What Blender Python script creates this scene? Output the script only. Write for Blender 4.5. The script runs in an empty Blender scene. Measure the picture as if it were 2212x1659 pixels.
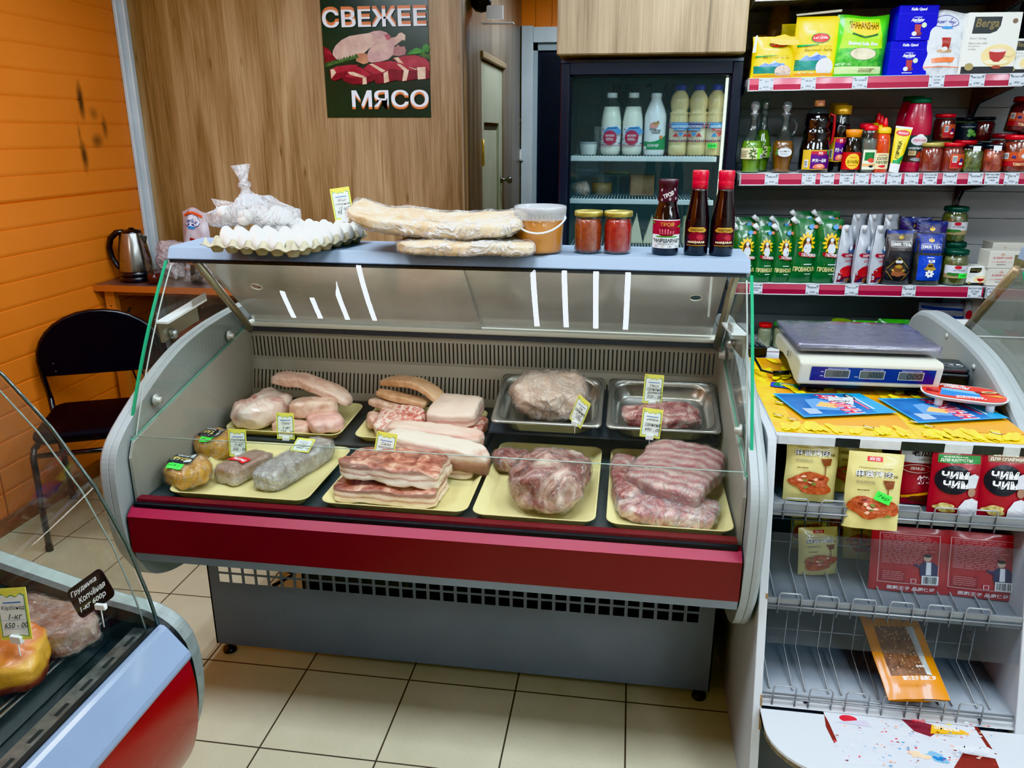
EXPO = 0.0
import bpy, bmesh, math, random
from mathutils import Vector, Matrix, noise as mnoise
PI = math.pi
R = math.radians
scn = bpy.context.scene
COL = scn.collection
rng = random.Random(7)
# ---------------------------------------------------------------- camera numbers
H = 1.60
FPX = 1687.9
_p, _y, _r = R(17.755), R(8.392), R(0.081)
FWD = Vector((-math.sin(_y) * math.cos(_p), math.cos(_y) * math.cos(_p), -math.sin(_p)))
_rt = Vector((math.cos(_y), math.sin(_y), 0))
_up = _rt.cross(FWD)
RT = _rt * math.cos(_r) + _up * math.sin(_r)
UP = _up * math.cos(_r) - _rt * math.sin(_r)
EYE = Vector((0, 0, H))
def at(x, y, X=None, Y=None, Z=None):
 """The point of a real plane of the room (X, Y or Z given) seen at photo pixel x, y."""
 d = FWD + RT * ((x - 1106.0) / FPX) - UP * ((y - 829.5) / FPX)
 if X is not None:
  t = (X - EYE.x) / d.x
 elif Y is not None:
  t = (Y - EYE.y) / d.y
 else:
  t = (Z - EYE.z) / d.z
 return EYE + d * t
def mpp(P):
 """metres per photo pixel at point P"""
 return (Vector(P) - EYE).dot(FWD) / FPX
# ---------------------------------------------------------------- materials
def lin(c):
 out = []
 for v in c[:3]:
  v = v / 255.0
  out.append(v / 12.92 if v <= 0.04045 else ((v + 0.055) / 1.055) ** 2.4)
 return (out[0], out[1], out[2], 1.0)
_mc = {}
class NT:
 def __init__(s, name):
  s.m = bpy.data.materials.new(name)
  s.m.use_nodes = True
  s.t = s.m.node_tree
  s.t.nodes.clear()
  s.out = s.n('ShaderNodeOutputMaterial')
 def n(s, typ, **kw):
  nd = s.t.nodes.new(typ)
  for k, v in kw.items():
   if k.startswith('i_'):
    nd.inputs[k[2:].replace('_', ' ')].default_value = v
   else:
    setattr(nd, k, v)
  return nd
 def l(s, a, b):
  s.t.links.new(a, b)
 def coord(s, scale=(1, 1, 1), loc=(0, 0, 0), rot=(0, 0, 0), kind='Object'):
  tc = s.n('ShaderNodeTexCoord')
  mp = s.n('ShaderNodeMapping')
  mp.inputs['Scale'].default_value = scale
  mp.inputs['Location'].default_value = loc
  mp.inputs['Rotation'].default_value = rot
  s.l(tc.outputs[kind], mp.inputs['Vector'])
  return mp.outputs['Vector']
 def noise(s, vec, scale, detail=4, rough=0.55, dist=0.0):
  nd = s.n('ShaderNodeTexNoise')
  nd.inputs['Scale'].default_value = scale
  nd.inputs['Detail'].default_value = detail
  nd.inputs['Roughness'].default_value = rough
  nd.inputs['Distortion'].default_value = dist
  s.l(vec, nd.inputs['Vector'])
  return nd.outputs['Fac']
 def ramp(s, fac, stops, interp='LINEAR'):
  nd = s.n('ShaderNodeValToRGB')
  cr = nd.color_ramp
  cr.interpolation = interp
  while len(cr.elements) > 1:
   cr.elements.remove(cr.elements[-1])
  cr.elements[0].position = stops[0][0]
  cr.elements[0].color = lin(stops[0][1])
  for p, c in stops[1:]:
   e = cr.elements.new(p)
   e.color = lin(c)
  s.l(fac, nd.inputs['Fac'])
  return nd.outputs['Color']
 def math(s, op, a, b=None, c=None):
  nd = s.n('ShaderNodeMath', operation=op)
  for i, v in enumerate((a, b, c)):
   if v is None:
    continue
   if isinstance(v, (int, float)):
    nd.inputs[i].default_value = v
   else:
    s.l(v, nd.inputs[i])
  return nd.outputs[0]
 def mix(s, fac, a, b, blend='MIX'):
  nd = s.n('ShaderNodeMix', data_type='RGBA', blend_type=blend)
  if isinstance(fac, (int, float)):
   nd.inputs[0].default_value = fac
  else:
   s.l(fac, nd.inputs[0])
  for i, v in ((6, a), (7, b)):
   if isinstance(v, tuple):
    nd.inputs[i].default_value = lin(v) if max(v) > 1.001 else v
   else:
    s.l(v, nd.inputs[i])
  return nd.outputs[2]
 def bump(s, h, strength, dist=0.002):
  nd = s.n('ShaderNodeBump')
  nd.inputs['Strength'].default_value = strength
  nd.inputs['Distance'].default_value = dist
  s.l(h, nd.inputs['Height'])
  return nd.outputs['Normal']
 def bsdf(s, color=None, rough=0.5, metal=0.0, coat=0.0, spec=0.5, normal=None, emis=None, estr=0.0, trans=0.0, sss=0.0):
  b = s.n('ShaderNodeBsdfPrincipled')
  if color is not None:
   if isinstance(color, tuple):
    b.inputs['Base Color'].default_value = lin(color)
   else:
    s.l(color, b.inputs['Base Color'])
  if isinstance(rough, (int, float)):
   b.inputs['Roughness'].default_value = rough
  else:
   s.l(rough, b.inputs['Roughness'])
  b.inputs['Metallic'].default_value = metal
  b.inputs['Coat Weight'].default_value = coat
  b.inputs['Coat Roughness'].default_value = 0.08
  b.inputs['Specular IOR Level'].default_value = spec
  b.inputs['Transmission Weight'].default_value = trans
  if sss:
   b.inputs['Subsurface Weight'].default_value = sss
   b.inputs['Subsurface Radius'].default_value = (0.01, 0.005, 0.003)
   b.inputs['Subsurface Scale'].default_value = 1.0
  if emis is not None:
   b.inputs['Emission Color'].default_value = lin(emis)
   b.inputs['Emission Strength'].default_value = estr
  if normal is not None:
   s.l(normal, b.inputs['Normal'])
  return b.outputs[0]
 def done(s, sh):
  s.l(sh, s.out.inputs['Surface'])
  return s.m
def pm(c, rough=0.5, metal=0.0, coat=0.0, c2=None, vs=8.0, bump=0.0, bs=200.0, spec=0.5, emis=None, estr=0.0, sss=0.0):
 """plain procedural material; c, c2 in 0-255 photo colours, c2 mottles c at noise scale vs"""
 key = (c, rough, metal, coat, c2, vs, bump, bs, spec, emis, estr, sss)
 if key in _mc:
  return _mc[key]
 t = NT('surface')
 col, nrm = c, None
 if c2 is not None or bump:
  v = t.coord()
  if c2 is not None:
   col = t.ramp(t.noise(v, vs, 5), [(0.35, c), (0.68, c2)])
  if bump:
   nrm = t.bump(t.noise(v, bs, 3), bump)
 m = t.done(t.bsdf(col, rough, metal, coat, spec, nrm, emis, estr, 0.0, sss))
 _mc[key] = m
 return m
def clear(tint=(245, 250, 248), refl=0.08, rough=0.02, haze=0.0, bump=0.0, bs=30.0, fres=1.45, hazecol=(235, 238, 240), streak=None):
 """see-through sheet: transparent + fresnel gloss (+ thin milky haze)"""
 key = ('clear', tint, refl, rough, haze, bump, bs, fres, hazecol, streak)
 if key in _mc:
  return _mc[key]
 t = NT('clear_sheet')
 tr = t.n('ShaderNodeBsdfTransparent')
 tr.inputs[0].default_value = lin(tint)
 gl = t.n('ShaderNodeBsdfGlossy')
 gl.inputs['Roughness'].default_value = rough
 nrm = None
 if bump:
  v = t.coord()
  h = t.noise(v, bs, 4, 0.6, 1.2)
  nrm = t.bump(h, bump, 0.01)
  t.l(nrm, gl.inputs['Normal'])
 base = tr.outputs[0]
 if haze:
  df = t.n('ShaderNodeBsdfDiffuse')
  df.inputs[0].default_value = lin(hazecol)
  if nrm is not None:
   t.l(nrm, df.inputs['Normal'])
  mx = t.n('ShaderNodeMixShader')
  if streak:
   v2 = t.coord()
   hz = t.ramp(t.noise(v2, streak, 6, 0.65, 2.0), [(0.4, (0, 0, 0)), (0.75, (255, 255, 255))])
   hf = t.math('MULTIPLY_ADD', hz, haze * 1.6, haze * 0.35)
   t.l(hf, mx.inputs[0])
  else:
   mx.inputs[0].default_value = haze
  t.l(base, mx.inputs[1])
  t.l(df.outputs[0], mx.inputs[2])
  base = mx.outputs[0]
 fr = t.n('ShaderNodeFresnel')
 gb = t.n('ShaderNodeNewGeometry')
 t.l(t.math('MULTIPLY_ADD', gb.outputs['Backfacing'], 1.0 / fres - fres, fres), fr.inputs['IOR'])
 if nrm is not None:
  t.l(nrm, fr.inputs['Normal'])
 fac = t.math('MAXIMUM', fr.outputs[0], refl)
 fac = t.math('MINIMUM', fac, 0.9)
 mx2 = t.n('ShaderNodeMixShader')
 t.l(fac, mx2.inputs[0])
 t.l(base, mx2.inputs[1])
 t.l(gl.outputs[0], mx2.inputs[2])
 m = t.done(mx2.outputs[0])
 _mc[key] = m
 return m
WHITE = pm((238, 240, 240), 0.45)
BLACK = pm((14, 14, 16), 0.45)
TXT = pm((20, 20, 24), 0.7)
TXTW = pm((240, 240, 240), 0.6)
TXTB = pm((30, 40, 110), 0.6)
TXTR = pm((190, 25, 40), 0.6)
GOLD = pm((205, 170, 80), 0.35, 0.6)
def film(haze=0.05, crease=0.5, sc=12.0, col=(244, 244, 248), rough=0.08, k=16.0):
 """cling film or thin bag: see-through with painted fold highlights and glints"""
 t = NT('crinkled_film')
 v = t.coord()
 def ridge(s, dist):
  n = t.noise(v, s, 2, 0.55, dist)
  return t.math('POWER', t.math('SUBTRACT', 1.0, t.math('ABSOLUTE', t.math('MULTIPLY_ADD', n, 2.0, -1.0))), k)
 r1, r2 = ridge(sc, 1.6), ridge(sc * 2.3, 1.0)
 big = t.noise(v, sc * 0.45, 2)
 cr = t.math('MULTIPLY', t.math('MAXIMUM', r1, t.math('MULTIPLY', r2, 0.8)), t.math('MULTIPLY_ADD', big, 2.0, -0.45))
 cr = t.math('MAXIMUM', cr, 0.0)
 nrm = t.bump(t.math('ADD', t.math('MULTIPLY', cr, 0.6), t.noise(v, sc * 2.4, 4, 0.65, 1.0)), 1.0, 0.014)
 tr = t.n('ShaderNodeBsdfTransparent'); tr.inputs[0].default_value = lin((250, 250, 250))
 df = t.n('ShaderNodeBsdfDiffuse'); df.inputs[0].default_value = lin(col); t.l(nrm, df.inputs['Normal'])
 gl = t.n('ShaderNodeBsdfGlossy'); gl.inputs['Roughness'].default_value = rough; t.l(nrm, gl.inputs['Normal'])
 m1 = t.n('ShaderNodeMixShader')
 t.l(t.math('MINIMUM', t.math('MULTIPLY_ADD', cr, crease, haze), 0.85), m1.inputs[0]); t.l(tr.outputs[0], m1.inputs[1]); t.l(df.outputs[0], m1.inputs[2])  # diffuse white along the creases stands in for their highlights
 lw = t.n('ShaderNodeLayerWeight'); lw.inputs['Blend'].default_value = 0.32; t.l(nrm, lw.inputs['Normal'])
 m2 = t.n('ShaderNodeMixShader')
 t.l(t.math('MULTIPLY_ADD', lw.outputs['Facing'], 0.30, 0.05), m2.inputs[0]); t.l(m1.outputs[0], m2.inputs[1]); t.l(gl.outputs[0], m2.inputs[2])
 return t.done(m2.outputs[0])
FILM = film(0.0, 0.42, 11.0, k=26.0)
FILM2 = film(0.06, 0.6, 10.0, k=20.0)
GLASS = clear(tint=(247, 251, 249), refl=0.045, rough=0.004, haze=0.012, fres=1.5)
GLASS_EDGE = pm((40, 140, 100), 0.15, 0, 0.5, emis=(20, 120, 80), estr=0.08)
JARGLASS = clear(tint=(235, 240, 238), refl=0.10, rough=0.02, haze=0.02, fres=1.5)
# ---------------------------------------------------------------- mesh building
class MB:
 def __init__(s):
  s.v, s.f, s.mi, s.sm, s.mats = [], [], [], [], []
 def mat(s, m):
  for i, q in enumerate(s.mats):
   if q is m:
    return i
  s.mats.append(m)
  return len(s.mats) - 1
 def add(s, vs, fs, m, M=None, smooth=False):
  b = len(s.v)
  for p in vs:
   p = Vector(p)
   s.v.append(M @ p if M is not None else p)
  k = s.mat(m)
  for f in fs:
   s.f.append(tuple(b + i for i in f))
   s.mi.append(k)
   s.sm.append(smooth)
  return s
 def box(s, x0, x1, y0, y1, z0, z1, m, M=None):
  vs = [(x, y, z) for z in (z0, z1) for y in (y0, y1) for x in (x0, x1)]
  fs = [(0, 2, 3, 1), (4, 5, 7, 6), (0, 1, 5, 4), (2, 6, 7, 3), (0, 4, 6, 2), (1, 3, 7, 5)]
  return s.add(vs, fs, m, M)
 def rbox(s, x0, x1, y0, y1, z0, z1, m, r=0.005, M=None, axis='z', n=4):
  """box with rounded corners around one axis and softened rims"""
  def ring(e, a0, a1, b0, b1):
   pts = []
   rr = max(1e-5, r - e)
   for cx, cy, st in ((a1 - r, b1 - r, 0), (a0 + r, b1 - r, 90), (a0 + r, b0 + r, 180), (a1 - r, b0 + r, 270)):
    for k in range(n + 1):
     t = R(st + 90.0 * k / n)
     pts.append((cx + rr * math.cos(t), cy + rr * math.sin(t)))
   return pts
  if axis == 'z':
   A = (x0, x1, y0, y1); lo, hi = z0, z1; put = lambda p, h: (p[0], p[1], h)
  elif axis == 'y':
   A = (x0, x1, z0, z1); lo, hi = y0, y1; put = lambda p, h: (p[0], h, p[1])
  else:
   A = (y0, y1, z0, z1); lo, hi = x0, x1; put = lambda p, h: (h, p[0], p[1])
  e = min(r * 0.4, abs(hi - lo) * 0.3)
  rings = [(e, lo), (0, lo + e), (0, hi - e), (e, hi)]
  vs, fs = [], []
  N = 4 * (n + 1)
  for q, h in rings:
   vs += [put(p, h) for p in ring(q, *A)]
  for k in range(3):
   for i in range(N):
    j = (i + 1) % N
    f = (k * N + i, k * N + j, (k + 1) * N + j, (k + 1) * N + i)
    fs.append(f if axis != 'y' else f[::-1])
  a, b = tuple(range(N))[::-1], tuple(range(3 * N, 4 * N))
  if axis == 'y':
   a, b = a[::-1], b[::-1]
  fs += [a, b]
  return s.add(vs, fs, m, M)
 def lathe(s, prof, m, n=24, M=None, smooth=True, sx=1.0, sy=1.0):
  """prof: (r, z) from bottom to top; closes on the axis where r == 0"""
  vs, fs, rows = [], [], []
  for r, z in prof:
   if r <= 1e-6:
    rows.append([len(vs)])
    vs.append((0, 0, z))
   else:
    rows.append(list(range(len(vs), len(vs) + n)))
    for k in range(n):
     t = 2 * PI * k / n
     vs.append((r * sx * math.cos(t), r * sy * math.sin(t), z))
  for a, b in zip(rows[:-1], rows[1:]):
   if len(a) == 1 and len(b) == 1:
    continue
   for k in range(n):
    j = (k + 1) % n
    if len(a) == 1:
     fs.append((a[0], b[j], b[k]))
    elif len(b) == 1:
     fs.append((a[k], a[j], b[0]))
    else:
     fs.append((a[k], a[j], b[j], b[k]))
  return s.add(vs, fs, m, M, smooth)
 def tube(s, pts, r, m, n=8, M=None, closed=False, smooth=True):
  pts = [Vector(p) for p in pts]
  N = len(pts)
  rings, up = [], None
  vs, fs = [], []
  for i, p in enumerate(pts):
   a = pts[(i - 1) % N] if (closed or i > 0) else p
   b = pts[(i + 1) % N] if (closed or i < N - 1) else p
   d = (b - a).normalized()
   if up is None:
    up = Vector((0, 0, 1)) if abs(d.z) < 0.9 else Vector((1, 0, 0))
   x = d.cross(up)
   if x.length < 1e-5:
    x = d.orthogonal()
   x.normalize()
   up = x.cross(d).normalized()
   rr = r[i] if isinstance(r, (list, tuple)) else r
   rings.append(len(vs))
   for k in range(n):
    t = 2 * PI * k / n
    vs.append(p + x * (rr * math.cos(t)) + up * (rr * math.sin(t)))
  for i in range(N if closed else N - 1):
   a, b = rings[i], rings[(i + 1) % N]
   for k in range(n):
    j = (k + 1) % n
    fs.append((a + k, a + j, b + j, b + k))
  if not closed:
   fs.append(tuple(rings[0] + k for k in range(n))[::-1])
   fs.append(tuple(rings[-1] + k for k in range(n)))
  return s.add(vs, fs, m, M, smooth)
 def prism(s, poly, lo, hi, m, axis='x', M=None, smooth=False):
  """polygon (a, b) drawn in the plane across axis, from lo to hi along it"""
  n = len(poly)
  put = {'x': lambda a, b, h: (h, a, b), 'y': lambda a, b, h: (a, h, b), 'z': lambda a, b, h: (a, b, h)}[axis]
  vs = [put(a, b, lo) for a, b in poly] + [put(a, b, hi) for a, b in poly]
  area = sum(poly[i][0] * poly[(i + 1) % n][1] - poly[(i + 1) % n][0] * poly[i][1] for i in range(n))
  flip = (area > 0) == (axis == 'y')
  fs = [(i, (i + 1) % n, n + (i + 1) % n, n + i) for i in range(n)]
  fs += [tuple(range(n))[::-1], tuple(range(n, 2 * n))]
  if flip:
   fs = [f[::-1] for f in fs]
  return s.add(vs, fs, m, M, smooth)
 def grid(s, fn, nu, nv, m, M=None, smooth=True, flip=False, skip=None):
  vs = [fn(i / nu, j / nv) for j in range(nv + 1) for i in range(nu + 1)]
  fs = []
  for j in range(nv):
   for i in range(nu):
    if skip and skip(i, j):
     continue
    a = j * (nu + 1) + i
    f = (a, a + 1, a + nu + 2, a + nu + 1)
    fs.append(f[::-1] if flip else f)
  return s.add(vs, fs, m, M, smooth)
 def mesh(s, name):
  me = bpy.data.meshes.new(name)
  me.from_pydata([tuple(v) for v in s.v], [], s.f)
  for m in s.mats:
   me.materials.append(m)
  if s.f:
   me.polygons.foreach_set('material_index', s.mi)
   me.polygons.foreach_set('use_smooth', s.sm)
  me.update()
  return me
 def build(s, name, parent=None, loc=None, rot=None, bevel=0.0, subs=0, label=None, **kw):
  o = bpy.data.objects.new(name, s.mesh(name))
  COL.objects.link(o)
  if parent is not None:
   o.parent = parent
  if loc is not None:
   o.location = loc
  if rot is not None:
   o.rotation_euler = rot
  if bevel:
   b = o.modifiers.new('bevel', 'BEVEL')
   b.width = bevel
   b.segments = 2
   b.limit_method = 'ANGLE'
   b.angle_limit = R(40)
  if subs:
   q = o.modifiers.new('subdivision', 'SUBSURF')
   q.levels = q.render_levels = subs
  if label:
   o['label'] = label
  for k, v in kw.items():
   o[k] = v
  return o
def thing(name, label, cat, loc=(0, 0, 0), rot=(0, 0, 0), group=None):
 o = bpy.data.objects.new(name, None)
 o.empty_display_size = 0.05
 COL.objects.link(o)
 o.location = loc
 o.rotation_euler = rot
 o['label'] = label
 o['category'] = cat
 if group:
  o['group'] = group
 return o
def tag(o, label, cat, group=None):
 o['label'] = label
 o['category'] = cat
 if group:
  o['group'] = group
 return o
def struct(o):
 o['kind'] = 'structure'
 return o
def dup(root, loc, rot=None, label=None, group=None):
 r = root.copy()
 COL.objects.link(r)
 r.location = loc
 if rot is not None:
  r.rotation_euler = rot
 if label:
  r['label'] = label
 if group:
  r['group'] = group
 for ch in list(root.children):
  c = ch.copy()
  COL.objects.link(c)
  c.parent = r
  for g in list(ch.children):
   d = g.copy()
   COL.objects.link(d)
   d.parent = c
 return r
# ---------------------------------------------------------------- lettering and flat artwork
_tc = {}
def glyphs(s, shear=0.0, bold=0.0):
 """(verts2d, tris) of a line of writing, unit box 0..1 wide and high"""
 key = (s, shear, bold)
 if key in _tc:
  return _tc[key]
 cu = bpy.data.curves.new('t', 'FONT')
 cu.body = s
 cu.shear = shear
 cu.offset = bold
 cu.resolution_u = 2
 cu.fill_mode = 'FRONT'
 o = bpy.data.objects.new('t', cu)
 COL.objects.link(o)
 dg = bpy.context.evaluated_depsgraph_get()
 dg.update()
 me = bpy.data.meshes.new_from_object(o.evaluated_get(dg))
 bm = bmesh.new()
 bm.from_mesh(me)
 bmesh.ops.triangulate(bm, faces=bm.faces[:])
 vs = [(v.co.x, v.co.y) for v in bm.verts]
 ts = [tuple(v.index for v in f.verts) for f in bm.faces]
 bm.free()
 bpy.data.objects.remove(o)
 bpy.data.curves.remove(cu)
 bpy.data.meshes.remove(me)
 if not vs:
  vs, ts = [(0, 0), (1, 0), (0, 1)], []
 x0 = min(v[0] for v in vs); x1 = max(v[0] for v in vs)
 y0 = min(v[1] for v in vs); y1 = max(v[1] for v in vs)
 vs = [((x - x0) / max(1e-6, x1 - x0), (y - y0) / max(1e-6, y1 - y0)) for x, y in vs]
 _tc[key] = (vs, ts, (x1 - x0) / max(1e-6, y1 - y0))
 return _tc[key]
class Art:
 """flat printed artwork: shapes in (u, v) metres mapped by fn(u, v, h) onto a surface, each layer a hair above the last"""
 def __init__(s, fn=None, maxlen=None, eps=0.0004, h0=0.0004):
  s.fn = fn or (lambda u, v, h: (u, -h, v))
  s.L = maxlen
  s.eps, s.h = eps, h0
  s.mb = MB()
 def tris(s, pts, ts, m):
  V, F = list(pts), []
  if s.L:
   st = [tuple(t) for t in ts]
   lim = 0
   while st:
    a, b, c = st.pop()
    lim += 1
    e = [(math.dist(V[a], V[b]), a, b, c), (math.dist(V[b], V[c]), b, c, a), (math.dist(V[c], V[a]), c, a, b)]
    d, p, q, r = max(e)
    if d > s.L and lim < 6000:
     V.append(((V[p][0] + V[q][0]) / 2, (V[p][1] + V[q][1]) / 2))
     k = len(V) - 1
     st.append((p, k, r))
     st.append((k, q, r))
    else:
     F.append((a, b, c))
  else:
   F = ts
  W = [s.fn(x, y, s.h) for x, y in V]
  s.mb.add(W, F, m)
  s.h += s.eps
  return s
 def rect(s, x0, y0, x1, y1, m):
  return s.tris([(x0, y0), (x1, y0), (x1, y1), (x0, y1)], [(0, 1, 2), (0, 2, 3)], m)
 def poly(s, pts, m):
  from mathutils.geometry import tessellate_polygon
  ts = [tuple(t) for t in tessellate_polygon([[Vector((x, y, 0)) for x, y in pts]])]
  out = []
  for a, b, c in ts:
   ar = (pts[b][0] - pts[a][0]) * (pts[c][1] - pts[a][1]) - (pts[c][0] - pts[a][0]) * (pts[b][1] - pts[a][1])
   out.append((a, b, c) if ar > 0 else (a, c, b))
  return s.tris(pts, out, m)
 def ell(s, cx, cy, rx, ry, m, n=22, rot=0.0):
  c, q = math.cos(rot), math.sin(rot)
  pts = [(cx, cy)]
  for k in range(n):
   a, b = rx * math.cos(2 * PI * k / n), ry * math.sin(2 * PI * k / n)
   pts.append((cx + a * c - b * q, cy + a * q + b * c))
  return s.tris(pts, [(0, 1 + k, 1 + (k + 1) % n) for k in range(n)], m)
 def blob(s, cx, cy, rx, ry, m, seed=0, amp=0.25, n=26):
  r = random.Random(seed)
  ph = [r.uniform(0, 6.28) for _ in range(4)]
  pts = [(cx, cy)]
  for k in range(n):
   t = 2 * PI * k / n
   q = 1 + amp * (0.5 * math.sin(2 * t + ph[0]) + 0.35 * math.sin(3 * t + ph[1]) + 0.3 * math.sin(5 * t + ph[2]))
   pts.append((cx + rx * q * math.cos(t), cy + ry * q * math.sin(t)))
  return s.tris(pts, [(0, 1 + k, 1 + (k + 1) % n) for k in range(n)], m)
 def text(s, t, x0, y0, x1, y1, m, shear=0.0, bold=0.0, rot=0.0, keep=False, flip=False):
  vs, ts, asp = glyphs(t, shear, bold)
  w, h = x1 - x0, y1 - y0
  if keep:
   nw = min(w, h * asp)
   nh = nw / asp
   x0 += (w - nw) / 2; y0 += (h - nh) / 2; w, h = nw, nh
  cx, cy = x0 + w / 2, y0 + h / 2
  c, q = math.cos(rot), math.sin(rot)
  pts = []
  for x, y in vs:
   a, b = (x - 0.5) * w, (y - 0.5) * h
   pts.append((cx + a * c - b * q, cy + a * q + b * c))
  return s.tris(pts, ts, m)
 def lines(s, x0, y0, x1, y1, n, m, seed=0, fill=0.45):
  """n rows of small print drawn as broken bars"""
  r = random.Random(seed)
  dy = (y1 - y0) / n
  V, F = [], []
  for k in range(n):
   yb = y1 - (k + 0.5) * dy - dy * fill / 2
   x = x0
   xe = x1 - (x1 - x0) * r.uniform(0, 0.25)
   while x < xe:
    w = min(xe - x, (x1 - x0) * r.uniform(0.06, 0.2))
    b = len(V)
    V += [(x, yb), (x + w, yb), (x + w, yb + dy * fill), (x, yb + dy * fill)]
    F += [(b, b + 1, b + 2), (b, b + 2, b + 3)]
    x += w + (x1 - x0) * 0.025
  return s.tris(V, F, m)
 def barcode(s, x0, y0, x1, y1, seed=0):
  s.rect(x0, y0, x1, y1, WHITE)
  r = random.Random(seed)
  V, F = [], []
  x = x0 + (x1 - x0) * 0.08
  e = (y1 - y0) * 0.1
  while x < x1 - (x1 - x0) * 0.1:
   w = (x1 - x0) * r.choice((0.02, 0.03, 0.05))
   b = len(V)
   V += [(x, y0 + e), (x + w, y0 + e), (x + w, y1 - e), (x, y1 - e)]
   F += [(b, b + 1, b + 2), (b, b + 2, b + 3)]
   x += w + (x1 - x0) * r.choice((0.02, 0.03, 0.04))
  return s.tris(V, F, TXT)
 def build(s, name, parent=None, **kw):
  return s.mb.build(name, parent, **kw)
def cyl(r, a0=-PI / 2, zoff=0.0):
 """map (u, v) onto an upright cylinder of radius r (number or function of height) facing -y at u = 0"""
 def f(u, v, h):
  rr = (r(v + zoff) if callable(r) else r)
  t = a0 + u / rr
  return ((rr + h) * math.cos(t), (rr + h) * math.sin(t), v + zoff)
 return f
def disp(v, seed, freq, amp):
 return mnoise.noise(Vector(v) * freq + Vector((seed * 3.1, seed * 7.7, seed * 1.3))) * amp
def sblock(w, l, h, p=5.0, n=14, amp=0.006, freq=18.0, seed=1, bend=None, taper=None):
 """rounded slab, w x l x h, base at z = 0, with lumps; returns (verts, faces)"""
 bm = bmesh.new()
 bmesh.ops.create_cube(bm, size=2.0)
 bmesh.ops.subdivide_edges(bm, edges=bm.edges[:], cuts=n, use_grid_fill=True)
 vs = []
 for v in bm.verts:
  c = v.co
  k = (abs(c.x) ** p + abs(c.y) ** p + abs(c.z) ** p) ** (1.0 / p)
  q = c / k
  P = Vector((q.x * w / 2, q.y * l / 2, q.z * h / 2 + h / 2))
  if taper:
   P = taper(P)
  nn = mnoise.noise_vector(P * freq + Vector((seed * 5.3, seed * 2.7, seed)))
  n2 = mnoise.noise_vector(P * freq * 2.7 + Vector((seed * 1.3, seed * 9.7, seed)))
  n3 = mnoise.noise_vector(P * freq * 6.5 + Vector((seed * 4.3, seed, seed * 3.7)))
  d = (nn * amp + n2 * amp * 0.55 + n3 * amp * 0.22)
  P2 = P + d
  P2.z = max(P2.z, 0.0)
  if bend:
   P2 = bend(P2)
  vs.append(P2)
 fs = [tuple(x.index for x in f.verts) for f in bm.faces]
 bm.free()
 return vs, fs
def shell(vs, fs, off, seed=3, amp=0.004, freq=30.0):
 """a loose skin around a lump (cling film, a bag): the lump's points pushed outward unevenly"""
 me = bpy.data.meshes.new('s')
 me.from_pydata([tuple(v) for v in vs], [], fs)
 me.update()
 out = []
 for v in me.vertices:
  d = off + abs(disp(v.co, seed, freq, amp))
  P = v.co + v.normal * d
  P.z = max(P.z, 0.0006)
  out.append(P)
 bpy.data.meshes.remove(me)
 return out, fs
def pouch_fn(w, h, d, top=0.0, seed=1, wr=0.004, bulge=1.0, neck=0.0, lean=0.0):
 """front surface of a filled pouch: f(u, v, hh, side) for u in -w/2..w/2, v in 0..h"""
 def f(u, v, hh, side=1):
  a = max(-1.0, min(1.0, 2 * u / w))
  b = max(0.0, min(1.0, v / h))
  t = (1 - abs(a) ** 3.0) ** 0.7 if abs(a) < 1 else 0.0
  vert = min(1.0, (1 - b) / 0.30) ** 0.75 * (0.55 + 0.45 * min(1.0, b / 0.12)) * (1 - 0.25 * b * bulge)
  th = d / 2 * t * max(0.0, vert)
  wv = disp((u, v, side * 0.3), seed, 26.0, wr) * (0.25 + t) + disp((u, v * 0.4, side), seed + 5, 60.0, wr * 0.35) * t
  x = u * (1 - neck * max(0.0, b - 0.6)) + disp((0.2 * side, v, 0.1), seed + 9, 14.0, wr * 0.8) * abs(a)
  z = v + top * math.sin(a * 3 + seed) * b
  return (x, -side * (th + 0.0007 + hh) - (wv * side if th > 0.002 else 0) + lean * b * b, z)
 return f
def pouch(w, h, d, mat, mat_back=None, nu=16, nv=22, **kw):
 f = pouch_fn(w, h, d, **kw)
 mb = MB()
 mb.grid(lambda i, j: f((i - 0.5) * w, j * h, 0, 1), nu, nv, mat)
 mb.grid(lambda i, j: f((i - 0.5) * w, j * h, 0, -1), nu, nv, mat_back or mat, flip=True)
 return mb, (lambda u, v, hh: f(u, v, hh, 1))
# ================================================================ room shell
XL, XR, YB, YF, ZC = -2.53, 3.3, 6.0, -4.2, 2.6
def floor_mat():
 t = NT('floor_tile')
 v = t.coord()
 sp = t.n('ShaderNodeSeparateXYZ')
 t.l(v, sp.inputs[0])
 s = 0.33
 def edge(o, off):
  f = t.math('FRACT', t.math('DIVIDE', t.math('SUBTRACT', o, off), s))
  return t.math('MULTIPLY', t.math('ABSOLUTE', t.math('SUBTRACT', f, 0.5)), 2.0)
 e = t.math('MAXIMUM', edge(sp.outputs[0], -1.265 - 3.3), edge(sp.outputs[1], 1.943 - 6.6))
 g = t.math('GREATER_THAN', e, 1 - 2 * 0.0024 / s)
 base = t.ramp(t.noise(v, 3.0, 6, 0.6), [(0.3, (186, 178, 150)), (0.7, (204, 197, 170))])
 sp2 = t.noise(v, 160.0, 2)
 base = t.mix(t.math('MULTIPLY', t.math('GREATER_THAN', sp2, 0.66), 0.35), base, (150, 140, 110))
 col = t.mix(g, base, (66, 56, 46))
 ro = t.math('MULTIPLY_ADD', g, 0.5, 0.32)
 return t.done(t.bsdf(col, ro, normal=t.bump(t.math('SUBTRACT', 1.0, g), 0.4, 0.002)))
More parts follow.
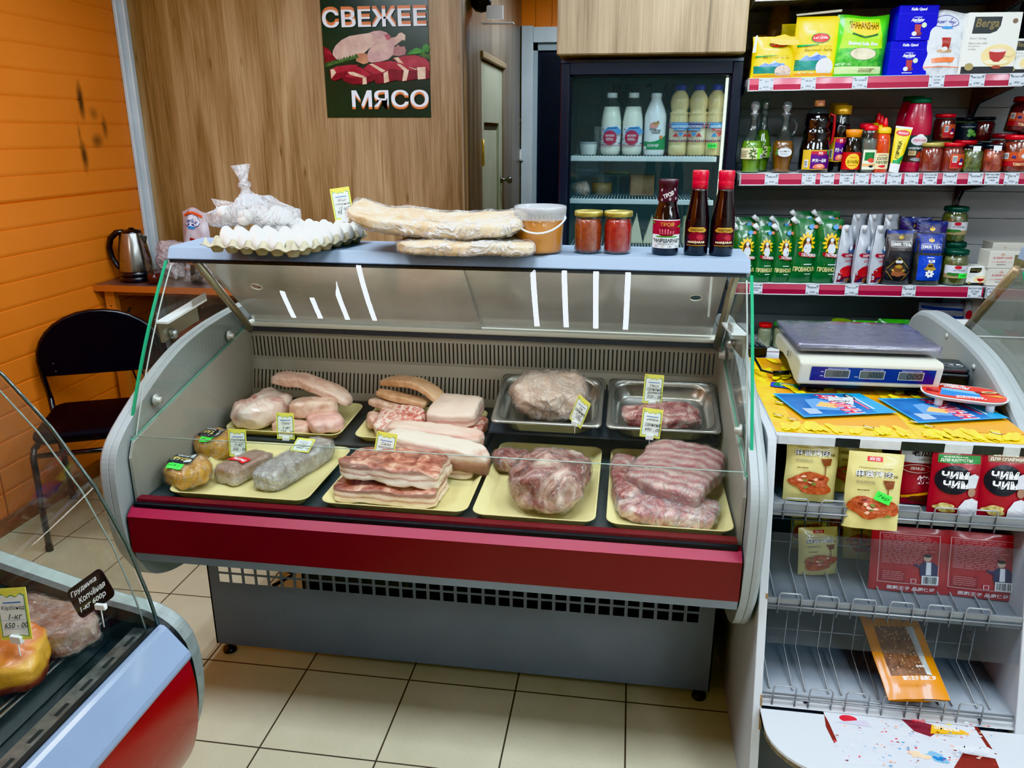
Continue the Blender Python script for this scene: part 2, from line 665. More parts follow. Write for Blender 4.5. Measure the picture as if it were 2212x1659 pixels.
def wood_mat(name, dark, mid, light, sx=7.0, seed=0.0, rough=0.42):
 """laminate with upright grain, knots and broad tonal planks"""
 t = NT(name)
 v = t.coord((sx, sx, 0.55), (seed, 0, seed))
 broad = t.noise(v, 1.1, 4, 0.55, 0.7)
 v2 = t.coord((sx * 9, sx * 9, 1.1), (seed, seed, 0))
 fine = t.noise(v2, 2.2, 5, 0.65, 1.4)
 v3 = t.coord((sx * 1.2, sx * 1.2, 2.0), (0, seed, 0))
 vo = t.n('ShaderNodeTexVoronoi')
 vo.inputs['Scale'].default_value = 1.3
 t.l(v3, vo.inputs['Vector'])
 knot = t.ramp(vo.outputs['Distance'], [(0.03, (255, 255, 255)), (0.10, (0, 0, 0))])
 f = t.math('ADD', t.math('MULTIPLY', broad, 0.62), t.math('MULTIPLY', fine, 0.38))
 col = t.ramp(f, [(0.36, dark), (0.48, mid), (0.61, light)])
 col = t.mix(t.math('MULTIPLY', knot, 0.8), col, dark)
 wv = t.ramp(t.noise(t.coord((sx * 26, sx * 26, 1.3)), 2.6, 3), [(0.38, (0, 0, 0)), (0.5, (255, 255, 255))])
 col = t.mix(t.math('MULTIPLY', t.math('SUBTRACT', 1.0, wv), 0.22), col, dark)
 return t.done(t.bsdf(col, rough, normal=t.bump(fine, 0.08)))
WOODW = wood_mat('wood_laminate', (108, 84, 58), (158, 128, 94), (192, 164, 126))
WOODG = wood_mat('grey_wood_laminate', (94, 82, 68), (122, 108, 90), (148, 134, 114), 8.0, 3.0, 0.3)
WOODC = wood_mat('pale_wood_laminate', (100, 84, 62), (146, 126, 98), (172, 152, 122), 9.0, 7.0, 0.45)
ORANGE_C = (232, 128, 50)
def orange_mat():
 t = NT('orange_siding')
 v = t.coord()
 col = t.ramp(t.noise(v, 1.6, 4), [(0.3, (214, 118, 54)), (0.7, (226, 128, 62))])
 nz = t.noise(v, 7.0, 4, 0.6)
 for (y, z, ry, rz, k) in ((3.50, 1.74, 0.022, 0.085, 0.95), (3.465, 1.50, 0.026, 0.075, 0.95), (3.60, 1.655, 0.05, 0.012, 0.0), (3.645, 1.63, 0.022, 0.06, 0.75), (3.575, 1.565, 0.045, 0.035, 0.7), (3.58, 1.69, 0.035, 0.03, 0.55), (3.455, 1.6, 0.012, 0.05, 0.55), (3.6, 1.58, 0.16, 0.22, 0.12)):
  if not k:
   continue
  mp = t.n('ShaderNodeMapping', vector_type='TEXTURE')
  mp.inputs['Location'].default_value = (XL, y, z)
  mp.inputs['Scale'].default_value = (10.0, ry, rz)
  t.l(v, mp.inputs['Vector'])
  ln = t.n('ShaderNodeVectorMath', operation='LENGTH')
  t.l(mp.outputs[0], ln.inputs[0])
  d = t.math('ADD', ln.outputs['Value'], t.math('MULTIPLY', t.math('SUBTRACT', nz, 0.5), 0.9))
  mk = t.math('MULTIPLY', t.math('SMOOTH_MIN', 1.0, t.math('MAXIMUM', t.math('SUBTRACT', 1.25, d), 0.0), 0.2), k)
  col = t.mix(mk, col, (52, 44, 38))
 return t.done(t.bsdf(col, 0.42, normal=t.bump(t.noise(v, 260.0, 2), 0.05)))
ORANGE = orange_mat()
ORANGE2 = pm((228, 120, 44), 0.4, c2=(238, 134, 56), vs=2.0)
CEIL = pm((232, 232, 228), 0.8, c2=(222, 222, 218), vs=60.0, bump=0.1, bs=120)
PAINT = pm((206, 204, 198), 0.6, c2=(214, 212, 206), vs=3.0)
FRAMEW = pm((205, 215, 220), 0.35, c2=(190, 200, 205), vs=5.0)
mb = MB(); mb.box(XL - 0.1, XR + 0.1, YF - 0.1, YB + 0.1, -0.12, 0.0, floor_mat())
struct(mb.build('floor'))
mb = MB(); mb.box(XL - 0.1, XR + 0.1, YF - 0.1, YB + 0.1, ZC, ZC + 0.1, CEIL)
struct(mb.build('ceiling'))
# left wall: horizontal metal siding with real grooves
mb = MB()
z, pts = 0.0, []
zs = sorted(2.063 - 0.1055 * k for k in range(-5, 20))
prof = [(XL, 0.0)]
for zz in zs:
 if 0.02 < zz < ZC:
  dp = 0.010 if abs(zz - (2.063 - 0.1055 * 7)) < 0.01 else 0.0045
  prof += [(XL, zz - 0.004), (XL - dp, zz - 0.002), (XL - dp * 0.3, zz + 0.006), (XL, zz + 0.014)]
prof += [(XL, ZC), (XL - 0.1, ZC), (XL - 0.1, 0.0)]
mb.prism([(a, b) for a, b in prof], YF, 3.9, ORANGE, axis='y')
struct(mb.build('wall_left'))
mb = MB(); mb.box(XL - 0.012, XL + 0.002, 2.62, 2.626, 0.06, 1.02, pm((150, 74, 24), 0.6))
struct(mb.build('trim_3'))
mb = MB()
mb.rbox(XL + 0.0, XL + 0.045, 3.862, 3.899, 0, ZC, FRAMEW, 0.008)
mb.rbox(XL - 0.0, XL + 0.02, 3.835, 3.863, 0, ZC, FRAMEW, 0.006)
struct(mb.build('trim_1'))
mb = MB(); mb.box(XL, XL + 0.012, YF, 3.86, 0, 0.07, pm((150, 96, 66), 0.5, c2=(120, 76, 52)))
struct(mb.build('baseboard_left'))
# back wall with the dark doorway, boards upright
mb = MB()
for (x0, x1, z0, z1) in ((-0.95, -0.70, 0, 2.27), (-0.95, XR, 2.27, ZC), (0.2, XR, 0, 2.27)):
 x = x0
 while x < x1 - 1e-4:
  xe = min(x1, x + 0.115)
  mb.box(x + 0.0015, xe - 0.0015, YB, YB + 0.1, z0, z1, ORANGE2)
  x = xe
mb.box(-0.95, XR, YB + 0.02, YB + 0.1, 0, ZC, pm((150, 74, 24), 0.6))
struct(mb.build('wall_back'))
mb = MB(); mb.box(XR, XR + 0.1, YF, YB, 0, ZC, PAINT); struct(mb.build('wall_right'))
mb = MB(); mb.box(XL, XR, YF - 0.1, YF, 0, ZC, PAINT); struct(mb.build('wall_front'))
# dark door in a pale metal frame
DOORB = pm((22, 24, 36), 0.35, c2=(28, 29, 42), vs=3.0)
d = bpy.data.objects.new('door_1', None); COL.objects.link(d); struct(d)
xf = -0.815
mb = MB()
mb.rbox(xf, xf + 0.085, YB - 0.05, YB + 0.001, 0, 2.325, FRAMEW, 0.006, axis='z')
mb.box(xf + 0.085, 0.22, YB - 0.055, YB + 0.001, 2.215, 2.315, FRAMEW)
mb.box(xf + 0.085, xf + 0.115, YB - 0.02, YB + 0.03, 0, 2.215, pm((165, 178, 184), 0.4))
mb.box(xf + 0.085, 0.22, YB - 0.02, YB + 0.03, 2.165, 2.215, pm((165, 178, 184), 0.4))
mb.build('door_frame', d)
mb = MB()
mb.box(xf + 0.115, 0.22, YB + 0.005, YB + 0.05, 0.0, 2.165, DOORB)
mb.box(xf + 0.14, 0.2, YB - 0.002, YB + 0.006, 0.0, 2.135, pm((16, 18, 28), 0.3))
mb.build('door_leaf', d)
# wood-laminate cold room in the corner: front wall, side wall with its own door
part = MB()
part.box(XL, -0.82, 3.9, 4.02, 0, ZC, WOODW)
struct(part.build('wall_partition'))
part = MB()
part.box(-0.94, -0.82, 4.02, 4.42, 0, ZC, WOODG)
part.box(-0.94, -0.82, 5.17, YB, 0, ZC, WOODG)
part.box(-0.94, -0.82, 4.42, 5.17, 1.985, ZC, WOODG)
struct(part.build('wall_side'))
DG = pm((170, 172, 150), 0.42, c2=(158, 160, 138), vs=5.0)
d = bpy.data.objects.new('door_2', None); COL.objects.link(d); struct(d)
mb = MB()
mb.box(-0.90, -0.845, 4.425, 5.165, 0.01, 1.98, DG)
for (y0, y1, z0, z1) in ((4.425, 4.53, 0.01, 1.98), (5.05, 5.165, 0.01, 1.98), (4.53, 5.05, 1.66, 1.98), (4.53, 5.05, 0.01, 0.15)):
 mb.box(-0.846, -0.828, y0, y1, z0, z1, DG)
mb.build('door_leaf', d, bevel=0.003)
mb = MB(); mb.box(-0.85, -0.842, 4.60, 5.03, 1.625, 1.662, pm((70, 68, 58), 0.5)); mb.build('door_groove', d)
mb = MB()
mb.rbox(-0.826, -0.805, 4.40, 5.20, 1.985, 2.02, pm((150, 130, 104), 0.4), 0.006, axis='y')
mb.build('door_trim', d)
mb = MB()
for zz in (1.50,):
 mb.tube([(-0.818, 4.432, zz - 0.07), (-0.818, 4.432, zz + 0.07)], 0.008, GOLD)
 mb.box(-0.827, -0.819, 4.425, 4.46, zz - 0.06, zz + 0.06, GOLD)
mb.build('hinge', d, label='brass hinge')
mb = MB()
mb.lathe([(0, 0), (0.02, 0), (0.02, 0.01), (0.008, 0.012), (0.008, 0.04), (0.022, 0.05), (0.02, 0.07), (0, 0.075)], pm((120, 118, 112), 0.3, 0.9), 14, Matrix.Translation((-0.828, 5.10, 1.32)) @ Matrix.Rotation(PI / 2, 4, 'Y'))
mb.build('door_handle', d)
# plastic corner strip where the laminate turns
mb = MB(); mb.box(-0.822, -0.814, 3.898, 3.93, 0, ZC, pm((150, 132, 108), 0.35)); struct(mb.build('trim_2'))
# wiring and switch beside the black door
mb = MB()
mb.rbox(-0.04, 0.04, -0.022, 0, -0.045, 0.045, pm((196, 182, 150), 0.5), 0.006, axis='y')
mb.tube([(0.03, -0.01, 0.045), (0.06, -0.012, 0.12), (0.035, -0.008, 0.24), (-0.0, -0.006, 0.42), (0.008, -0.006, 0.62), (-0.02, -0.006, 0.8)], 0.006, WHITE, 6)
tag(mb.build('junction_box', loc=at(1105, 297, Y=5.94)), 'beige junction box with white cable, beside the black door', 'junction box')
t = thing('light_switch', 'small white square switch on the pale door frame below the junction box', 'switch', at(1119, 335, Y=5.948))
mb = MB(); mb.rbox(-0.042, 0.042, -0.012, 0, -0.042, 0.042, FRAMEW, 0.008, axis='y'); mb.build('plate', t)
mb = MB(); mb.rbox(-0.026, 0.026, -0.018, -0.011, -0.03, 0.03, WHITE, 0.004, axis='y'); mb.build('rocker', t)
t = thing('door_sensor', 'small dark sensor with a glowing red lamp on the orange wall', 'sensor', at(1098, 43, Y=5.985))
mb = MB(); mb.rbox(-0.045, 0.0, -0.03, 0.014, -0.03, 0.045, BLACK, 0.006, axis='y'); mb.build('case', t)
mb = MB(); mb.rbox(0.0, 0.04, -0.03, 0.014, -0.03, 0.01, pm((255, 40, 40), 0.3, emis=(255, 30, 30), estr=4.0), 0.006, axis='y'); mb.build('lamp', t)
mb = MB(); mb.tube([(-0.06, -0.01, 0.03), (-0.05, -0.01, 0.09), (0.0, -0.01, 0.13), (0.06, -0.01, 0.11), (0.075, -0.01, 0.04), (0.03, -0.01, 0.0)], 0.004, pm((150, 40, 20), 0.5), 6); mb.build('wire', t)
# ---------------------------------------------------------------- poster on the laminate wall
PW, PH = 0.52, 0.545
px0, pz0 = -1.495, 1.677
t = thing('meat_poster', 'dark green poster of raw chicken and steaks on the wood wall', 'poster', (px0, 3.898, pz0))
G1 = pm((24, 56, 44), 0.28, c2=(18, 44, 38), vs=4.0)
mb = MB(); mb.box(-0.002, PW + 0.002, -0.0015, 0.0015, -0.002, PH, G1); mb.build('sheet', t)
k = PW / 1450.0
a = Art(h0=0.0018, eps=0.00008)
Y = lambda y: PH * (1 - (y) / 1610.0)
X = lambda x, y=800: (x - (18 + 92.0 * y / 1610)) * PW / 1450.0
SK = pm((222, 196, 178), 0.35, c2=(196, 156, 148), vs=16.0, sss=0)
SK2 = pm((188, 142, 146), 0.35, c2=(214, 182, 172), vs=18.0)
SKD = pm((158, 104, 108), 0.4, c2=(180, 132, 126), vs=24.0)
ST = pm((150, 36, 50), 0.32, c2=(176, 60, 74), vs=22.0)
STD = pm((104, 16, 30), 0.35, c2=(130, 28, 40), vs=30.0)
FAT = pm((236, 214, 190), 0.4, c2=(214, 180, 150), vs=30.0)
LEAF = pm((70, 150, 50), 0.4, c2=(30, 90, 36), vs=40.0)
HERB = pm((46, 82, 40), 0.5, c2=(86, 118, 60), vs=60.0)
P = lambda pts: [(X(x, y), Y(y)) for x, y in pts][::-1]
a.poly(P([(60, 660), (130, 690), (190, 770), (240, 830), (180, 860), (75, 880)]), STD)
a.poly(P([(62, 690), (150, 720), (180, 770), (90, 750)]), ST)
a.poly(P([(240, 830), (190, 770), (190, 720), (230, 650), (310, 580), (420, 530), (560, 510), (690, 495), (760, 470), (850, 466), (930, 490), (980, 530), (1000, 580), (900, 620), (780, 640), (690, 700), (620, 760), (520, 780), (400, 850), (300, 850)]), SK)
a.poly(P([(700, 495), (850, 470), (930, 490), (985, 540), (990, 585), (900, 600), (800, 560)]), SK2)
a.poly(P([(900, 520), (960, 510), (1000, 570), (940, 590)]), pm((190, 96, 104), 0.35, c2=(160, 60, 76), vs=40.0))
a.poly(P([(995, 560), (1060, 550), (1100, 505), (1140, 495), (1190, 530), (1185, 600), (1150, 590), (1080, 640), (1000, 690), (960, 640)]), SK)
a.poly(P([(660, 800), (690, 720), (760, 640), (860, 600), (960, 590), (1030, 620), (1050, 700), (1030, 780), (960, 840), (850, 870), (730, 880), (670, 860)]), SK2)
a.poly(P([(720, 690), (790, 640), (880, 620), (930, 650), (850, 690), (760, 740)]), SK)
a.poly(P([(1030, 700), (1090, 650), (1130, 680), (1180, 670), (1205, 730), (1195, 780), (1100, 800), (1030, 790)]), SKD)
a.poly(P([(500, 780), (560, 755), (660, 760), (690, 880), (620, 900), (520, 860)]), pm((206, 150, 112), 0.4, c2=(180, 116, 88), vs=30.0))
a.poly(P([(190, 720), (235, 650), (290, 650), (250, 740), (230, 800)]), SK2)
for i in range(16):
 x = 80 + i * 28
 y = 930 - i * 7
 a.poly(P([(x, y), (x + 60, y - 12), (x + 20 + (i % 3) * 8, y - 70)]), HERB)
 a.poly(P([(x, y), (x + 56, y + 30), (x + 20, y + 14)]), HERB)
a.poly(P([(1210, 790), (1260, 730), (1340, 695), (1430, 710), (1470, 760), (1390, 770), (1290, 780)]), LEAF)
a.poly(P([(1420, 690), (1460, 640), (1500, 660), (1524, 700), (1510, 760), (1460, 740)]), LEAF)
a.poly(P([(1370, 800), (1440, 760), (1527, 790), (1528, 850), (1450, 820)]), HERB)
# slices of steak, each a top face, a cut face and a rim of fat
for (top, cut, fat, rim) in (
 ([(1020, 830), (1190, 795), (1330, 790), (1470, 830), (1530, 900), (1532, 1000), (1480, 1000), (1360, 960), (1180, 930)], [(1360, 960), (1480, 950), (1532, 1010), (1534, 1090), (1480, 1110), (1370, 1100)], [(1040, 820), (1100, 815), (1200, 930), (1360, 970), (1340, 990), (1160, 950)], [(1360, 950), (1475, 945), (1480, 1100), (1375, 1110)]),
 ([(830, 880), (980, 860), (1150, 890), (1260, 950), (1370, 990), (1370, 1010), (1180, 1000), (1000, 970)], [(1000, 965), (1180, 985), (1360, 990), (1370, 1100), (1200, 1130), (1010, 1110)], [(1080, 900), (1130, 905), (1250, 990), (1200, 1010)], [(1180, 990), (1250, 985), (1220, 1120), (1160, 1130)]),
 ([(620, 960), (690, 900), (840, 875), (960, 940), (1000, 960), (890, 1020), (760, 1040)], [(740, 1040), (880, 1020), (990, 965), (1080, 1010), (1080, 1110), (960, 1150), (800, 1165)], [(700, 900), (750, 895), (930, 990), (880, 1010)], [(900, 1020), (960, 990), (980, 1130), (910, 1155)]),
 ([(320, 1050), (400, 980), (560, 930), (620, 960), (740, 1040), (630, 1080), (440, 1080)], [(320, 1050), (430, 1075), (640, 1070), (750, 1040), (770, 1120), (640, 1165), (460, 1165), (340, 1120)], [(400, 1000), (480, 1000), (640, 1060), (600, 1080), (440, 1040)], [(610, 1075), (660, 1070), (670, 1165), (610, 1170)]),
 ([(145, 970), (250, 925), (430, 905), (560, 910), (520, 945), (390, 985), (250, 1020), (170, 1010)], [(145, 970), (180, 1005), (260, 1015), (390, 985), (400, 1030), (330, 1080), (220, 1120), (160, 1090)], [(160, 965), (210, 960), (240, 1010), (170, 1090), (165, 1010)], None)):
 a.poly(P(top), ST); a.poly(P(cut), STD); a.poly(P(fat), FAT)
 if rim:
  a.poly(P(rim), FAT)
LT = pm((236, 242, 252), 0.4)
LO = pm((222, 128, 74), 0.4)
for dy, m in ((18, LO), (10, LO), (0, LT)):
 for dx in (-9, 0, 9):
  a.text('СВЕЖЕЕ', X(60 + dx, 300), Y(420) + dy * 0.00075, X(1463 + dx, 300), Y(190) + dy * 0.00075, m)
for dy, m in ((-16, LO), (-8, LO), (0, LT)):
 for dx in (-9, 0, 9):
  a.text('МЯСО', X(470 + dx, 1370), Y(1475) + dy * 0.00065, X(1523 + dx, 1370), Y(1245) + dy * 0.00065, m)
a.build('print', t)
# ---------------------------------------------------------------- ceiling lights (four strips each, square)
def ceiling_light(x, y, label, first=[None], n=4, L=0.6, st=120.0):
 if first[0] is None:
  t = thing('ceiling_light', label, 'ceiling light', (x, y, ZC - 0.001), group='square ceiling lights')
  mb = MB()
  mb.box(-0.30, 0.30, -0.30, 0.30, -0.03, 0.0, pm((236, 238, 238), 0.5)); mb.build('frame', t)
  for i in range(4):
   mb = MB()
   x_ = -0.2055 + i * 0.137
   mb.add([(x_ - 0.011, -0.285, -0.031), (x_ - 0.011, 0.285, -0.031), (x_ + 0.011, 0.285, -0.031), (x_ + 0.011, -0.285, -0.031)], [(0, 1, 2, 3)], pm((255, 255, 255), 0.5, emis=(228, 243, 255), estr=st))
   mb.build('light_strip', t)
  first[0] = t
 else:
  dup(first[0], (x, y, ZC - 0.001), label=label)
for y, xs_, lab in ((1.27, (-1.40, -0.20, 1.0, 2.2), 'over the meat case'), (-0.6, (1.7, 2.7), 'over the shop floor'), (-2.4, (1.7, 2.7), 'near the shop entrance'), (2.47, (-1.40, 0.45), 'over the serving side')):
 for x in xs_:
  ceiling_light(x, y, 'square white ceiling light with four glowing strips ' + lab)
ceiling_light(-0.2, 4.9, 'square white ceiling light with four glowing strips over the black door')
t = thing('linear_ceiling_light', 'long thin ceiling light running along the orange wall', 'ceiling light', (-2.31, -1.85, ZC - 0.001))
mb = MB(); mb.box(-0.03, 0.03, -1.35, 1.35, -0.035, 0.0, WHITE); mb.build('frame', t)
mb = MB(); mb.add([(-0.02, -1.33, -0.0362), (-0.02, 1.33, -0.0362), (0.02, 1.33, -0.0362), (0.02, -1.33, -0.0362)], [(0, 1, 2, 3)], pm((255, 255, 255), 0.5, emis=(250, 250, 250), estr=60.0)); mb.build('light_strip', t)
t = thing('security_camera', 'small black dome camera with a white plate high on the side wall', 'camera', at(1040, 4, X=-0.772))
mb = MB(); mb.lathe([(0, -0.05), (0.03, -0.042), (0.048, -0.02), (0.05, 0.0), (0.05, 0.03), (0, 0.03)], BLACK, 20); mb.build('dome', t)
mb = MB(); mb.box(0.0, 0.16, -0.02, 0.03, -0.10, -0.095, WHITE); mb.box(0.03, 0.11, -0.03, 0.0, -0.08, -0.02, WHITE); mb.build('plate', t)
# ================================================================ refrigerated display cases
def W(mb, name, parent, **kw):
 """build a part whose mesh is given in room coordinates"""
 return mb.build(name, parent, loc=-Vector(parent.location), **kw)
PLAST = pm((150, 156, 156), 0.5, c2=(142, 148, 148), vs=3.0, bump=0.18, bs=700.0)
PLASTI = pm((152, 148, 138), 0.5, c2=(160, 157, 148), vs=4.0)
RED = pm((84, 4, 18), 0.36, coat=0.2, c2=(96, 6, 24), vs=2.5, bump=0.05, bs=900)
RED_LIT = pm((146, 24, 56), 0.42, coat=0.2, bump=0.12, bs=1200)  # lighter red for the chamfer: overhead light put into the colour
RAIL = pm((122, 132, 144), 0.38, c2=(112, 122, 134), vs=2.0)
KICK = pm((116, 122, 132), 0.5, c2=(108, 114, 124), vs=2.0, bump=0.05, bs=800)
DECK = pm((92, 98, 102), 0.35, 0.35, c2=(70, 76, 80), vs=3.0)
STEEL = pm((176, 178, 178), 0.28, 0.85, c2=(150, 152, 152), vs=5.0)
STEELP = pm((168, 162, 150), 0.42, 0.15, c2=(156, 150, 138), vs=2.0)
SLOT = pm((22, 20, 18), 0.8)
TOPM = pm((150, 168, 190), 0.36, c2=(138, 156, 178), vs=2.0, bump=0.03, bs=900)
POST = pm((150, 146, 128), 0.3, 0.7)
RUBBER = pm((20, 21, 24), 0.6)
def glass_curve(n=14, y0=2.0, z0=1.27, y1=1.70, z1=0.835):
 out = []
 a, b = Vector((2.0, 1.265)), Vector((1.66, 0.68))
 c = (a + b) / 2 + Vector((-0.05, 0.03))
 for i in range(n + 1):
  t = i / n
  p = a * (1 - t) ** 2 + c * (2 * t * (1 - t)) + b * t * t
  out.append((p.x, p.y))
 return out
GC = glass_curve(40)
GUP = [p for p in GC if p[1] >= 0.835]
def chaikin(pts, it=1):
 for _ in range(it):
  out = []
  for i in range(len(pts)):
   p_, q_ = pts[i], pts[(i + 1) % len(pts)]
   out += [(p_[0] * .75 + q_[0] * .25, p_[1] * .75 + q_[1] * .25), (p_[0] * .25 + q_[0] * .75, p_[1] * .25 + q_[1] * .75)]
  pts = out
 return pts
def side_profile():
 """outline of the moulded end panel in (y, z)"""
 return [(1.690, 0.50), (1.715, 0.455), (1.76, 0.422), (1.83, 0.395), (1.92, 0.378), (2.05, 0.38), (2.62, 0.44), (2.66, 0.50), (2.66, 0.95), (2.64, 1.00), (2.58, 1.04), (2.50, 1.056), (2.39, 1.056), (2.25, 1.048), (2.14, 1.037), (2.03, 1.018), (1.93, 0.985), (1.85, 0.950), (1.765, 0.905), (1.71, 0.872), (1.672, 0.840), (1.650, 0.80), (1.643, 0.74), (1.646, 0.62), (1.665, 0.54)]
def offset(poly, d):
 n = len(poly)
 out = []
 for i in range(n):
  a, b, c = Vector(poly[i - 1]), Vector(poly[i]), Vector(poly[(i + 1) % n])
  e1, e2 = (b - a).normalized(), (c - b).normalized()
  nn = Vector((-(e1.y + e2.y), e1.x + e2.x))
  nn = nn.normalized() if nn.length > 1e-6 else Vector((-e1.y, e1.x))
  out.append(tuple(b + nn * d))
 return out
def end_panel(root, xin, xout, dy=0.0):
 """moulded plastic end panel with a rounded rim and a shallow step on its face"""
 sp = [(y + dy, z) for y, z in chaikin(side_profile(), 2)]
 area = sum(sp[i][0] * sp[(i + 1) % len(sp)][1] - sp[(i + 1) % len(sp)][0] * sp[i][1] for i in range(len(sp)))
 sgn = 1 if area > 0 else -1
 mb = MB()
 s = 1 if xout > xin else -1
 rings = [(0.0, xin), (0.0, xin + s * 0.018), (0.003, xin + s * 0.019), (0.0, xin + s * 0.02), (0.0, xout - s * 0.012), (0.006, xout - s * 0.004), (0.016, xout)]
 vs, fs = [], []
 N = len(sp)
 for d, x in rings:
  vs += [(x, y, z) for y, z in offset(sp, d * sgn)]
 for k in range(len(rings) - 1):
  for i in range(N):
   j = (i + 1) % N
   f = (k * N + i, k * N + j, (k + 1) * N + j, (k + 1) * N + i)
   fs.append(f if s * sgn > 0 else f[::-1])
 fs.append(tuple(range(N))[::-1] if s * sgn > 0 else tuple(range(N)))
 q = tuple(range((len(rings) - 1) * N, len(rings) * N))
 fs.append(q if s * sgn > 0 else q[::-1])
 mb.add(vs, fs[:-2], PLAST, None, False)
 mb.add([], [tuple(i - len(mb.v) for i in f) for f in fs[-2:]], PLAST)
 o = W(mb, 'end_panel', root, bevel=0.002)
 return o
def plate_with_slots(mb, x0, x1, ya, za, yb, zb, pitch, w, m, lo=0.12, hi=0.88, th=0.0):
 """sheet from (ya,za) to (yb,zb) along x, with real slot openings lo..hi up its height"""
 n = int((x1 - x0) / pitch)
 p = (x1 - x0) / n
 vs, fs = [], []
 def q(xa, xb, ta, tb):
  b = len(vs)
  for x, t in ((xa, ta), (xb, ta), (xb, tb), (xa, tb)):
   vs.append((x, ya + (yb - ya) * t, za + (zb - za) * t))
  fs.append((b, b + 1, b + 2, b + 3))
 q(x0, x1, 0, lo)
 q(x0, x1, hi, 1)
 for i in range(n):
  xa = x0 + i * p
  q(xa, xa + p - w, lo, hi)
 mb.add(vs, fs, m)
CX0, CX1 = -1.25, 0.295
case = thing('meat_display_case', 'grey refrigerated meat counter with curved glass front and dark red bumper', 'display case', ((CX0 + CX1) / 2, 2.3, 0))
# kick panel with two rows of square holes
mb = MB()
kx0, kx1, ky = -1.245, 0.295, 1.97
z0, z1 = 0.045, 0.52
rows = [(0.274, 0.302), (0.310, 0.338)]
n, pitch, hw = 35, 0.0418, 0.032
hx0 = -1.207
xs = [kx0] + [v for i in range(n) for v in (hx0 + i * pitch, hx0 + i * pitch + hw)] + [kx1]
zs = [z0, rows[0][0], rows[0][1], rows[1][0], rows[1][1], z1]
vs, fs = [], []
for j, zz in enumerate(zs):
 for x in xs:
  vs.append((x, ky, zz))
for j in range(len(zs) - 1):
 for i in range(len(xs) - 1):
  if j in (1, 3) and i % 2 == 1:
   continue
  a = j * len(xs) + i
  fs.append((a, a + 1, a + len(xs) + 1, a + len(xs)))
mb.add(vs, fs, KICK)
mb.box(kx0, kx0 + 0.004, ky, ky + 0.03, z0, z1, KICK)
mb.box(kx1 - 0.004, kx1, ky, ky + 0.03, z0, z1, KICK)
W(mb, 'kick_panel', case)
mb = MB()
mb.box(-0.98, 0.27, 2.06, 2.55, 0.05, 0.45, pm((20, 20, 20), 0.8))
mb.rbox(-0.95, -0.6, 2.0, 2.06, 0.1, 0.36, pm((30, 30, 30), 0.5), 0.02)
mb.tube([(-1.16, 2.05, 0.36), (-1.12, 2.04, 0.30), (-1.05, 2.03, 0.31), (-1.0, 2.05, 0.27), (-1.06, 2.02, 0.24)], 0.007, BLACK, 6)
W(mb, 'compressor_box', case)
for sx in (-1.22, 0.27):
 for sy in (2.0, 2.5):
  mb = MB(); mb.lathe([(0, 0), (0.022, 0), (0.02, 0.012), (0.008, 0.014), (0.008, 0.05), (0, 0.05)], BLACK, 12, Matrix.Translation((sx, sy, 0))); W(mb, 'foot', case)
# tub under the deck
mb = MB()
mb.prism([(1.70, 0.52), (1.97, 0.47), (2.6, 0.47), (2.6, 0.66), (1.70, 0.66)], CX0, CX1, pm((70, 74, 78), 0.5), axis='x')
W(mb, 'tub', case)
# bumper: chamfered red rail above a grey strip
mb = MB()
mb.prism([(1.655, 0.552), (1.655, 0.655), (1.676, 0.674), (1.70, 0.674), (1.70, 0.552)], CX0, CX1, RED, axis='x')
mb.prism([(1.6546, 0.6555), (1.676, 0.6746), (1.676, 0.6740), (1.655, 0.655)], CX0 + 0.0002, CX1 - 0.0002, RED_LIT, axis='x')
W(mb, 'bumper', case)
mb = MB(); mb.prism([(1.668, 0.522), (1.662, 0.5515), (1.70, 0.5515), (1.70, 0.512)], CX0, CX1, RAIL, axis='x'); W(mb, 'lower_rail', case)
mb = MB()
mb.box(CX0 + 0.01, CX1 - 0.01, 1.674, 1.690, 0.674, 0.684, RUBBER)
W(mb, 'glass_seal', case)
mb = MB(); mb.box(CX0 + 0.01, CX1 - 0.01, 1.688, 1.712, 0.672, 0.692, pm((110, 16, 34), 0.3, c2=(90, 12, 28), vs=3.0)); W(mb, 'inner_rail', case)
# deck and the step the back trays stand on
mb = MB()
mb.box(CX0, CX1, 1.70, 2.42, 0.66, 0.676, DECK)
mb.prism([(2.09, 0.676), (2.09, 0.706), (2.375, 0.722), (2.375, 0.676)], CX0, -0.40, pm((60, 62, 62), 0.7), axis='x')
W(mb, 'deck', case)
mb = MB(); mb.prism([(2.14, 0.757), (2.38, 0.8225), (2.38, 0.68), (2.372, 0.68), (2.372, 0.812), (2.14, 0.751)], -0.385, CX1 - 0.01, pm((58, 64, 74), 0.6), axis='x'); W(mb, 'pan_ledge', case)
# perforated back cover, bent in the middle of its lower band
mb = MB()
plate_with_slots(mb, CX0, CX1, 2.405, 0.872, 2.40, 0.972, 0.0135, 0.0048, STEELP, 0.1, 0.80)
plate_with_slots(mb, CX0, CX1, 2.388, 0.812, 2.405, 0.872, 0.0135, 0.0048, STEELP, 0.0, 0.42)
plate_with_slots(mb, CX0, CX1, 2.372, 0.748, 2.388, 0.812, 0.0135, 0.0048, STEELP, 0.40, 1.0)
mb.box(CX0, CX1, 2.43, 2.44, 0.74, 0.98, SLOT)
W(mb, 'vent_panel', case)
mb = MB()
mb.rbox(CX0 + 0.005, CX1 - 0.005, 2.375, 2.425, 0.990, 1.006, pm((206, 204, 190), 0.35), 0.006, axis='x')
mb.box(CX0 + 0.005, CX1 - 0.005, 2.385, 2.42, 0.972, 0.990, pm((44, 48, 60), 0.5))
W(mb, 'lamp_rail', case)
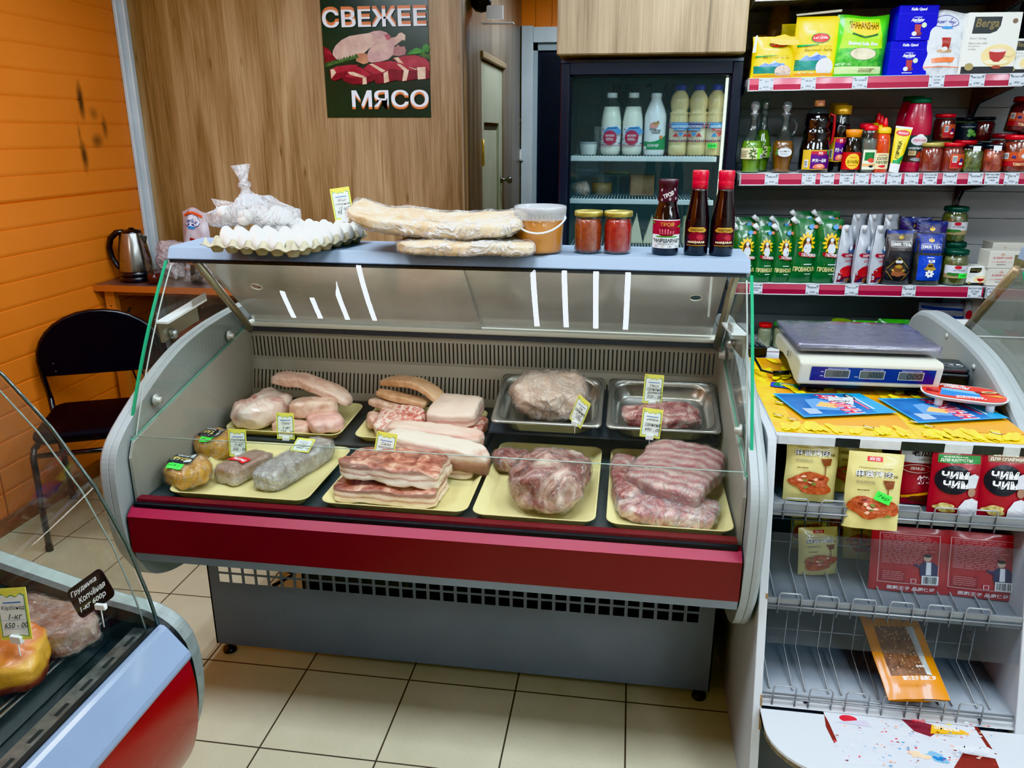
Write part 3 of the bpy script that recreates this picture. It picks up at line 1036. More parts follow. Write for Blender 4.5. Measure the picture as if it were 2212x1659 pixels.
# inner end linings and outer moulded panels
def lining(x0, x1):
 m = MB()
 sp = [(1.70, 0.66), (2.45, 0.66), (2.45, 1.0), (2.385, 0.985), (2.0, 0.90), (1.72, 0.838), (1.70, 0.80)]
 m.prism(sp, x0, x1, PLASTI, axis='x')
 return m
W(lining(CX0 - 0.002, CX0 + 0.006), 'end_lining', case)
W(lining(CX1 - 0.006, CX1 + 0.002), 'end_lining', case)
end_panel(case, CX0 - 0.008, CX0 - 0.058)
end_panel(case, CX1 + 0.004, CX1 + 0.046)
# counter top
mb = MB()
tx0, tx1 = -1.268, 0.306
mb.prism([(2.012, 1.268), (2.028, 1.300), (2.215, 1.302), (2.225, 1.268), (2.20, 1.255), (2.03, 1.255)], tx0, tx1, TOPM, axis='x')
W(mb, 'counter_top', case, bevel=0.003)
mb = MB(); mb.box(tx0 + 0.01, tx1 - 0.01, 2.008, 2.02, 1.258, 1.267, RUBBER); W(mb, 'top_seal', case)
mb = MB(); mb.add([(CX0 + 0.1, 2.035, 1.2535), (CX0 + 0.1, 2.06, 1.2535), (CX1 - 0.1, 2.06, 1.2535), (CX1 - 0.1, 2.035, 1.2535)], [(0, 1, 2, 3)], pm((255, 255, 255), 0.5, emis=(255, 250, 240), estr=9.0)); W(mb, 'lamp', case, label='thin white lamp added under the counter top')  # light strip added to brighten the inside of the case
# slanted posts, rear doors and the cabinet behind
for x in (CX0 + 0.012, CX1 - 0.012):
 mb = MB(); mb.tube([(x, 2.095, 1.258), (x, 2.385, 0.985), (x, 2.40, 0.975)], 0.012, POST, 10); W(mb, 'slanted_post', case)
def rear_mat():
 t = NT('scuffed_clear_panel')
 tr = t.n('ShaderNodeBsdfTransparent'); tr.inputs[0].default_value = lin((225, 228, 226))
 v = t.coord()
 df = t.bsdf(t.ramp(t.noise(v, 3.0, 5, 0.6, 0.5), [(0.3, (206, 206, 202)), (0.7, (232, 234, 234))]), 0.16, 0.35, spec=0.6)
 m1 = t.n('ShaderNodeMixShader')
 m1.inputs[0].default_value = 0.88
 t.l(tr.outputs[0], m1.inputs[1]); t.l(df, m1.inputs[2])
 return t.done(m1.outputs[0])
REARM = rear_mat()
ca = (2.10, 1.256); cb = (2.395, 1.004)
xm = -0.47
for (xa, xb, off, hx) in ((CX0 + 0.03, xm + 0.02, 0.0, -1.115), (xm - 0.02, CX1 - 0.03, 0.007, 0.195)):
 d = Vector((0, cb[0] - ca[0], cb[1] - ca[1])); L = d.length; d.normalize()
 nrm = Vector((0, d.z, -d.y))
 o0 = Vector((0, ca[0], ca[1])) - nrm * off
 mb = MB()
 # sheet with a round finger hole
 hc = (hx, L * 0.40); r = 0.016
 ring = [(hc[0] + r * math.cos(2 * PI * k / 24), hc[1] + r * math.sin(2 * PI * k / 24)) for k in range(24)]
 sq = []
 for k in range(24):
  t_ = 2 * PI * k / 24
  c_, s_ = math.cos(t_), math.sin(t_)
  q = 0.03 / max(abs(c_), abs(s_))
  sq.append((hc[0] + q * c_, hc[1] + q * s_))
 put = lambda p: o0 + d * p[1] + Vector((p[0], 0, 0))
 vs = [put(p) for p in ring] + [put(p) for p in sq]
 fs = [(k, (k + 1) % 24, 24 + (k + 1) % 24, 24 + k) for k in range(24)]
 mb.add(vs, fs, REARM)
 for (x0_, x1_, l0, l1) in ((xa, hx - 0.03, 0, L), (hx + 0.03, xb, 0, L), (hx - 0.03, hx + 0.03, 0, hc[1] - 0.03), (hx - 0.03, hx + 0.03, hc[1] + 0.03, L)):
  mb.add([put((x0_, l0)), put((x1_, l0)), put((x1_, l1)), put((x0_, l1))], [(0, 1, 2, 3)], REARM)
 rd = W(mb, 'rear_door', case, label='scuffed see-through rear sliding panel with a finger hole')
 mb = MB()
 mb.tube([put((hc[0] + 0.017 * math.cos(2 * PI * k / 24), hc[1] + 0.017 * math.sin(2 * PI * k / 24))) for k in range(24)], 0.002, pm((214, 210, 190), 0.4), 6, closed=True)
 o = mb.build('finger_hole_rim', rd)
mb = MB()
mb.box(CX0, CX1, 2.445, 2.60, 0.47, 0.99, pm((160, 162, 162), 0.5))
mb.box(CX0, CX1, 2.42, 2.66, 0.99, 1.01, STEEL)
W(mb, 'rear_cabinet', case)
# front glass: curved upper pane, low fixed pane, end panes with green edges
def curved_pane(root, x0, x1, prof, th=0.006, name='front_glass'):
 m = MB()
 n = len(prof)
 vs = [(x, y, z) for y, z in prof for x in (x0, x1)]
 fs = [(2 * i, 2 * i + 1, 2 * i + 3, 2 * i + 2) for i in range(n - 1)]
 m.add(vs, fs, GLASS, smooth=True)
 o = W(m, name, root)
 for x in (x0, x1):
  m = MB()
  e = 0.0035
  m.add([p for y, z in prof for p in ((x - e, y - 0.003, z), (x + e, y - 0.003, z), (x + e, y + 0.004, z), (x - e, y + 0.004, z))],
              [f for i in range(n - 1) for f in ((4 * i, 4 * i + 1, 4 * i + 5, 4 * i + 4), (4 * i + 1, 4 * i + 2, 4 * i + 6, 4 * i + 5), (4 * i + 2, 4 * i + 3, 4 * i + 7, 4 * i + 6), (4 * i + 3, 4 * i, 4 * i + 4, 4 * i + 7))], GLASS_EDGE)
  m.build('glass_edge', o, label='green polished glass edge')
 return o
curved_pane(case, CX0 - 0.012, CX1 + 0.012, GUP)
low = [(1.703, 0.862), (1.700, 0.80), (1.692, 0.74), (1.682, 0.682)]
m = MB()
m.add([(x, y, z) for y, z in low for x in (CX0 + 0.008, CX1 - 0.008)], [(2 * i, 2 * i + 1, 2 * i + 3, 2 * i + 2) for i in range(3)], GLASS, smooth=True)
lo = W(m, 'lower_glass', case)
m = MB(); m.tube([(CX0 + 0.008, 1.703, 0.8625), (CX1 - 0.008, 1.703, 0.8625)], 0.0012, pm((150, 170, 160), 0.2), 6); m.build('glass_rim', lo)
for x in (CX0 - 0.002, CX1 + 0.002):
 sp = [p for p in GUP if p[1] < 1.26][::1] + [(2.385, 0.982), (2.10, 1.252)]
 sp[len(sp) - 3] = (1.712, 0.838)
 m = MB(); m.add([(x, y, z) for y, z in sp], [tuple(range(len(sp)))], GLASS)
 sg = W(m, 'side_glass', case)
 m = MB()
 m.tube([(x, 1.722, 0.840), (x, 2.0, 0.9015), (x, 2.38, 0.984)], 0.0028, pm((110, 170, 146), 0.15), 6)
 m.build('glass_edge', sg)
 m = MB()
 m.tube([(x, y + 0.014, z) for y, z in GUP[1:]], 0.002, pm((190, 196, 190), 0.15), 6)
 m.build('glass_edge', sg)
 s = 1 if x < 0 else -1
 m = MB()
 for (by, bz) in ((2.264, 0.985), (1.841, 0.912)):
  m.lathe([(0, 0), (0.016, 0), (0.017, 0.004), (0.009, 0.009), (0.009, 0.018), (0, 0.018)], pm((190, 190, 184), 0.3, 0.4), 14, Matrix.Translation((x + s * 0.003, by, bz)) @ Matrix.Rotation(s * PI / 2, 4, 'Y'))
 m.build('glass_bolt', sg)
 # hinge clamp: folded bright strip with a plate and knob
 m = MB()
 m.box(-0.004, 0.004, -0.10, 0.09, -0.03, 0.03, pm((176, 172, 156), 0.25, 0.8))
 m.box(-0.001, 0.034, -0.11, 0.10, 0.028, 0.034, pm((236, 240, 242), 0.3, 0.2))
 m.box(0.03, 0.034, 0.02, 0.10, 0.034, 0.052, pm((200, 202, 200), 0.3, 0.6))
 m.lathe([(0, 0), (0.014, 0), (0.014, 0.012), (0.008, 0.02), (0, 0.02)], STEEL, 12, Matrix.Translation((0.004, -0.06, -0.018)) @ Matrix.Rotation(PI / 2, 4, 'Y'))
 o = m.build('hinge_clamp', sg)
 o.location = (x + s * 0.004, 2.005, 1.095)
 o.rotation_euler = (R(6), 0, 0 if s > 0 else PI)
 o.location.y = 2.005
# ---------------------------------------------------------------- the case at the right edge (same make, seen from its end)
rc = thing('side_display_case', 'second grey glass counter, its end panel beside the card terminal', 'display case', (1.7, 2.4, 0))
RX0, DY = 0.965, 0.16
end_panel(rc, RX0 + 0.05, RX0, DY)
m = MB()
for (by, bz) in ((2.46, 1.02), (2.245, 0.985)):
 m.lathe([(0, 0), (0.009, 0), (0.008, 0.003), (0, 0.004)], pm((170, 174, 172), 0.4), 12, Matrix.Translation((RX0, by, bz)) @ Matrix.Rotation(-PI / 2, 4, 'Y'))
W(m, 'end_bolt', rc)
m = MB()
m.prism([(1.81, 0.47), (1.81, 0.66), (2.78, 0.66), (2.78, 0.47)], RX0 + 0.05, 2.5, pm((70, 74, 78), 0.5), axis='x')
m.box(RX0 + 0.055, 2.5, 2.16, 2.75, 0.05, 0.47, KICK)
W(m, 'body', rc)
m = MB(); m.prism([(1.815, 0.552), (1.815, 0.655), (1.836, 0.674), (1.86, 0.674), (1.86, 0.552)], RX0 + 0.05, 2.5, RED, axis='x'); W(m, 'bumper', rc)
m = MB(); m.prism([(2.53, 0.66), (2.53, 1.0), (2.80, 1.0), (2.80, 0.66)], RX0 + 0.05, 2.5, pm((196, 196, 192), 0.5), axis='x'); W(m, 'rear_cabinet', rc)
m = MB(); m.prism([(2.172, 1.268), (2.188, 1.30), (2.375, 1.302), (2.385, 1.268)], RX0 + 0.12, 2.5, TOPM, axis='x'); W(m, 'counter_top', rc)
gp = [(y + DY, z) for y, z in GUP]
curved_pane(rc, RX0 + 0.04, 2.5, gp)
sp = [p for p in gp if p[1] < 1.26] + [(2.545, 0.982), (2.26, 1.252)]
m = MB(); m.add([(RX0 + 0.052, y, z) for y, z in sp], [tuple(range(len(sp)))], GLASS); W(m, 'side_glass', rc)
m = MB(); m.tube([(RX0 + 0.064, 2.255, 1.258), (RX0 + 0.064, 2.545, 0.985)], 0.012, pm((150, 128, 100), 0.3, 0.4), 10); W(m, 'slanted_post', rc)
m = MB(); m.add([(RX0 + 0.08, 2.26, 1.256), (2.5, 2.26, 1.256), (2.5, 2.55, 1.004), (RX0 + 0.08, 2.55, 1.004)], [(0, 1, 2, 3)], REARM); W(m, 'rear_door', rc)
# ================================================================ trays, pans and meat
from mathutils.bvhtree import BVHTree
TRAYM = pm((234, 218, 158), 0.42, c2=(222, 205, 142), vs=6.0)
def rrect(w, l, r, n=5):
 pts = []
 for cx, cy, st in ((w / 2 - r, l / 2 - r, 0), (-w / 2 + r, l / 2 - r, 90), (-w / 2 + r, -l / 2 + r, 180), (w / 2 - r, -l / 2 + r, 270)):
  for k in range(n + 1):
   t = R(st + 90.0 * k / n)
   pts.append((cx + r * math.cos(t), cy + r * math.sin(t)))
 return pts
def dish(mb, rings, m, M=None, close=True):
 """rings: (w, l, r, z) stacked rounded rectangles, last one closed"""
 vs, fs = [], []
 N = 24
 for w, l, r, z in rings:
  vs += [(x, y, z) for x, y in rrect(w, l, r)]
 for k in range(len(rings) - 1):
  for i in range(N):
   j = (i + 1) % N
   fs.append((k * N + i, k * N + j, (k + 1) * N + j, (k + 1) * N + i))
 if close:
  fs.append(tuple(range((len(rings) - 1) * N, len(rings) * N)))
 mb.add(vs, fs, m, M, True)
def make_tray(label, loc, w, l, rim=0.024, rot=(0, 0, 0)):
 mb = MB()
 s = 0.02
 dish(mb, [(w - 2 * s, l - 2 * s, 0.02, 0.0), (w, l, 0.03, rim - 0.002), (w + 0.004, l + 0.004, 0.032, rim - 0.001), (w + 0.003, l + 0.003, 0.032, rim + 0.001), (w - 0.005, l - 0.005, 0.03, rim), (w - 2 * s - 0.006, l - 2 * s - 0.006, 0.02, 0.003)], TRAYM)
 mb.add([(x, y, 0) for x, y in rrect(w - 2 * s, l - 2 * s, 0.02)], [tuple(range(24))[::-1]], TRAYM)
 o = mb.build('serving_tray', loc=loc, rot=rot)
 return tag(o, label, 'tray', 'pale yellow plastic trays in the meat case')
ZD = 0.6765
make_tray('yellow tray at the front carrying smoked chicken and a long wrapped bacon block', (-0.985, 1.905, ZD), 0.385, 0.36)
make_tray('yellow front tray with the big stacked pork belly slabs', (-0.563, 1.905, ZD), 0.382, 0.36)
make_tray('yellow tray under the wrapped pork shoulder', (-0.203, 1.96, ZD), 0.305, 0.48)
make_tray('yellow tray under the wrapped pork ribs', (0.130, 1.96, ZD), 0.302, 0.48)
make_tray('yellow rear tray of pale lard chunks behind the chicken', (-1.025, 2.225, 0.7155), 0.37, 0.25, rot=(R(3.2), 0, 0))
make_tray('yellow rear tray of pork rind strips behind the belly slabs', (-0.608, 2.225, 0.7155), 0.37, 0.25, rot=(R(3.2), 0, 0))
SS = pm((196, 196, 192), 0.24, 0.9, c2=(170, 170, 166), vs=4.0)
def make_pan(label, x):
 tl = math.atan2(0.070, 0.255)
 mb = MB()
 w, l, d = 0.322, 0.262, 0.05
 dish(mb, [(w, l, 0.018, -0.004), (w, l, 0.018, 0.0), (w - 0.012, l - 0.012, 0.03, 0.0015), (w - 0.03, l - 0.03, 0.05, -0.001), (w - 0.036, l - 0.036, 0.055, -0.012), (w - 0.05, l - 0.05, 0.06, -d + 0.008), (w - 0.075, l - 0.075, 0.05, -d + 0.001)], SS)
 dish(mb, [(w, l, 0.018, -0.004), (w - 0.03, l - 0.03, 0.055, -0.006), (w - 0.045, l - 0.045, 0.06, -d + 0.006), (w - 0.075, l - 0.075, 0.05, -d)], SS)
 o = mb.build('steel_pan', loc=(x, 2.226, 0.838), rot=(tl, 0, 0))
 return tag(o, label, 'pan', 'stainless steel pans in the meat case')
make_pan('steel pan holding chicken in a cloudy plastic bag', -0.213)
make_pan('steel pan holding wrapped meat below the village pork price tag', 0.122)
# ---- meat colours
def belly_mat(h, stops, wob=0.25, sc=22.0, rough=0.36, top=None, pale=0.35):
 key = ('belly', h, tuple(stops), wob, sc, top, pale)
 if key in _mc:
  return _mc[key]
 t = NT('layered_pork')
 v = t.coord()
 sp = t.n('ShaderNodeSeparateXYZ'); t.l(v, sp.inputs[0])
 z = t.math('DIVIDE', sp.outputs[2], h)
 n1 = t.noise(v, sc, 4, 0.6)
 z = t.math('ADD', z, t.math('MULTIPLY', t.math('SUBTRACT', n1, 0.5), wob))
 col = t.ramp(z, stops)
 n2 = t.noise(t.coord((1, 1, 3)), 60.0, 5, 0.65, 0.5)
 col = t.mix(t.math('MULTIPLY', n2, pale), col, (236, 212, 190))
 if top:
  g = t.n('ShaderNodeNewGeometry')
  sg = t.n('ShaderNodeSeparateXYZ'); t.l(g.outputs['Normal'], sg.inputs[0])
  up = t.math('MULTIPLY', t.math('GREATER_THAN', sg.outputs[2], 0.55), 0.9)
  tc = t.ramp(t.noise(v, 24.0, 6, 0.62, 0.8), [(0.36, top[0]), (0.5, top[1]), (0.64, top[2])])
  col = t.mix(up, col, tc)
 m = t.done(t.bsdf(col, rough, spec=0.5, coat=0.15, normal=t.bump(n2, 0.35, 0.004)))
 _mc[key] = m
 return m
def mottle(cols, sc=20.0, rough=0.34, coat=0.2, dist=0.8, bump=0.3, stretch=(1, 1, 1)):
 key = ('mottle', tuple(cols), sc, rough, dist, stretch)
 if key in _mc:
  return _mc[key]
 t = NT('mottled_meat')
 v = t.coord(stretch)
 n1 = t.noise(v, sc, 6, 0.62, dist)
 k = len(cols)
 col = t.ramp(n1, [(0.34 + 0.32 * i / (k - 1), c) for i, c in enumerate(cols)])
 m = t.done(t.bsdf(col, rough, coat=coat, normal=t.bump(t.noise(v, sc * 2.5, 4, 0.6), bump, 0.004)))
 _mc[key] = m
 return m
SKINM = mottle([(204, 150, 128), (228, 186, 164), (240, 212, 194)], 14.0, dist=1.2)
RINDM = mottle([(196, 140, 96), (222, 172, 130), (230, 190, 150)], 18.0)
FATM = mottle([(198, 148, 122), (226, 188, 164), (238, 214, 196)], 20.0, dist=1.2)
REDM = mottle([(186, 84, 74), (214, 128, 112), (240, 212, 196), (246, 228, 214)], 30.0, dist=1.6)
RAWM = mottle([(104, 40, 42), (150, 78, 74), (196, 140, 128), (228, 200, 186)], 16.0, dist=1.4)
RAWM2 = mottle([(134, 48, 52), (178, 92, 90), (216, 164, 152), (236, 210, 198)], 20.0, dist=1.6)
CUREM = mottle([(128, 112, 104), (176, 166, 156), (208, 202, 192)], 20.0, dist=1.6, rough=0.4)
CHKM = mottle([(176, 108, 30), (208, 146, 52), (222, 168, 76)], 14.0, rough=0.3, coat=0.4)
HAMM = mottle([(150, 78, 30), (190, 106, 44), (206, 132, 66)], 16.0, rough=0.32, coat=0.3)
CHICKRAW = mottle([(196, 152, 122), (220, 186, 160), (228, 204, 184)], 12.0)
def drape(vs, fs, o, n, up=(0, 0, 1)):
 """map a flat label onto a lump: rays along -n from a plane through o"""
 bv = BVHTree.FromPolygons([tuple(v) for v in vs], fs)
 n = Vector(n).normalized()
 up = Vector(up)
 U = up.cross(n).normalized()
 V = n.cross(U)
 o = Vector(o)
 def f(u, v, h):
  p = o + U * u + V * v
  q = bv.ray_cast(p + n * 0.3, -n)
  if q[0] is None:
   return p
  return q[0] + n * (h + 0.0006)
 return f
def lump(name, label, cat, loc, size, m, rot=(0, 0, 0), p=5.0, amp=0.006, freq=18.0, seed=1, bend=None, taper=None, wrap=None, woff=0.0015, wamp=0.005, n=18, group=None, film='cling_film'):
 vs, fs = sblock(size[0], size[1], size[2], p, n, amp, freq, seed, bend, taper)
 mb = MB(); mb.add(vs, fs, m, None, True)
 if wrap is None:
  o = mb.build(name, loc=loc, rot=rot)
  tag(o, label, cat, group)
  return o, vs, fs
 t = thing(name, label, cat, loc, rot, group)
 mb.build('meat', t)
 wv, wf = shell(vs, fs, woff, seed + 4, wamp, 34.0)
 mb = MB(); mb.add(wv, wf, wrap, None, True)
 mb.build(film, t, label='crinkled clear plastic film')
 return t, wv, wf
# ---- price tags on clips
YEL = pm((236, 228, 96), 0.5)
TAGW = pm((240, 243, 236), 0.55)
TBLU = pm((70, 120, 196), 0.6)
TGRN = pm((74, 150, 90), 0.6)
def tag_art(a, w, h, lines, shear=0.28):
 a.rect(-w / 2, 0, w / 2, h, YEL)
 b = w * 0.09
 top = h * 0.86
 pts = [(-w / 2 + b, h * 0.07), (-w * 0.16, h * 0.10), (0.0, h * 0.055), (w * 0.16, h * 0.10), (w / 2 - b, h * 0.07), (w / 2 - b, top - h * 0.02), (w * 0.28, top + h * 0.02), (w * 0.14, top - h * 0.045), (0, top - h * 0.005), (-w * 0.14, top - h * 0.045), (-w * 0.28, top + h * 0.02), (-w / 2 + b, top - h * 0.02)]
 a.poly([(x * 1.07, (y - h * 0.46) * 1.045 + h * 0.46) for x, y in pts], TGRN)
 a.poly(pts, TAGW)
 a.ell(-w * 0.42, h * 0.93, w * 0.035, w * 0.035, TXT, 12)
 a.ell(-w * 0.42, h * 0.93, w * 0.02, w * 0.02, YEL, 12)
 a.rect(-w * 0.28, h * 0.71, w * 0.30, h * 0.735, TBLU)
 n = len(lines)
 for i, ln in enumerate(lines):
  y = h * (0.60 - i * (0.50 / max(2, n)))
  s = min(w * 0.76, w * 0.115 * len(ln))
  dx = w * (0.03 if i < n - 2 else 0.08)
  a.text(ln, -s / 2 + dx, y - h * 0.035, s / 2 + dx, y + h * 0.07, TXT, shear)
  if i >= n - 2:
   a.rect(-w * 0.38, y - h * 0.055, w * 0.38, y - h * 0.05, TBLU)
 return a
def price_tag(label, loc, lines, w=0.055, h=0.083, rz=0.0, tilt=-12, roll=0, pin=0.03, group='yellow handwritten price tags on clips', name='price_tag'):
 t = thing(name, label, 'price tag', loc, (0, 0, R(rz)), group)
 E = Matrix.Rotation(R(tilt), 4, 'X') @ Matrix.Rotation(R(roll), 4, 'Y')
 lift = Matrix.Translation((0, 0, pin)) @ E
 mb = MB(); mb.box(-w / 2, w / 2, -0.0002, 0.0008, 0, h, YEL, lift); mb.build('card', t)
 a = Art(lambda u, v, q: lift @ Vector((u, -q - 0.0003, v)), eps=0.00015, h0=0.0001)
 tag_art(a, w, h, lines)
 a.build('print', t)
 if pin:
  mb = MB(); mb.rbox(-0.011, 0.011, -0.004, 0.004, pin - 0.006, pin + 0.008, WHITE, 0.002, axis='y'); mb.build('clip', t)
  mb = MB(); mb.tube([(0, 0, 0.001), (0, 0, pin)], 0.0011, WHITE, 6); mb.build('pin', t)
 return t
GRN = pm((60, 222, 70), 0.55, emis=(40, 200, 50), estr=0.12)
DKLAB = pm((34, 36, 44), 0.4)
def green_sticker(a, x, y, w, h, s, rot=0.0):
 c, q = math.cos(rot), math.sin(rot)
 P_ = [(-w / 2, -h / 2), (w / 2, -h / 2), (w / 2, h / 2), (-w / 2, h / 2)]
 a.poly([(x + i * c - j * q, y + i * q + j * c) for i, j in P_], GRN)
 a.text(s, x - w * 0.36, y - h * 0.2, x + w * 0.36, y + h * 0.22, TXT, 0.2, 0.0, rot)
# ---- front tray: smoked chicken, carbonade, long block
ZT = ZD + 0.0035
def heart(P):
 k = 1 - 0.35 * max(0.0, (P.y / 0.065))
 q = 0.014 * math.exp(-(P.x / 0.018) ** 2) * (1 if P.z > 0.02 else 0)
 return Vector((P.x * k, P.y, P.z - q))
for (px, py, sd, lab, tx, rz, sz) in ((408, 1048, 3, 'smoked chicken breast in film at the front corner of the tray, priced 419', '419 р', 18, 1.0), (470, 985, 8, 'smoked chicken breast in film behind the first one, priced 340', '340 шт', -8, 0.95)):
 P0 = at(px, py, Z=ZT)
 t, wv, wf = lump('smoked_chicken_breast', lab, 'smoked chicken', (P0.x, P0.y + 0.01, ZT), (0.128 * sz, 0.135 * sz, 0.078), CHKM, (0, 0, R(rz)), 2.6, 0.007, 16.0, sd, taper=heart, wrap=FILM, woff=0.002, wamp=0.009, group='smoked chicken breasts in film')
 q = R(-rz)
 nn = Vector((-0.10, -0.62, 0.66)); nn.rotate(Matrix.Rotation(q, 3, 'Z'))
 a = Art(drape(wv, wf, (0, -0.005, 0.05), nn), maxlen=0.012, eps=0.0003)
 e = R(14)
 rp = lambda pts: [(x * math.cos(e) - y * math.sin(e), x * math.sin(e) + y * math.cos(e)) for x, y in pts]
 a.poly(rp([(-0.037, -0.002), (0.026, -0.002), (0.026, 0.036), (-0.037, 0.036)]), DKLAB)
 a.text('ГРУДКА', -0.034, 0.006, 0.012, 0.022, pm((226, 200, 110), 0.5), 0, 0.03, e)
 a.poly(rp([(0.008, 0.02), (0.024, 0.02), (0.024, 0.034), (0.008, 0.034)]), pm((190, 190, 190), 0.5))
 a.poly(rp([(0.004, 0.001), (0.025, 0.001), (0.025, 0.011), (0.004, 0.011)]), pm((210, 214, 216), 0.5))
 a.text('куриная', -0.03, 0.024, 0.0, 0.031, TXTW, 0, 0, e)
 green_sticker(a, -0.002, -0.017, 0.036, 0.021, tx, R(10))
 a.build('sticker_labels', t)
P0 = at(512, 1035, Z=ZT)
t, wv, wf = lump('wrapped_meat_block', 'wrapped carbonade block with a torn red label, beside the chicken', 'cured meat', (P0.x + 0.012, P0.y + 0.03, ZT), (0.082, 0.155, 0.05), belly_mat(0.05, [(0.2, (214, 200, 180)), (0.6, (196, 160, 136)), (1.0, (150, 104, 86))], 0.5), (0, 0, R(-20)), 7.0, 0.004, 20, 21, wrap=FILM, wamp=0.006)
a = Art(drape(wv, wf, (0.0, 0.0, 0.05), (0.1, -0.35, 0.9), (0, 1, 0)), maxlen=0.012)
a.poly([(-0.035, -0.03), (0.0, -0.022), (0.028, -0.03), (0.03, 0.0), (0.0, 0.004), (-0.012, -0.004), (-0.032, -0.008)], pm((222, 40, 48), 0.4))
a.text('АКЦИЯ', -0.022, -0.022, 0.022, -0.008, TXTW, 0, 0.03)
a.build('label_sticker', t)
P0 = at(640, 1022, Z=ZT)
t, wv, wf = lump('wrapped_meat_block', 'long grey block of cured lard in cling film lying lengthwise on the tray', 'cured meat', (P0.x - 0.002, P0.y + 0.01, ZT), (0.086, 0.29, 0.055), CUREM, (0, 0, R(-14)), 6.0, 0.005, 16, 27, wrap=FILM2, wamp=0.006)
price_tag('yellow tag lying flat on the long wrapped lard block, priced 580', (P0.x + 0.005, P0.y + 0.02, ZT + 0.058), ['Сало', 'солёное', '1-кг', '580р  00'], 0.058, 0.05, -8, -62, pin=0)
price_tag('yellow tag of the carbonade, standing behind the torn red label, priced 350', tuple(at(517, 1000, Y=1.97) + Vector((0, 0, -0.03))), ['Карбонад', '1-кг', '350 - 00'], 0.053, 0.083, 4, -6, pin=0.05)
# ---- rear tray one
ZB = 0.7205
def place(px, py, Z, dy=0.0):
 p = at(px, py, Z=Z)
 return (p.x, p.y + dy, Z)
lump('pork_lard_chunk', 'big pale lard chunk with a reddish torn side, rear corner by the end lining', 'raw pork', (-1.125, 2.205, ZB + 0.004), (0.135, 0.19, 0.085), mottle([(176, 104, 96), (226, 190, 172), (238, 214, 198), (240, 222, 208)], 12.0, dist=1.0), (R(2), 0, R(-18)), 3.4, 0.012, 12.0, 31, group='raw pork pieces on the rear trays')
bow = lambda P: Vector((P.x, P.y, P.z + 0.028 - 1.2 * (P.x) ** 2 - 0.12 * P.x))
lump('pork_lard_strip', 'long pale pork strip with a pink end, draped over the rear chunks', 'raw pork', (-0.985, 2.265, ZB + 0.073), (0.27, 0.075, 0.034), SKINM, (R(4), R(7), R(-4)), 4.0, 0.006, 16.0, 33, bend=bow, group='raw pork pieces on the rear trays')
lump('pork_lard_chunk', 'smooth beige lard block under the long strip', 'raw pork', (-0.958, 2.215, ZB + 0.03), (0.15, 0.085, 0.055), FATM, (0, R(-3), R(14)), 5.0, 0.005, 14.0, 35, group='raw pork pieces on the rear trays')
lump('pork_lard_chunk', 'pink pork chunk low at the edge of the rear tray beside the lard block', 'raw pork', (-0.905, 2.165, ZB + 0.003), (0.11, 0.12, 0.05), mottle([(206, 140, 130), (230, 180, 166), (236, 200, 186)], 14.0), (0, 0, R(30)), 3.6, 0.006, 14.0, 37, group='raw pork pieces on the rear trays')
lump('pork_lard_chunk', 'low pale pork piece behind the lard price tag', 'raw pork', (-1.005, 2.145, ZB - 0.002), (0.13, 0.075, 0.032), SKINM, (0, 0, R(-6)), 4.0, 0.005, 16.0, 39, group='raw pork pieces on the rear trays')
price_tag('yellow tag of the lard, standing before the rear chunks, priced 320', tuple(at(618, 950, Y=2.10) + Vector((0, 0, -0.022))), ['Сало', '1-кг', '320 - 00'], 0.056, 0.083, 2, -6, pin=0.024)
# ---- stacked belly slabs on the second tray
BEL = [(0.02, (226, 196, 172)), (0.16, (238, 222, 206)), (0.34, (236, 216, 200)), (0.44, (180, 112, 98)), (0.52, (226, 196, 178)), (0.64, (232, 206, 188)), (0.74, (150, 82, 70)), (0.86, (120, 66, 56)), (1.0, (176, 112, 94))]
BTOP = ((116, 46, 40), (182, 108, 86), (230, 186, 158))
x0 = at(835, 1085, Z=ZT)
lump('pork_belly_slab', 'lowest big pork belly slab at the front of the stack', 'pork belly', (x0.x, x0.y + 0.05, ZT), (0.275, 0.15, 0.046), belly_mat(0.046, BEL, 0.3, 20.0, top=BTOP), (0, 0, R(-2)), 12.0, 0.008, 14, 41, group='pork belly slabs')
sag = lambda P: Vector((P.x, P.y, P.z - 0.10 * max(0, P.x - 0.06) * 1.2))
lump('pork_belly_slab', 'topmost front pork belly slab with a reddish meaty upper side', 'pork belly', (x0.x + 0.005, x0.y + 0.075, ZT + 0.047), (0.27, 0.17, 0.050), belly_mat(0.05, BEL, 0.34, 18.0, top=BTOP), (R(-5), R(1), R(-3)), 10.0, 0.013, 12, 43, bend=sag, group='pork belly slabs')
xr = at(905, 1010, Z=ZT + 0.05)
lump('pork_belly_slab', 'long pork belly slab behind the top one, its dark end turned to the shoulder joint', 'pork belly', (-0.505, 1.985, ZT + 0.036), (0.31, 0.075, 0.074), belly_mat(0.074, [(0.0, (96, 50, 42)), (0.38, (140, 84, 70)), (0.52, (190, 140, 120)), (0.64, (236, 212, 196)), (0.78, (204, 156, 142)), (0.88, (240, 222, 206))], 0.34, 18.0, pale=0.15), (R(4), R(4), R(-7)), 5.0, 0.007, 14, 45, bend=lambda P: Vector((P.x, P.y, P.z - 0.9 * max(0, P.x - 0.05) ** 2 * 2)), group='pork belly slabs')
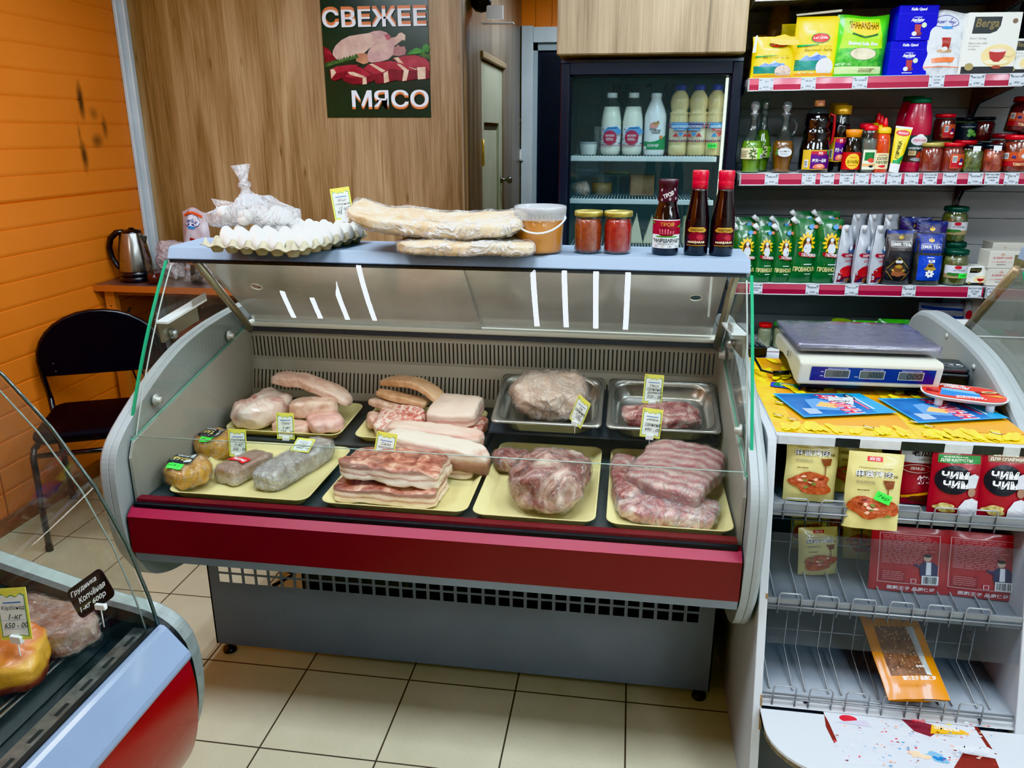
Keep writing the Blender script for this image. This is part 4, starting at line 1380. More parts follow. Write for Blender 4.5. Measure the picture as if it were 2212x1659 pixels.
lump('pork_belly_slab', 'rearmost long belly slab whose pale striped side lies below the layered lard tag', 'pork belly', (-0.535, 2.065, ZT + 0.05), (0.29, 0.07, 0.062), belly_mat(0.062, [(0.0, (140, 90, 74)), (0.4, (176, 120, 96)), (0.6, (214, 160, 140)), (0.72, (238, 214, 196)), (0.85, (206, 140, 124)), (1.0, (236, 206, 188))], 0.18, 16.0), (R(2), R(2), R(-5)), 5.0, 0.006, 14, 47, group='pork belly slabs')
lump('pork_belly_slab', 'low belly slab hidden under the two long ones', 'pork belly', (-0.53, 2.02, ZT), (0.27, 0.13, 0.04), belly_mat(0.046, BEL, 0.3, 20.0, top=BTOP), (0, 0, R(-4)), 6.0, 0.006, 14, 49, group='pork belly slabs')
price_tag('yellow tag of the layered lard, leaning on the belly slabs, priced 390', tuple(at(826, 997, Y=1.915) + Vector((0, 0, -0.03))), ['Сало', 'прослойка', '1-кг', '390 - 00'], 0.056, 0.083, 12, -8, 12, pin=0.03)
# ---- rear tray two: rind strips, red piece, pale slab
arch = lambda P: Vector((P.x, P.y, P.z + 0.02 - 2.2 * P.x * P.x * (1.6 if P.x > 0 else 0.6)))
lump('pork_rind_strip', 'topmost tan rind strip arching down over the rear pile', 'raw pork', (-0.655, 2.285, ZB + 0.095), (0.23, 0.07, 0.026), RINDM, (R(-4), R(3), R(-16)), 5.0, 0.004, 16, 51, bend=arch, group='raw pork pieces on the rear trays')
lump('pork_rind_strip', 'middle tan rind strip of the rear pile', 'raw pork', (-0.685, 2.255, ZB + 0.076), (0.17, 0.06, 0.022), RINDM, (R(-4), R(9), R(-6)), 5.0, 0.004, 16, 53, group='raw pork pieces on the rear trays')
lump('pork_rind_strip', 'lowest tan rind strip of the rear pile, its cut edge to the front', 'raw pork', (-0.70, 2.225, ZB + 0.055), (0.165, 0.06, 0.022), FATM, (R(-6), R(8), R(-10)), 5.0, 0.004, 16, 55, group='raw pork pieces on the rear trays')
lump('raw_pork_piece', 'marbled red and white pork piece under the rind strips', 'raw pork', (-0.665, 2.175, ZB + 0.012), (0.155, 0.13, 0.056), REDM, (R(16), 0, R(-10)), 3.6, 0.008, 14, 57, group='raw pork pieces on the rear trays')
lump('raw_pork_piece', 'small pink pork knuckle beside the marbled piece on the rear tray', 'raw pork', (-0.757, 2.20, ZB + 0.003), (0.05, 0.08, 0.05), SKINM, (0, 0, R(10)), 2.8, 0.006, 18, 58, group='raw pork pieces on the rear trays')
lump('pork_belly_slab', 'thick square pork slab with smooth pale rind on top', 'pork belly', (-0.497, 2.205, ZB + 0.045), (0.155, 0.15, 0.055), belly_mat(0.055, [(0.0, (226, 190, 172)), (0.3, (238, 214, 198)), (0.5, (206, 130, 116)), (0.6, (236, 206, 190)), (1.0, (236, 208, 190))], 0.16, 22.0), (R(8), R(-3), R(-6)), 6.0, 0.005, 14, 59, group='pork belly slabs')
lump('pork_belly_slab', 'red marbled slab under the square one with pale rind', 'pork belly', (-0.488, 2.175, ZB + 0.001), (0.165, 0.16, 0.044), REDM, (R(3), 0, R(-4)), 6.0, 0.005, 14, 61, group='pork belly slabs')
# ---- shoulder joint and small piece on tray three
def shoulder(P):
 v = P.y / 0.13
 k = 1.0 - 0.42 * max(0.0, v)
 return Vector((P.x * k, P.y, P.z * (1.0 - 0.30 * max(0, v))))
t, wv, wf = lump('pork_shoulder', 'big bone-in pork shoulder in cling film, wide end to the front', 'raw pork', (-0.168, 1.90, ZT), (0.205, 0.30, 0.118), mottle([(92, 42, 44), (150, 86, 80), (200, 150, 134), (236, 208, 190)], 11.0, dist=1.8), (0, 0, R(-10)), 3.6, 0.020, 9, 71, taper=shoulder, wrap=FILM, wamp=0.008, n=18)
t, wv, wf = lump('raw_pork_piece', 'small dark red pork piece in cling film behind the shoulder', 'raw pork', (-0.298, 2.045, ZT), (0.12, 0.10, 0.055), RAWM, (0, 0, R(12)), 2.8, 0.01, 14, 73, wrap=FILM, wamp=0.008)
price_tag('narrow slanted yellow tag stuck in the narrow end of the pork shoulder', tuple(at(1242, 915, Y=2.02) + Vector((0, 0, -0.03))), ['На', 'свинина', '1-кг', '320р'], 0.05, 0.08, -42, -8, 18, pin=0.03)
# ---- ribs on tray four
def rib_mat():
 t = NT('pork_ribs')
 v = t.coord()
 w = t.n('ShaderNodeTexWave', wave_type='BANDS', bands_direction='Y')
 w.inputs['Scale'].default_value = 10.5
 w.inputs['Distortion'].default_value = 3.5
 w.inputs['Detail'].default_value = 3.0
 w.inputs['Detail Scale'].default_value = 2.0
 t.l(v, w.inputs['Vector'])
 n = t.noise(v, 26.0, 5, 0.6, 0.8)
 f = t.math('ADD', t.math('MULTIPLY', w.outputs['Fac'], 0.36), t.math('MULTIPLY', n, 0.66))
 col = t.ramp(f, [(0.2, (158, 70, 84)), (0.38, (190, 122, 122)), (0.6, (206, 160, 152)), (0.85, (228, 202, 192))])
 return t.done(t.bsdf(col, 0.36, coat=0.2, normal=t.bump(f, 0.6, 0.006)))
def ribshape(P):
 k = 1.0 - 0.30 * max(0.0, -P.x / 0.11) * (1 if P.y < 0 else 0.3)
 return Vector((P.x, P.y * k, P.z))
lump('pork_ribs', 'rack of pork ribs in cling film resting on the other cuts', 'raw pork', (0.148, 1.945, ZT + 0.052), (0.225, 0.245, 0.046), rib_mat(), (R(10), R(-3), R(-24)), 7.0, 0.007, 14, 81, taper=ribshape, bend=lambda P: Vector((P.x, P.y, P.z - 1.0 * P.x * P.x)), wrap=FILM, wamp=0.008, n=18)
lump('raw_pork_piece', 'strip of pink pork in cling film along the edge of the ribs tray', 'raw pork', (0.022, 1.965, ZT), (0.075, 0.29, 0.05), RAWM2, (0, 0, R(4)), 4.0, 0.008, 14, 83, wrap=FILM, wamp=0.007)
lump('raw_pork_piece', 'flat pork cut in crinkled film at the front of the ribs tray', 'raw pork', (0.130, 1.815, ZT), (0.25, 0.135, 0.04), RAWM2, (0, 0, R(-8)), 4.0, 0.01, 13, 85, wrap=FILM2, wamp=0.010, n=16)
price_tag('yellow tag of the pork ribs, standing between the pan and the ribs, priced 490', tuple(at(1403, 945, Y=2.075) + Vector((0, 0, -0.03))), ['рёбра', 'свинина', '490 - 00'], 0.056, 0.083, -3, -8, 4, pin=0.03)
# ---- contents of the pans
lump('raw_chicken', 'raw chicken in a cloudy wrinkled bag heaped in the steel pan', 'raw chicken', (-0.213, 2.226, 0.800), (0.225, 0.165, 0.115), CHICKRAW, (R(15), 0, R(6)), 2.8, 0.016, 13, 91, wrap=film(0.14, 0.6, 9.0, (226, 212, 204), 0.14), wamp=0.016, n=18, film='plastic_bag')
lump('raw_pork_piece', 'long wrapped pork piece lying at the front of the second steel pan', 'raw pork', (0.118, 2.188, 0.789), (0.225, 0.09, 0.058), RAWM2, (R(15), 0, R(3)), 3.2, 0.012, 14, 93, wrap=FILM, wamp=0.009, n=16)
price_tag('yellow tag of the village pork, standing in the second steel pan, priced 520', tuple(at(1408, 872, Y=2.20) + Vector((0, 0, -0.03))), ['Мясо', 'свинина', 'деревенская', '520 - 00'], 0.056, 0.086, 6, -12, 4, pin=0.03)
# ================================================================ on top of the meat case
ZC1 = 1.3018
PULP = pm((170, 162, 138), 0.85, c2=(150, 142, 118), vs=30.0, bump=0.3, bs=300)
EGG = pm((240, 238, 234), 0.5, c2=(230, 227, 222), vs=12.0)
def egg_tray(label, loc, rz, nx, ny, p=0.048):
 t = thing('egg_tray', label, 'egg tray', loc, (0, 0, R(rz)))
 w, l = nx * p + 0.012, ny * p + 0.012
 def zf(x, y):
  u, v = x / p + nx / 2.0, y / p + ny / 2.0
  e = min(min(x + w / 2, w / 2 - x), min(y + l / 2, l / 2 - y))
  q = 0.5 * (math.cos(2 * PI * u) + math.cos(2 * PI * v))
  z = max(-0.017, min(0.020, q * 0.030 - 0.001))
  if e < 0.008:
   z = z * 0.25 - 0.001
  return z + 0.0185
 mb = MB()
 N, K = nx * 10, ny * 10
 mb.grid(lambda i, j: ((i - 0.5) * w, (j - 0.5) * l, zf((i - 0.5) * w, (j - 0.5) * l) + disp((i, j, 0), 3, 6, 0.001)), N, K, PULP)
 o = mb.build('pulp_tray', t)
 s = o.modifiers.new('thickness', 'SOLIDIFY'); s.thickness = 0.0024; s.offset = -1
 return t
EPROF = [(0, 0.0), (0.008, 0.0012), (0.0145, 0.006), (0.0190, 0.013), (0.0213, 0.021), (0.0208, 0.030), (0.0180, 0.040), (0.0132, 0.049), (0.007, 0.0555), (0, 0.0575)]
ex, ey, er = -0.925, 2.055, -13
egg_tray('grey pulp egg tray half full of white eggs on the case top', (ex, ey, ZC1), er, 6, 7)
mb = MB(); mb.lathe(EPROF, EGG, 20)
egg0 = mb.build('egg')
tag(egg0, 'white egg sitting in the pulp tray', 'egg', 'white eggs in the pulp tray')
first = True
rr = random.Random(4)
for j in range(7):
 for i in range(6):
  if i == 0 and j < 1 or (j == 0 and i == 5) or (i == 0 and j == 3):
   continue
  dx, dy = (i - 2.5) * 0.048, (j - 3) * 0.048
  c, s = math.cos(R(er)), math.sin(R(er))
  P0 = (ex + dx * c - dy * s, ey + dx * s + dy * c, ZC1 + 0.0055)
  rt = (rr.uniform(-0.12, 0.12), rr.uniform(-0.12, 0.12), rr.uniform(0, 6))
  if first:
   egg0.location, egg0.rotation_euler = P0, rt
   first = False
  else:
   o = egg0.copy(); COL.objects.link(o); o.location = P0; o.rotation_euler = rt
# knotted bag of eggs lying on the tray
bl = at(560, 478, Y=2.08)
bag = thing('egg_bag', 'knotted thin white plastic bag with eggs, lying on the tray of eggs', 'plastic bag', (bl.x, 2.08, ZC1 + 0.050), (0, 0, R(-5)))
vs, fs = sblock(0.27, 0.15, 0.080, 3.0, 16, 0.012, 13, 5, taper=lambda P: Vector((P.x - 0.012, P.y, P.z * (1 - 0.35 * abs(P.x) / 0.13) + 0.012 * math.exp(-(P.x / 0.05) ** 2))))
BAGW = film(0.20, 0.65, 9.0, (244, 244, 248), 0.15)
mb = MB(); mb.add(vs, fs, BAGW, None, True)
# gathered neck, knot and the open tuft above it
NKX = -0.02
mb.lathe([(0.050, 0.066), (0.030, 0.082), (0.016, 0.098), (0.011, 0.108), (0.017, 0.114), (0.018, 0.122), (0.011, 0.128), (0.014, 0.140), (0.021, 0.158), (0.026, 0.172)], BAGW, 14, Matrix.Translation((NKX, 0, -0.004)) @ Matrix.Rotation(R(-7), 4, 'Y'))
mb.add([(-0.13, 0, 0.05), (-0.150, 0.01, 0.074), (-0.05, 0.01, 0.062), (-0.06, -0.02, 0.03), (-0.12, -0.02, 0.018)], [(0, 1, 2, 3, 4)], BAGW)
mb.build('bag', bag)
for k, (x, y, z, a_) in enumerate(((-0.085, -0.03, 0.006, 0.9), (-0.035, -0.035, 0.004, 1.2), (0.018, -0.032, 0.004, 1.5), (0.068, -0.03, 0.004, 1.3), (-0.06, 0.03, 0.006, 1.1), (0.0, 0.03, 0.006, 1.4), (0.055, 0.03, 0.006, 1.0))):
 o = egg0.copy(); COL.objects.link(o)
 o.location = (bl.x + x * math.cos(R(-5)), 2.08 + y + x * math.sin(R(-5)), ZC1 + 0.050 + z + 0.018)
 o.rotation_euler = (a_, 0.5 * (-1) ** k, k)
 o['label'] = 'white egg inside the knotted plastic bag'
 o['group'] = 'eggs in the knotted bag'
price_tag('yellow tag for eggs, standing behind the flatbread bag against the wood wall', (at(744, 460, Y=2.19).x, 2.19, ZC1), ['Яйцо', 'отборное', '10 шт', '95 - 00'], 0.056, 0.09, 6, -5, -8, pin=0.062)
# flatbreads in plastic
LAV = mottle([(196, 158, 104), (222, 192, 146), (232, 210, 172), (238, 222, 190)], 14.0, rough=0.7, coat=0.0)
LAVF = film(0.03, 0.8, 8.0)
def wavy(k):
 return lambda P: Vector((P.x, P.y, P.z + k * (P.x / 0.2) ** 2 * (1 if P.x < 0 else 0.4) + disp((P.x, P.y, 0), 4, 9, 0.014)))
pl = at(925, 560, Z=ZC1 + 0.01)
lump('flatbread_pack', 'lower pack of folded flatbread in clear plastic, its end beside the honey bucket', 'flatbread', (-0.42, 2.05, ZC1 + 0.003), (0.36, 0.20, 0.036), LAV, (R(2), 0, R(3)), 5.0, 0.006, 12, 101, wrap=LAVF, wamp=0.010, n=16, film='plastic_bag', group='flatbread packs on the case top')
lump('flatbread_pack', 'upper sagging pack of folded flatbread in clear plastic on the case top', 'flatbread', (-0.505, 2.085, ZC1 + 0.046), (0.47, 0.22, 0.038), LAV, (R(4), R(1), R(1)), 5.0, 0.007, 11, 103, bend=wavy(0.030), wrap=LAVF, wamp=0.012, n=18, film='plastic_bag', group='flatbread packs on the case top')
# honey bucket
HONEY = pm((176, 106, 4), 0.12, 0, 0.6, c2=(204, 130, 10), vs=6.0, emis=(190, 100, 0), estr=0.05)  # faint emission stands in for light shining through the honey
b0 = at(1165, 545, Z=ZC1)
t = thing('honey_bucket', 'clear plastic bucket of amber honey with a white handle', 'bucket', (b0.x, 2.075, ZC1))
mb = MB(); mb.lathe([(0, 0.003), (0.0555, 0.003), (0.0575, 0.01), (0.0610, 0.082), (0.0595, 0.085), (0, 0.085)], HONEY, 36); mb.build('honey', t)
BKT = clear(tint=(246, 246, 240), refl=0.06, rough=0.08, haze=0.06)
mb = MB(); mb.lathe([(0, 0.0), (0.056, 0.0), (0.0585, 0.004), (0.0635, 0.108)], BKT, 36); mb.build('bucket_wall', t)
LIDC = clear(tint=(236, 238, 240), refl=0.10, rough=0.12, haze=0.34, hazecol=(226, 230, 234))
mb = MB(); mb.lathe([(0.0655, 0.086), (0.0665, 0.098), (0.068, 0.102), (0.069, 0.116), (0.067, 0.120), (0.062, 0.119), (0.060, 0.112), (0, 0.112)], LIDC, 40)
for k in range(40):
 a_ = 2 * PI * k / 40
 mb.box(-0.0012, 0.0012, -0.0675, -0.066, 0.087, 0.101, LIDC, Matrix.Rotation(a_, 4, 'Z'))
mb.build('lid', t)
mb = MB(); mb.tube([(0.064, 0.0, 0.094)] + [(0.0685 * math.cos(-q), 0.069 * math.sin(-q) - 0.004, 0.094 - 0.038 * math.sin(q) ** 1.3) for q in [0.15 + i * 0.2 for i in range(14)]] + [(-0.066, 0.0, 0.092)], 0.0026, WHITE, 6); mb.build('handle', t, label='white plastic carrying handle')
# two jars of red sauce
def sauce_jar(label, loc, col, s=1.0, lid=(176, 160, 84)):
 t = thing('sauce_jar', label, 'jar', loc, group='gold-lidded sauce jars on the case top')
 body = pm(col, 0.16, 0, 0.9, c2=tuple(min(255, int(c * 1.2 + 8)) for c in col), vs=120.0)
 mb = MB(); mb.lathe([(0, 0.004), (0.031, 0.004), (0.0345, 0.010), (0.0348, 0.070), (0.032, 0.080), (0.0318, 0.088), (0, 0.088)], body, 32); mb.build('sauce', t)
 mb = MB(); mb.lathe([(0, 0), (0.031, 0), (0.0362, 0.003), (0.0368, 0.012), (0.0355, 0.016), (0.0355, 0.062), (0.0368, 0.068), (0.0362, 0.078), (0.0335, 0.086), (0.0330, 0.094)], JARGLASS, 32); mb.build('glass', t)
 lm = pm(lid, 0.3, 0.7, c2=(196, 182, 110), vs=20.0)
 mb = MB(); mb.lathe([(0.0345, 0.094), (0.0372, 0.095), (0.0374, 0.104), (0.0362, 0.108), (0.033, 0.1075), (0.032, 0.106), (0, 0.106)], lm, 36); mb.build('lid', t)
 return t
j = at(1270, 543, Z=ZC1); sauce_jar('jar of brownish orange sauce with gold lid, next to the honey bucket', (j.x, 2.085, ZC1), (142, 52, 22))
j = at(1333, 543, Z=ZC1); sauce_jar('jar of bright red sauce with gold lid, second from the honey bucket', (j.x, 2.088, ZC1), (158, 24, 18))
# pomegranate sauces
DKW = pm((16, 4, 9), 0.08, 0, 0.7)
j = at(1435, 545, Z=ZC1)
t = thing('sauce_bottle', 'squat dark pomegranate sauce bottle with a patterned brown neck wrap', 'sauce bottle', (j.x, 2.09, ZC1))
BP = [(0, 0.0), (0.031, 0.0), (0.0345, 0.005), (0.0345, 0.082), (0.0335, 0.092), (0.026, 0.118), (0.0225, 0.134), (0.0235, 0.138)]
mb = MB(); mb.lathe(BP, DKW, 32); mb.build('bottle', t)
NK = pm((58, 24, 34), 0.4, c2=(50, 20, 30), vs=10.0)
mb = MB(); mb.lathe([(0.0245, 0.134), (0.0255, 0.137), (0.0235, 0.160), (0.0225, 0.172), (0.0245, 0.174), (0.0248, 0.186), (0.023, 0.189), (0, 0.189)], NK, 32); mb.build('neck_wrap', t)
a = Art(cyl(0.0255), maxlen=0.008, eps=0.0003, h0=0.0)
a.text('ТРОЯ', -0.014, 0.146, 0.014, 0.157, TXTW, 0.1, 0.02, R(24))
for (x, y) in ((-0.018, 0.163), (0.016, 0.165), (0.02, 0.143), (-0.016, 0.139), (0.004, 0.141)):
 a.ell(x, y, 0.003, 0.004, pm((150, 130, 140), 0.5), 10)
a.build('neck_print', t)
a = Art(cyl(0.0347), maxlen=0.009, eps=0.0003, h0=0.0002)
a.rect(-0.046, 0.018, 0.046, 0.090, WHITE)
a.rect(-0.046, 0.053, 0.046, 0.088, pm((150, 24, 46), 0.4))
a.ell(0.0, 0.060, 0.024, 0.013, pm((122, 14, 34), 0.4))
for k in range(16):
 a.ell(-0.016 + (k % 6) * 0.0064, 0.056 + (k // 6) * 0.0045, 0.0022, 0.002, pm((220, 110, 130), 0.35), 8)
a.poly([(-0.028, 0.050), (0.028, 0.050), (0.020, 0.046), (-0.020, 0.046)], LEAF)
a.poly([(0.022, 0.072), (0.034, 0.080), (0.032, 0.072)], LEAF)
a.poly([(-0.026, 0.082), (-0.034, 0.088), (-0.034, 0.080)], LEAF)
a.text('ТРОЯ', -0.015, 0.0745, 0.015, 0.0840, GOLD, 0, 0.02)
a.text('"НАРШАРАБ"', -0.030, 0.0335, 0.030, 0.0435, TXT, 0, 0.04)
a.lines(-0.018, 0.0285, 0.018, 0.0315, 1, TXT, 3)
for k in range(4):
 a.ell(-0.022 + k * 0.0148, 0.0235, 0.0040, 0.0034, TXT, 12)
 a.ell(-0.022 + k * 0.0148, 0.0235, 0.0032, 0.0026, WHITE, 12)
 a.ell(-0.022 + k * 0.0148, 0.0238, 0.0014, 0.0014, (TXTR, GOLD, TXT, TXTB)[k], 8)
a.build('label', t)
CAPR = pm((186, 16, 44), 0.3, 0, 0.5)
for k, (px, lab) in enumerate(((1500, 'tall dark narsharab bottle with red cap, beside the squat bottle'), (1553, 'tall dark narsharab bottle with red cap, at the very end of the case top'))):
 j = at(px, 546, Z=ZC1)
 t = thing('sauce_bottle', lab, 'sauce bottle', (j.x, 2.092, ZC1), (0, 0, R(-4 + 10 * k)), 'red-capped narsharab bottles')
 mb = MB(); mb.lathe([(0, 0), (0.027, 0), (0.0305, 0.005), (0.0308, 0.078), (0.0285, 0.098), (0.0215, 0.140), (0.0185, 0.168), (0.0185, 0.172)], DKW, 32); mb.build('bottle', t)
 mb = MB(); mb.lathe([(0.0185, 0.166), (0.0200, 0.166), (0.0198, 0.184), (0.0188, 0.187), (0.0202, 0.190), (0.0204, 0.208), (0.0185, 0.2115), (0, 0.2115)], CAPR, 28); mb.build('cap', t, label='red cap with shrink band')
 mb = MB(); mb.lathe([(0.0192, 0.161), (0.0200, 0.162), (0.0200, 0.166), (0.0192, 0.166)], JARGLASS, 24); mb.build('neck', t)
 a = Art(cyl(0.0309), maxlen=0.009, eps=0.0003, h0=0.0002)
 a.rect(-0.030, 0.024, 0.030, 0.074, pm((40, 10, 18), 0.4))
 a.poly([(-0.026, 0.064), (-0.018, 0.072), (0.018, 0.072), (0.026, 0.064), (0.020, 0.060), (-0.020, 0.060)], GOLD)
 a.text('ПОМЕГРАНАТ', -0.017, 0.0625, 0.017, 0.0690, pm((70, 10, 16), 0.5), 0, 0.02)
 a.ell(0.0, 0.048, 0.021, 0.013, pm((110, 14, 30), 0.35))
 a.blob(0.008, 0.047, 0.009, 0.007, pm((160, 40, 56), 0.35), 5)
 a.text('NARŞARAB', -0.021, 0.031, 0.021, 0.038, pm((240, 220, 180), 0.5), 0, 0.03)
 a.rect(-0.024, 0.026, 0.024, 0.0275, GOLD)
 a.build('label', t)
# ================================================================ upright fridge and the wood box above it
FB = pm((16, 18, 28), 0.35, c2=(20, 22, 34), vs=3.0)
FIN = pm((150, 162, 164), 0.5, c2=(140, 152, 154), vs=2.0)
fx0, fx1, fy = -0.282, 0.387, 3.15
fr = thing('glass_door_fridge', 'tall black framed glass door fridge with dairy bottles inside', 'fridge', (0.055, 3.45, 0))
mb = MB()
T = 0.022
mb.box(fx0, fx0 + T, fy + 0.05, 3.80, 0.08, 1.852, FB)
mb.box(fx1 - T, fx1, fy + 0.05, 3.80, 0.08, 1.852, FB)
mb.box(fx0, fx1, fy + 0.05, 3.80, 1.82, 1.852, FB)
mb.box(fx0, fx1, 3.77, 3.80, 0.08, 1.852, FB)
mb.box(fx0, fx1, fy + 0.05, 3.80, 0.0, 0.30, FB)
W(mb, 'cabinet', fr)
mb = MB()
mb.box(fx0 + T, fx0 + T + 0.004, fy + 0.06, 3.76, 0.30, 1.82, FIN)
mb.box(fx1 - T - 0.004, fx1 - T, fy + 0.06, 3.76, 0.30, 1.82, FIN)
mb.box(fx0 + T, fx1 - T, 3.76, 3.77, 0.30, 1.82, FIN)
mb.box(fx0 + T, fx1 - T, fy + 0.06, 3.76, 1.812, 1.82, FIN)
mb.box(fx0 + T, fx1 - T, fy + 0.06, 3.76, 0.30, 0.31, FIN)
for k in range(4):
 mb.box(fx0 + T + 0.10 + k * 0.022, fx0 + T + 0.108 + k * 0.022, 3.745, 3.76, 0.31, 1.8, FIN)
W(mb, 'liner', fr)
mb = MB()
ox0, ox1, oz0, oz1 = fx0 + 0.037, fx1 - 0.040, 0.40, 1.812
mb.rbox(fx0, ox0, fy, fy + 0.045, 0.31, 1.852, FB, 0.006)
mb.rbox(ox1, fx1, fy, fy + 0.045, 0.31, 1.852, FB, 0.006)
mb.box(ox0, ox1, fy, fy + 0.045, oz1, 1.852, FB)
mb.box(ox0, ox1, fy, fy + 0.045, 0.31, oz0, FB)
for (x0, x1, z0, z1) in ((ox0, ox0 + 0.008, oz0, oz1), (ox1 - 0.008, ox1, oz0, oz1), (ox0, ox1, oz1 - 0.008, oz1)):
 mb.box(x0, x1, fy + 0.008, fy + 0.03, z0, z1, pm((8, 10, 18), 0.3))
W(mb, 'door_frame', fr)
mb = MB(); mb.add([(ox0, fy + 0.02, oz0), (ox1, fy + 0.02, oz0), (ox1, fy + 0.02, oz1), (ox0, fy + 0.02, oz1)], [(0, 1, 2, 3)], clear(tint=(206, 220, 222), refl=0.06, rough=0.01, haze=0.03, hazecol=(170, 190, 194))); W(mb, 'door_glass', fr)
mb = MB(); mb.box(ox1 - 0.013, ox1 - 0.006, fy + 0.05, fy + 0.07, 0.45, 1.80, pm((250, 252, 240), 0.4, emis=(255, 255, 236), estr=3.0)); W(mb, 'light_strip', fr, label='glowing light strip down the door side')
mb = MB(); mb.rbox(fx0 - 0.002, fx1 + 0.002, fy + 0.03, 3.2, 1.853, 1.868, pm((100, 106, 116), 0.3, 0.6), 0.003, axis='x'); W(mb, 'top_trim', fr)
# fan grille at the back, high up
mb = MB()
fc = at(1400, 178, Y=3.75)
for k in range(7):
 r = 0.070 + k * 0.011
 for a0, a1 in ((R(120), R(236)), (R(-56), R(60))):
  mb.tube([(fc.x + r * math.cos(a0 + (a1 - a0) * i / 8) * 1.15, 3.742, fc.z + r * math.sin(a0 + (a1 - a0) * i / 8)) for i in range(9)], 0.0035, pm((30, 36, 60), 0.5), 5)
W(mb, 'fan_grille', fr)
mb = MB()
mb.lathe([(0, 0), (0.062, 0), (0.062, 0.01), (0, 0.012)], pm((150, 158, 158), 0.5), 28, Matrix.Translation((fc.x, 3.758, fc.z)) @ Matrix.Rotation(PI / 2, 4, 'X'))
mb.lathe([(0, 0), (0.018, 0), (0.016, 0.008), (0, 0.009)], pm((40, 46, 80), 0.4), 20, Matrix.Translation((fc.x, 3.748, fc.z - 0.005)) @ Matrix.Rotation(PI / 2, 4, 'X'))
W(mb, 'fan_cover', fr)
WIRE = pm((214, 222, 222), 0.4)
SHZ = 1.519
SHELVES = (SHZ, 1.355, 1.165)
for z in SHELVES:
 mb = MB()
 mb.rbox(ox0 + 0.004, ox1 - 0.026, 3.215, 3.225, z - 0.022, z - 0.002, WIRE, 0.003, axis='x')
 for k in range(46):
  x = ox0 + 0.012 + k * (ox1 - ox0 - 0.05) / 45
  mb.box(x - 0.0015, x + 0.0015, 3.22, 3.74, z - 0.004, z, WIRE)
 W(mb, 'wire_shelf', fr)
# bottles of milk, kefir and condensed milk
MILK = pm((236, 238, 222), 0.25, 0, 0.4)
def fpos(px, y):
 return at(px, 331, Y=y).x
def milk_bottle(px, lab):
 y = 3.285
 t = thing('milk_bottle', lab, 'milk bottle', (fpos(px, y), y, SHZ + 0.001), group='milk bottles with a crimson round mark')
 mb = MB(); mb.lathe([(0, 0.0), (0.030, 0.0), (0.037, 0.006), (0.0395, 0.02), (0.0395, 0.03), (0.038, 0.036), (0.0395, 0.045), (0.0395, 0.125), (0.036, 0.15), (0.030, 0.182), (0, 0.182)], MILK, 28); mb.build('milk', t)
 mb = MB(); mb.lathe([(0.0305, 0.181), (0.024, 0.197), (0.0185, 0.209), (0.0180, 0.217)], JARGLASS, 24); mb.build('neck', t)
 mb = MB(); mb.lathe([(0, 0.214), (0.0195, 0.214), (0.0200, 0.219), (0.0200, 0.231), (0.018, 0.233), (0, 0.233)], pm((226, 230, 226), 0.4), 26); mb.build('cap', t)
 a = Art(cyl(0.0397), maxlen=0.009, eps=0.0003, h0=0.0002)
 a.rect(-0.050, 0.034, 0.050, 0.110, pm((236, 238, 240), 0.45))
 r_ = random.Random(9)
 for k in range(30):
  x, y_ = r_.uniform(-0.047, 0.047), r_.uniform(0.040, 0.105)
  a.blob(x, y_, 0.003, 0.002, (pm((40, 46, 70), 0.5), pm((150, 30, 70), 0.5), pm((120, 130, 150), 0.5))[k % 3], k, 0.4, 10)
 a.blob(0.008, 0.092, 0.026, 0.017, pm((90, 160, 220), 0.45), 3, 0.3)
 a.text('Домашнее', -0.012, 0.098, 0.020, 0.1055, pm((20, 40, 110), 0.5), 0.2, 0.03)
 a.ell(-0.002, 0.067, 0.0225, 0.027, pm((176, 16, 66), 0.45))
 a.text('МОЛОКО', -0.016, 0.070, 0.012, 0.078, TXTW, 0.15, 0.02)
 a.lines(-0.014, 0.055, 0.010, 0.066, 3, TXTW, 5)
 a.rect(-0.045, 0.0365, 0.045, 0.0385, pm((180, 30, 80), 0.5))
 a.build('label', t)
 return t
milk_bottle(1318, 'white milk bottle with crimson round label, standing next to the white tub')
milk_bottle(1364, 'white milk bottle with crimson round label, standing next to the kefir')
y = 3.285
t = thing('kefir_bottle', 'white kefir bottle with a green band at its foot', 'kefir bottle', (fpos(1412, y), y, SHZ + 0.001))
mb = MB(); mb.lathe([(0, 0), (0.037, 0), (0.040, 0.005), (0.0415, 0.02), (0.0425, 0.145), (0.040, 0.157), (0.030, 0.185), (0.0195, 0.208), (0.0190, 0.216)], pm((236, 240, 242), 0.3, 0, 0.4), 30); mb.build('bottle', t)
mb = MB(); mb.lathe([(0.0195, 0.211), (0.0205, 0.212), (0.0205, 0.229), (0.019, 0.231), (0, 0.231)], pm((232, 238, 240), 0.4), 26); mb.build('cap', t)
a = Art(cyl(0.0428), maxlen=0.009, eps=0.0003, h0=0.0002)
GRNL = pm((16, 140, 74), 0.4)
a.poly([(-0.055, 0.022), (0.055, 0.022), (0.055, 0.078), (0.035, 0.068), (0.020, 0.060), (0.0, 0.053), (-0.02, 0.05), (-0.04, 0.053), (-0.055, 0.05)], GRNL)
a.poly([(-0.055, 0.022), (-0.035, 0.022), (-0.035, 0.034), (-0.055, 0.034)], pm((236, 240, 242), 0.4))
a.text('КЕФИР', -0.028, 0.031, 0.016, 0.043, TXTW, 0, 0.02)
a.blob(-0.006, 0.112, 0.015, 0.013, pm((226, 150, 140), 0.4), 3, 0.2)
a.blob(0.003, 0.119, 0.010, 0.008, pm((196, 140, 80), 0.4), 8, 0.4)
a.poly([(0.004, 0.126), (0.012, 0.131), (0.010, 0.122)], pm((120, 70, 40), 0.5))
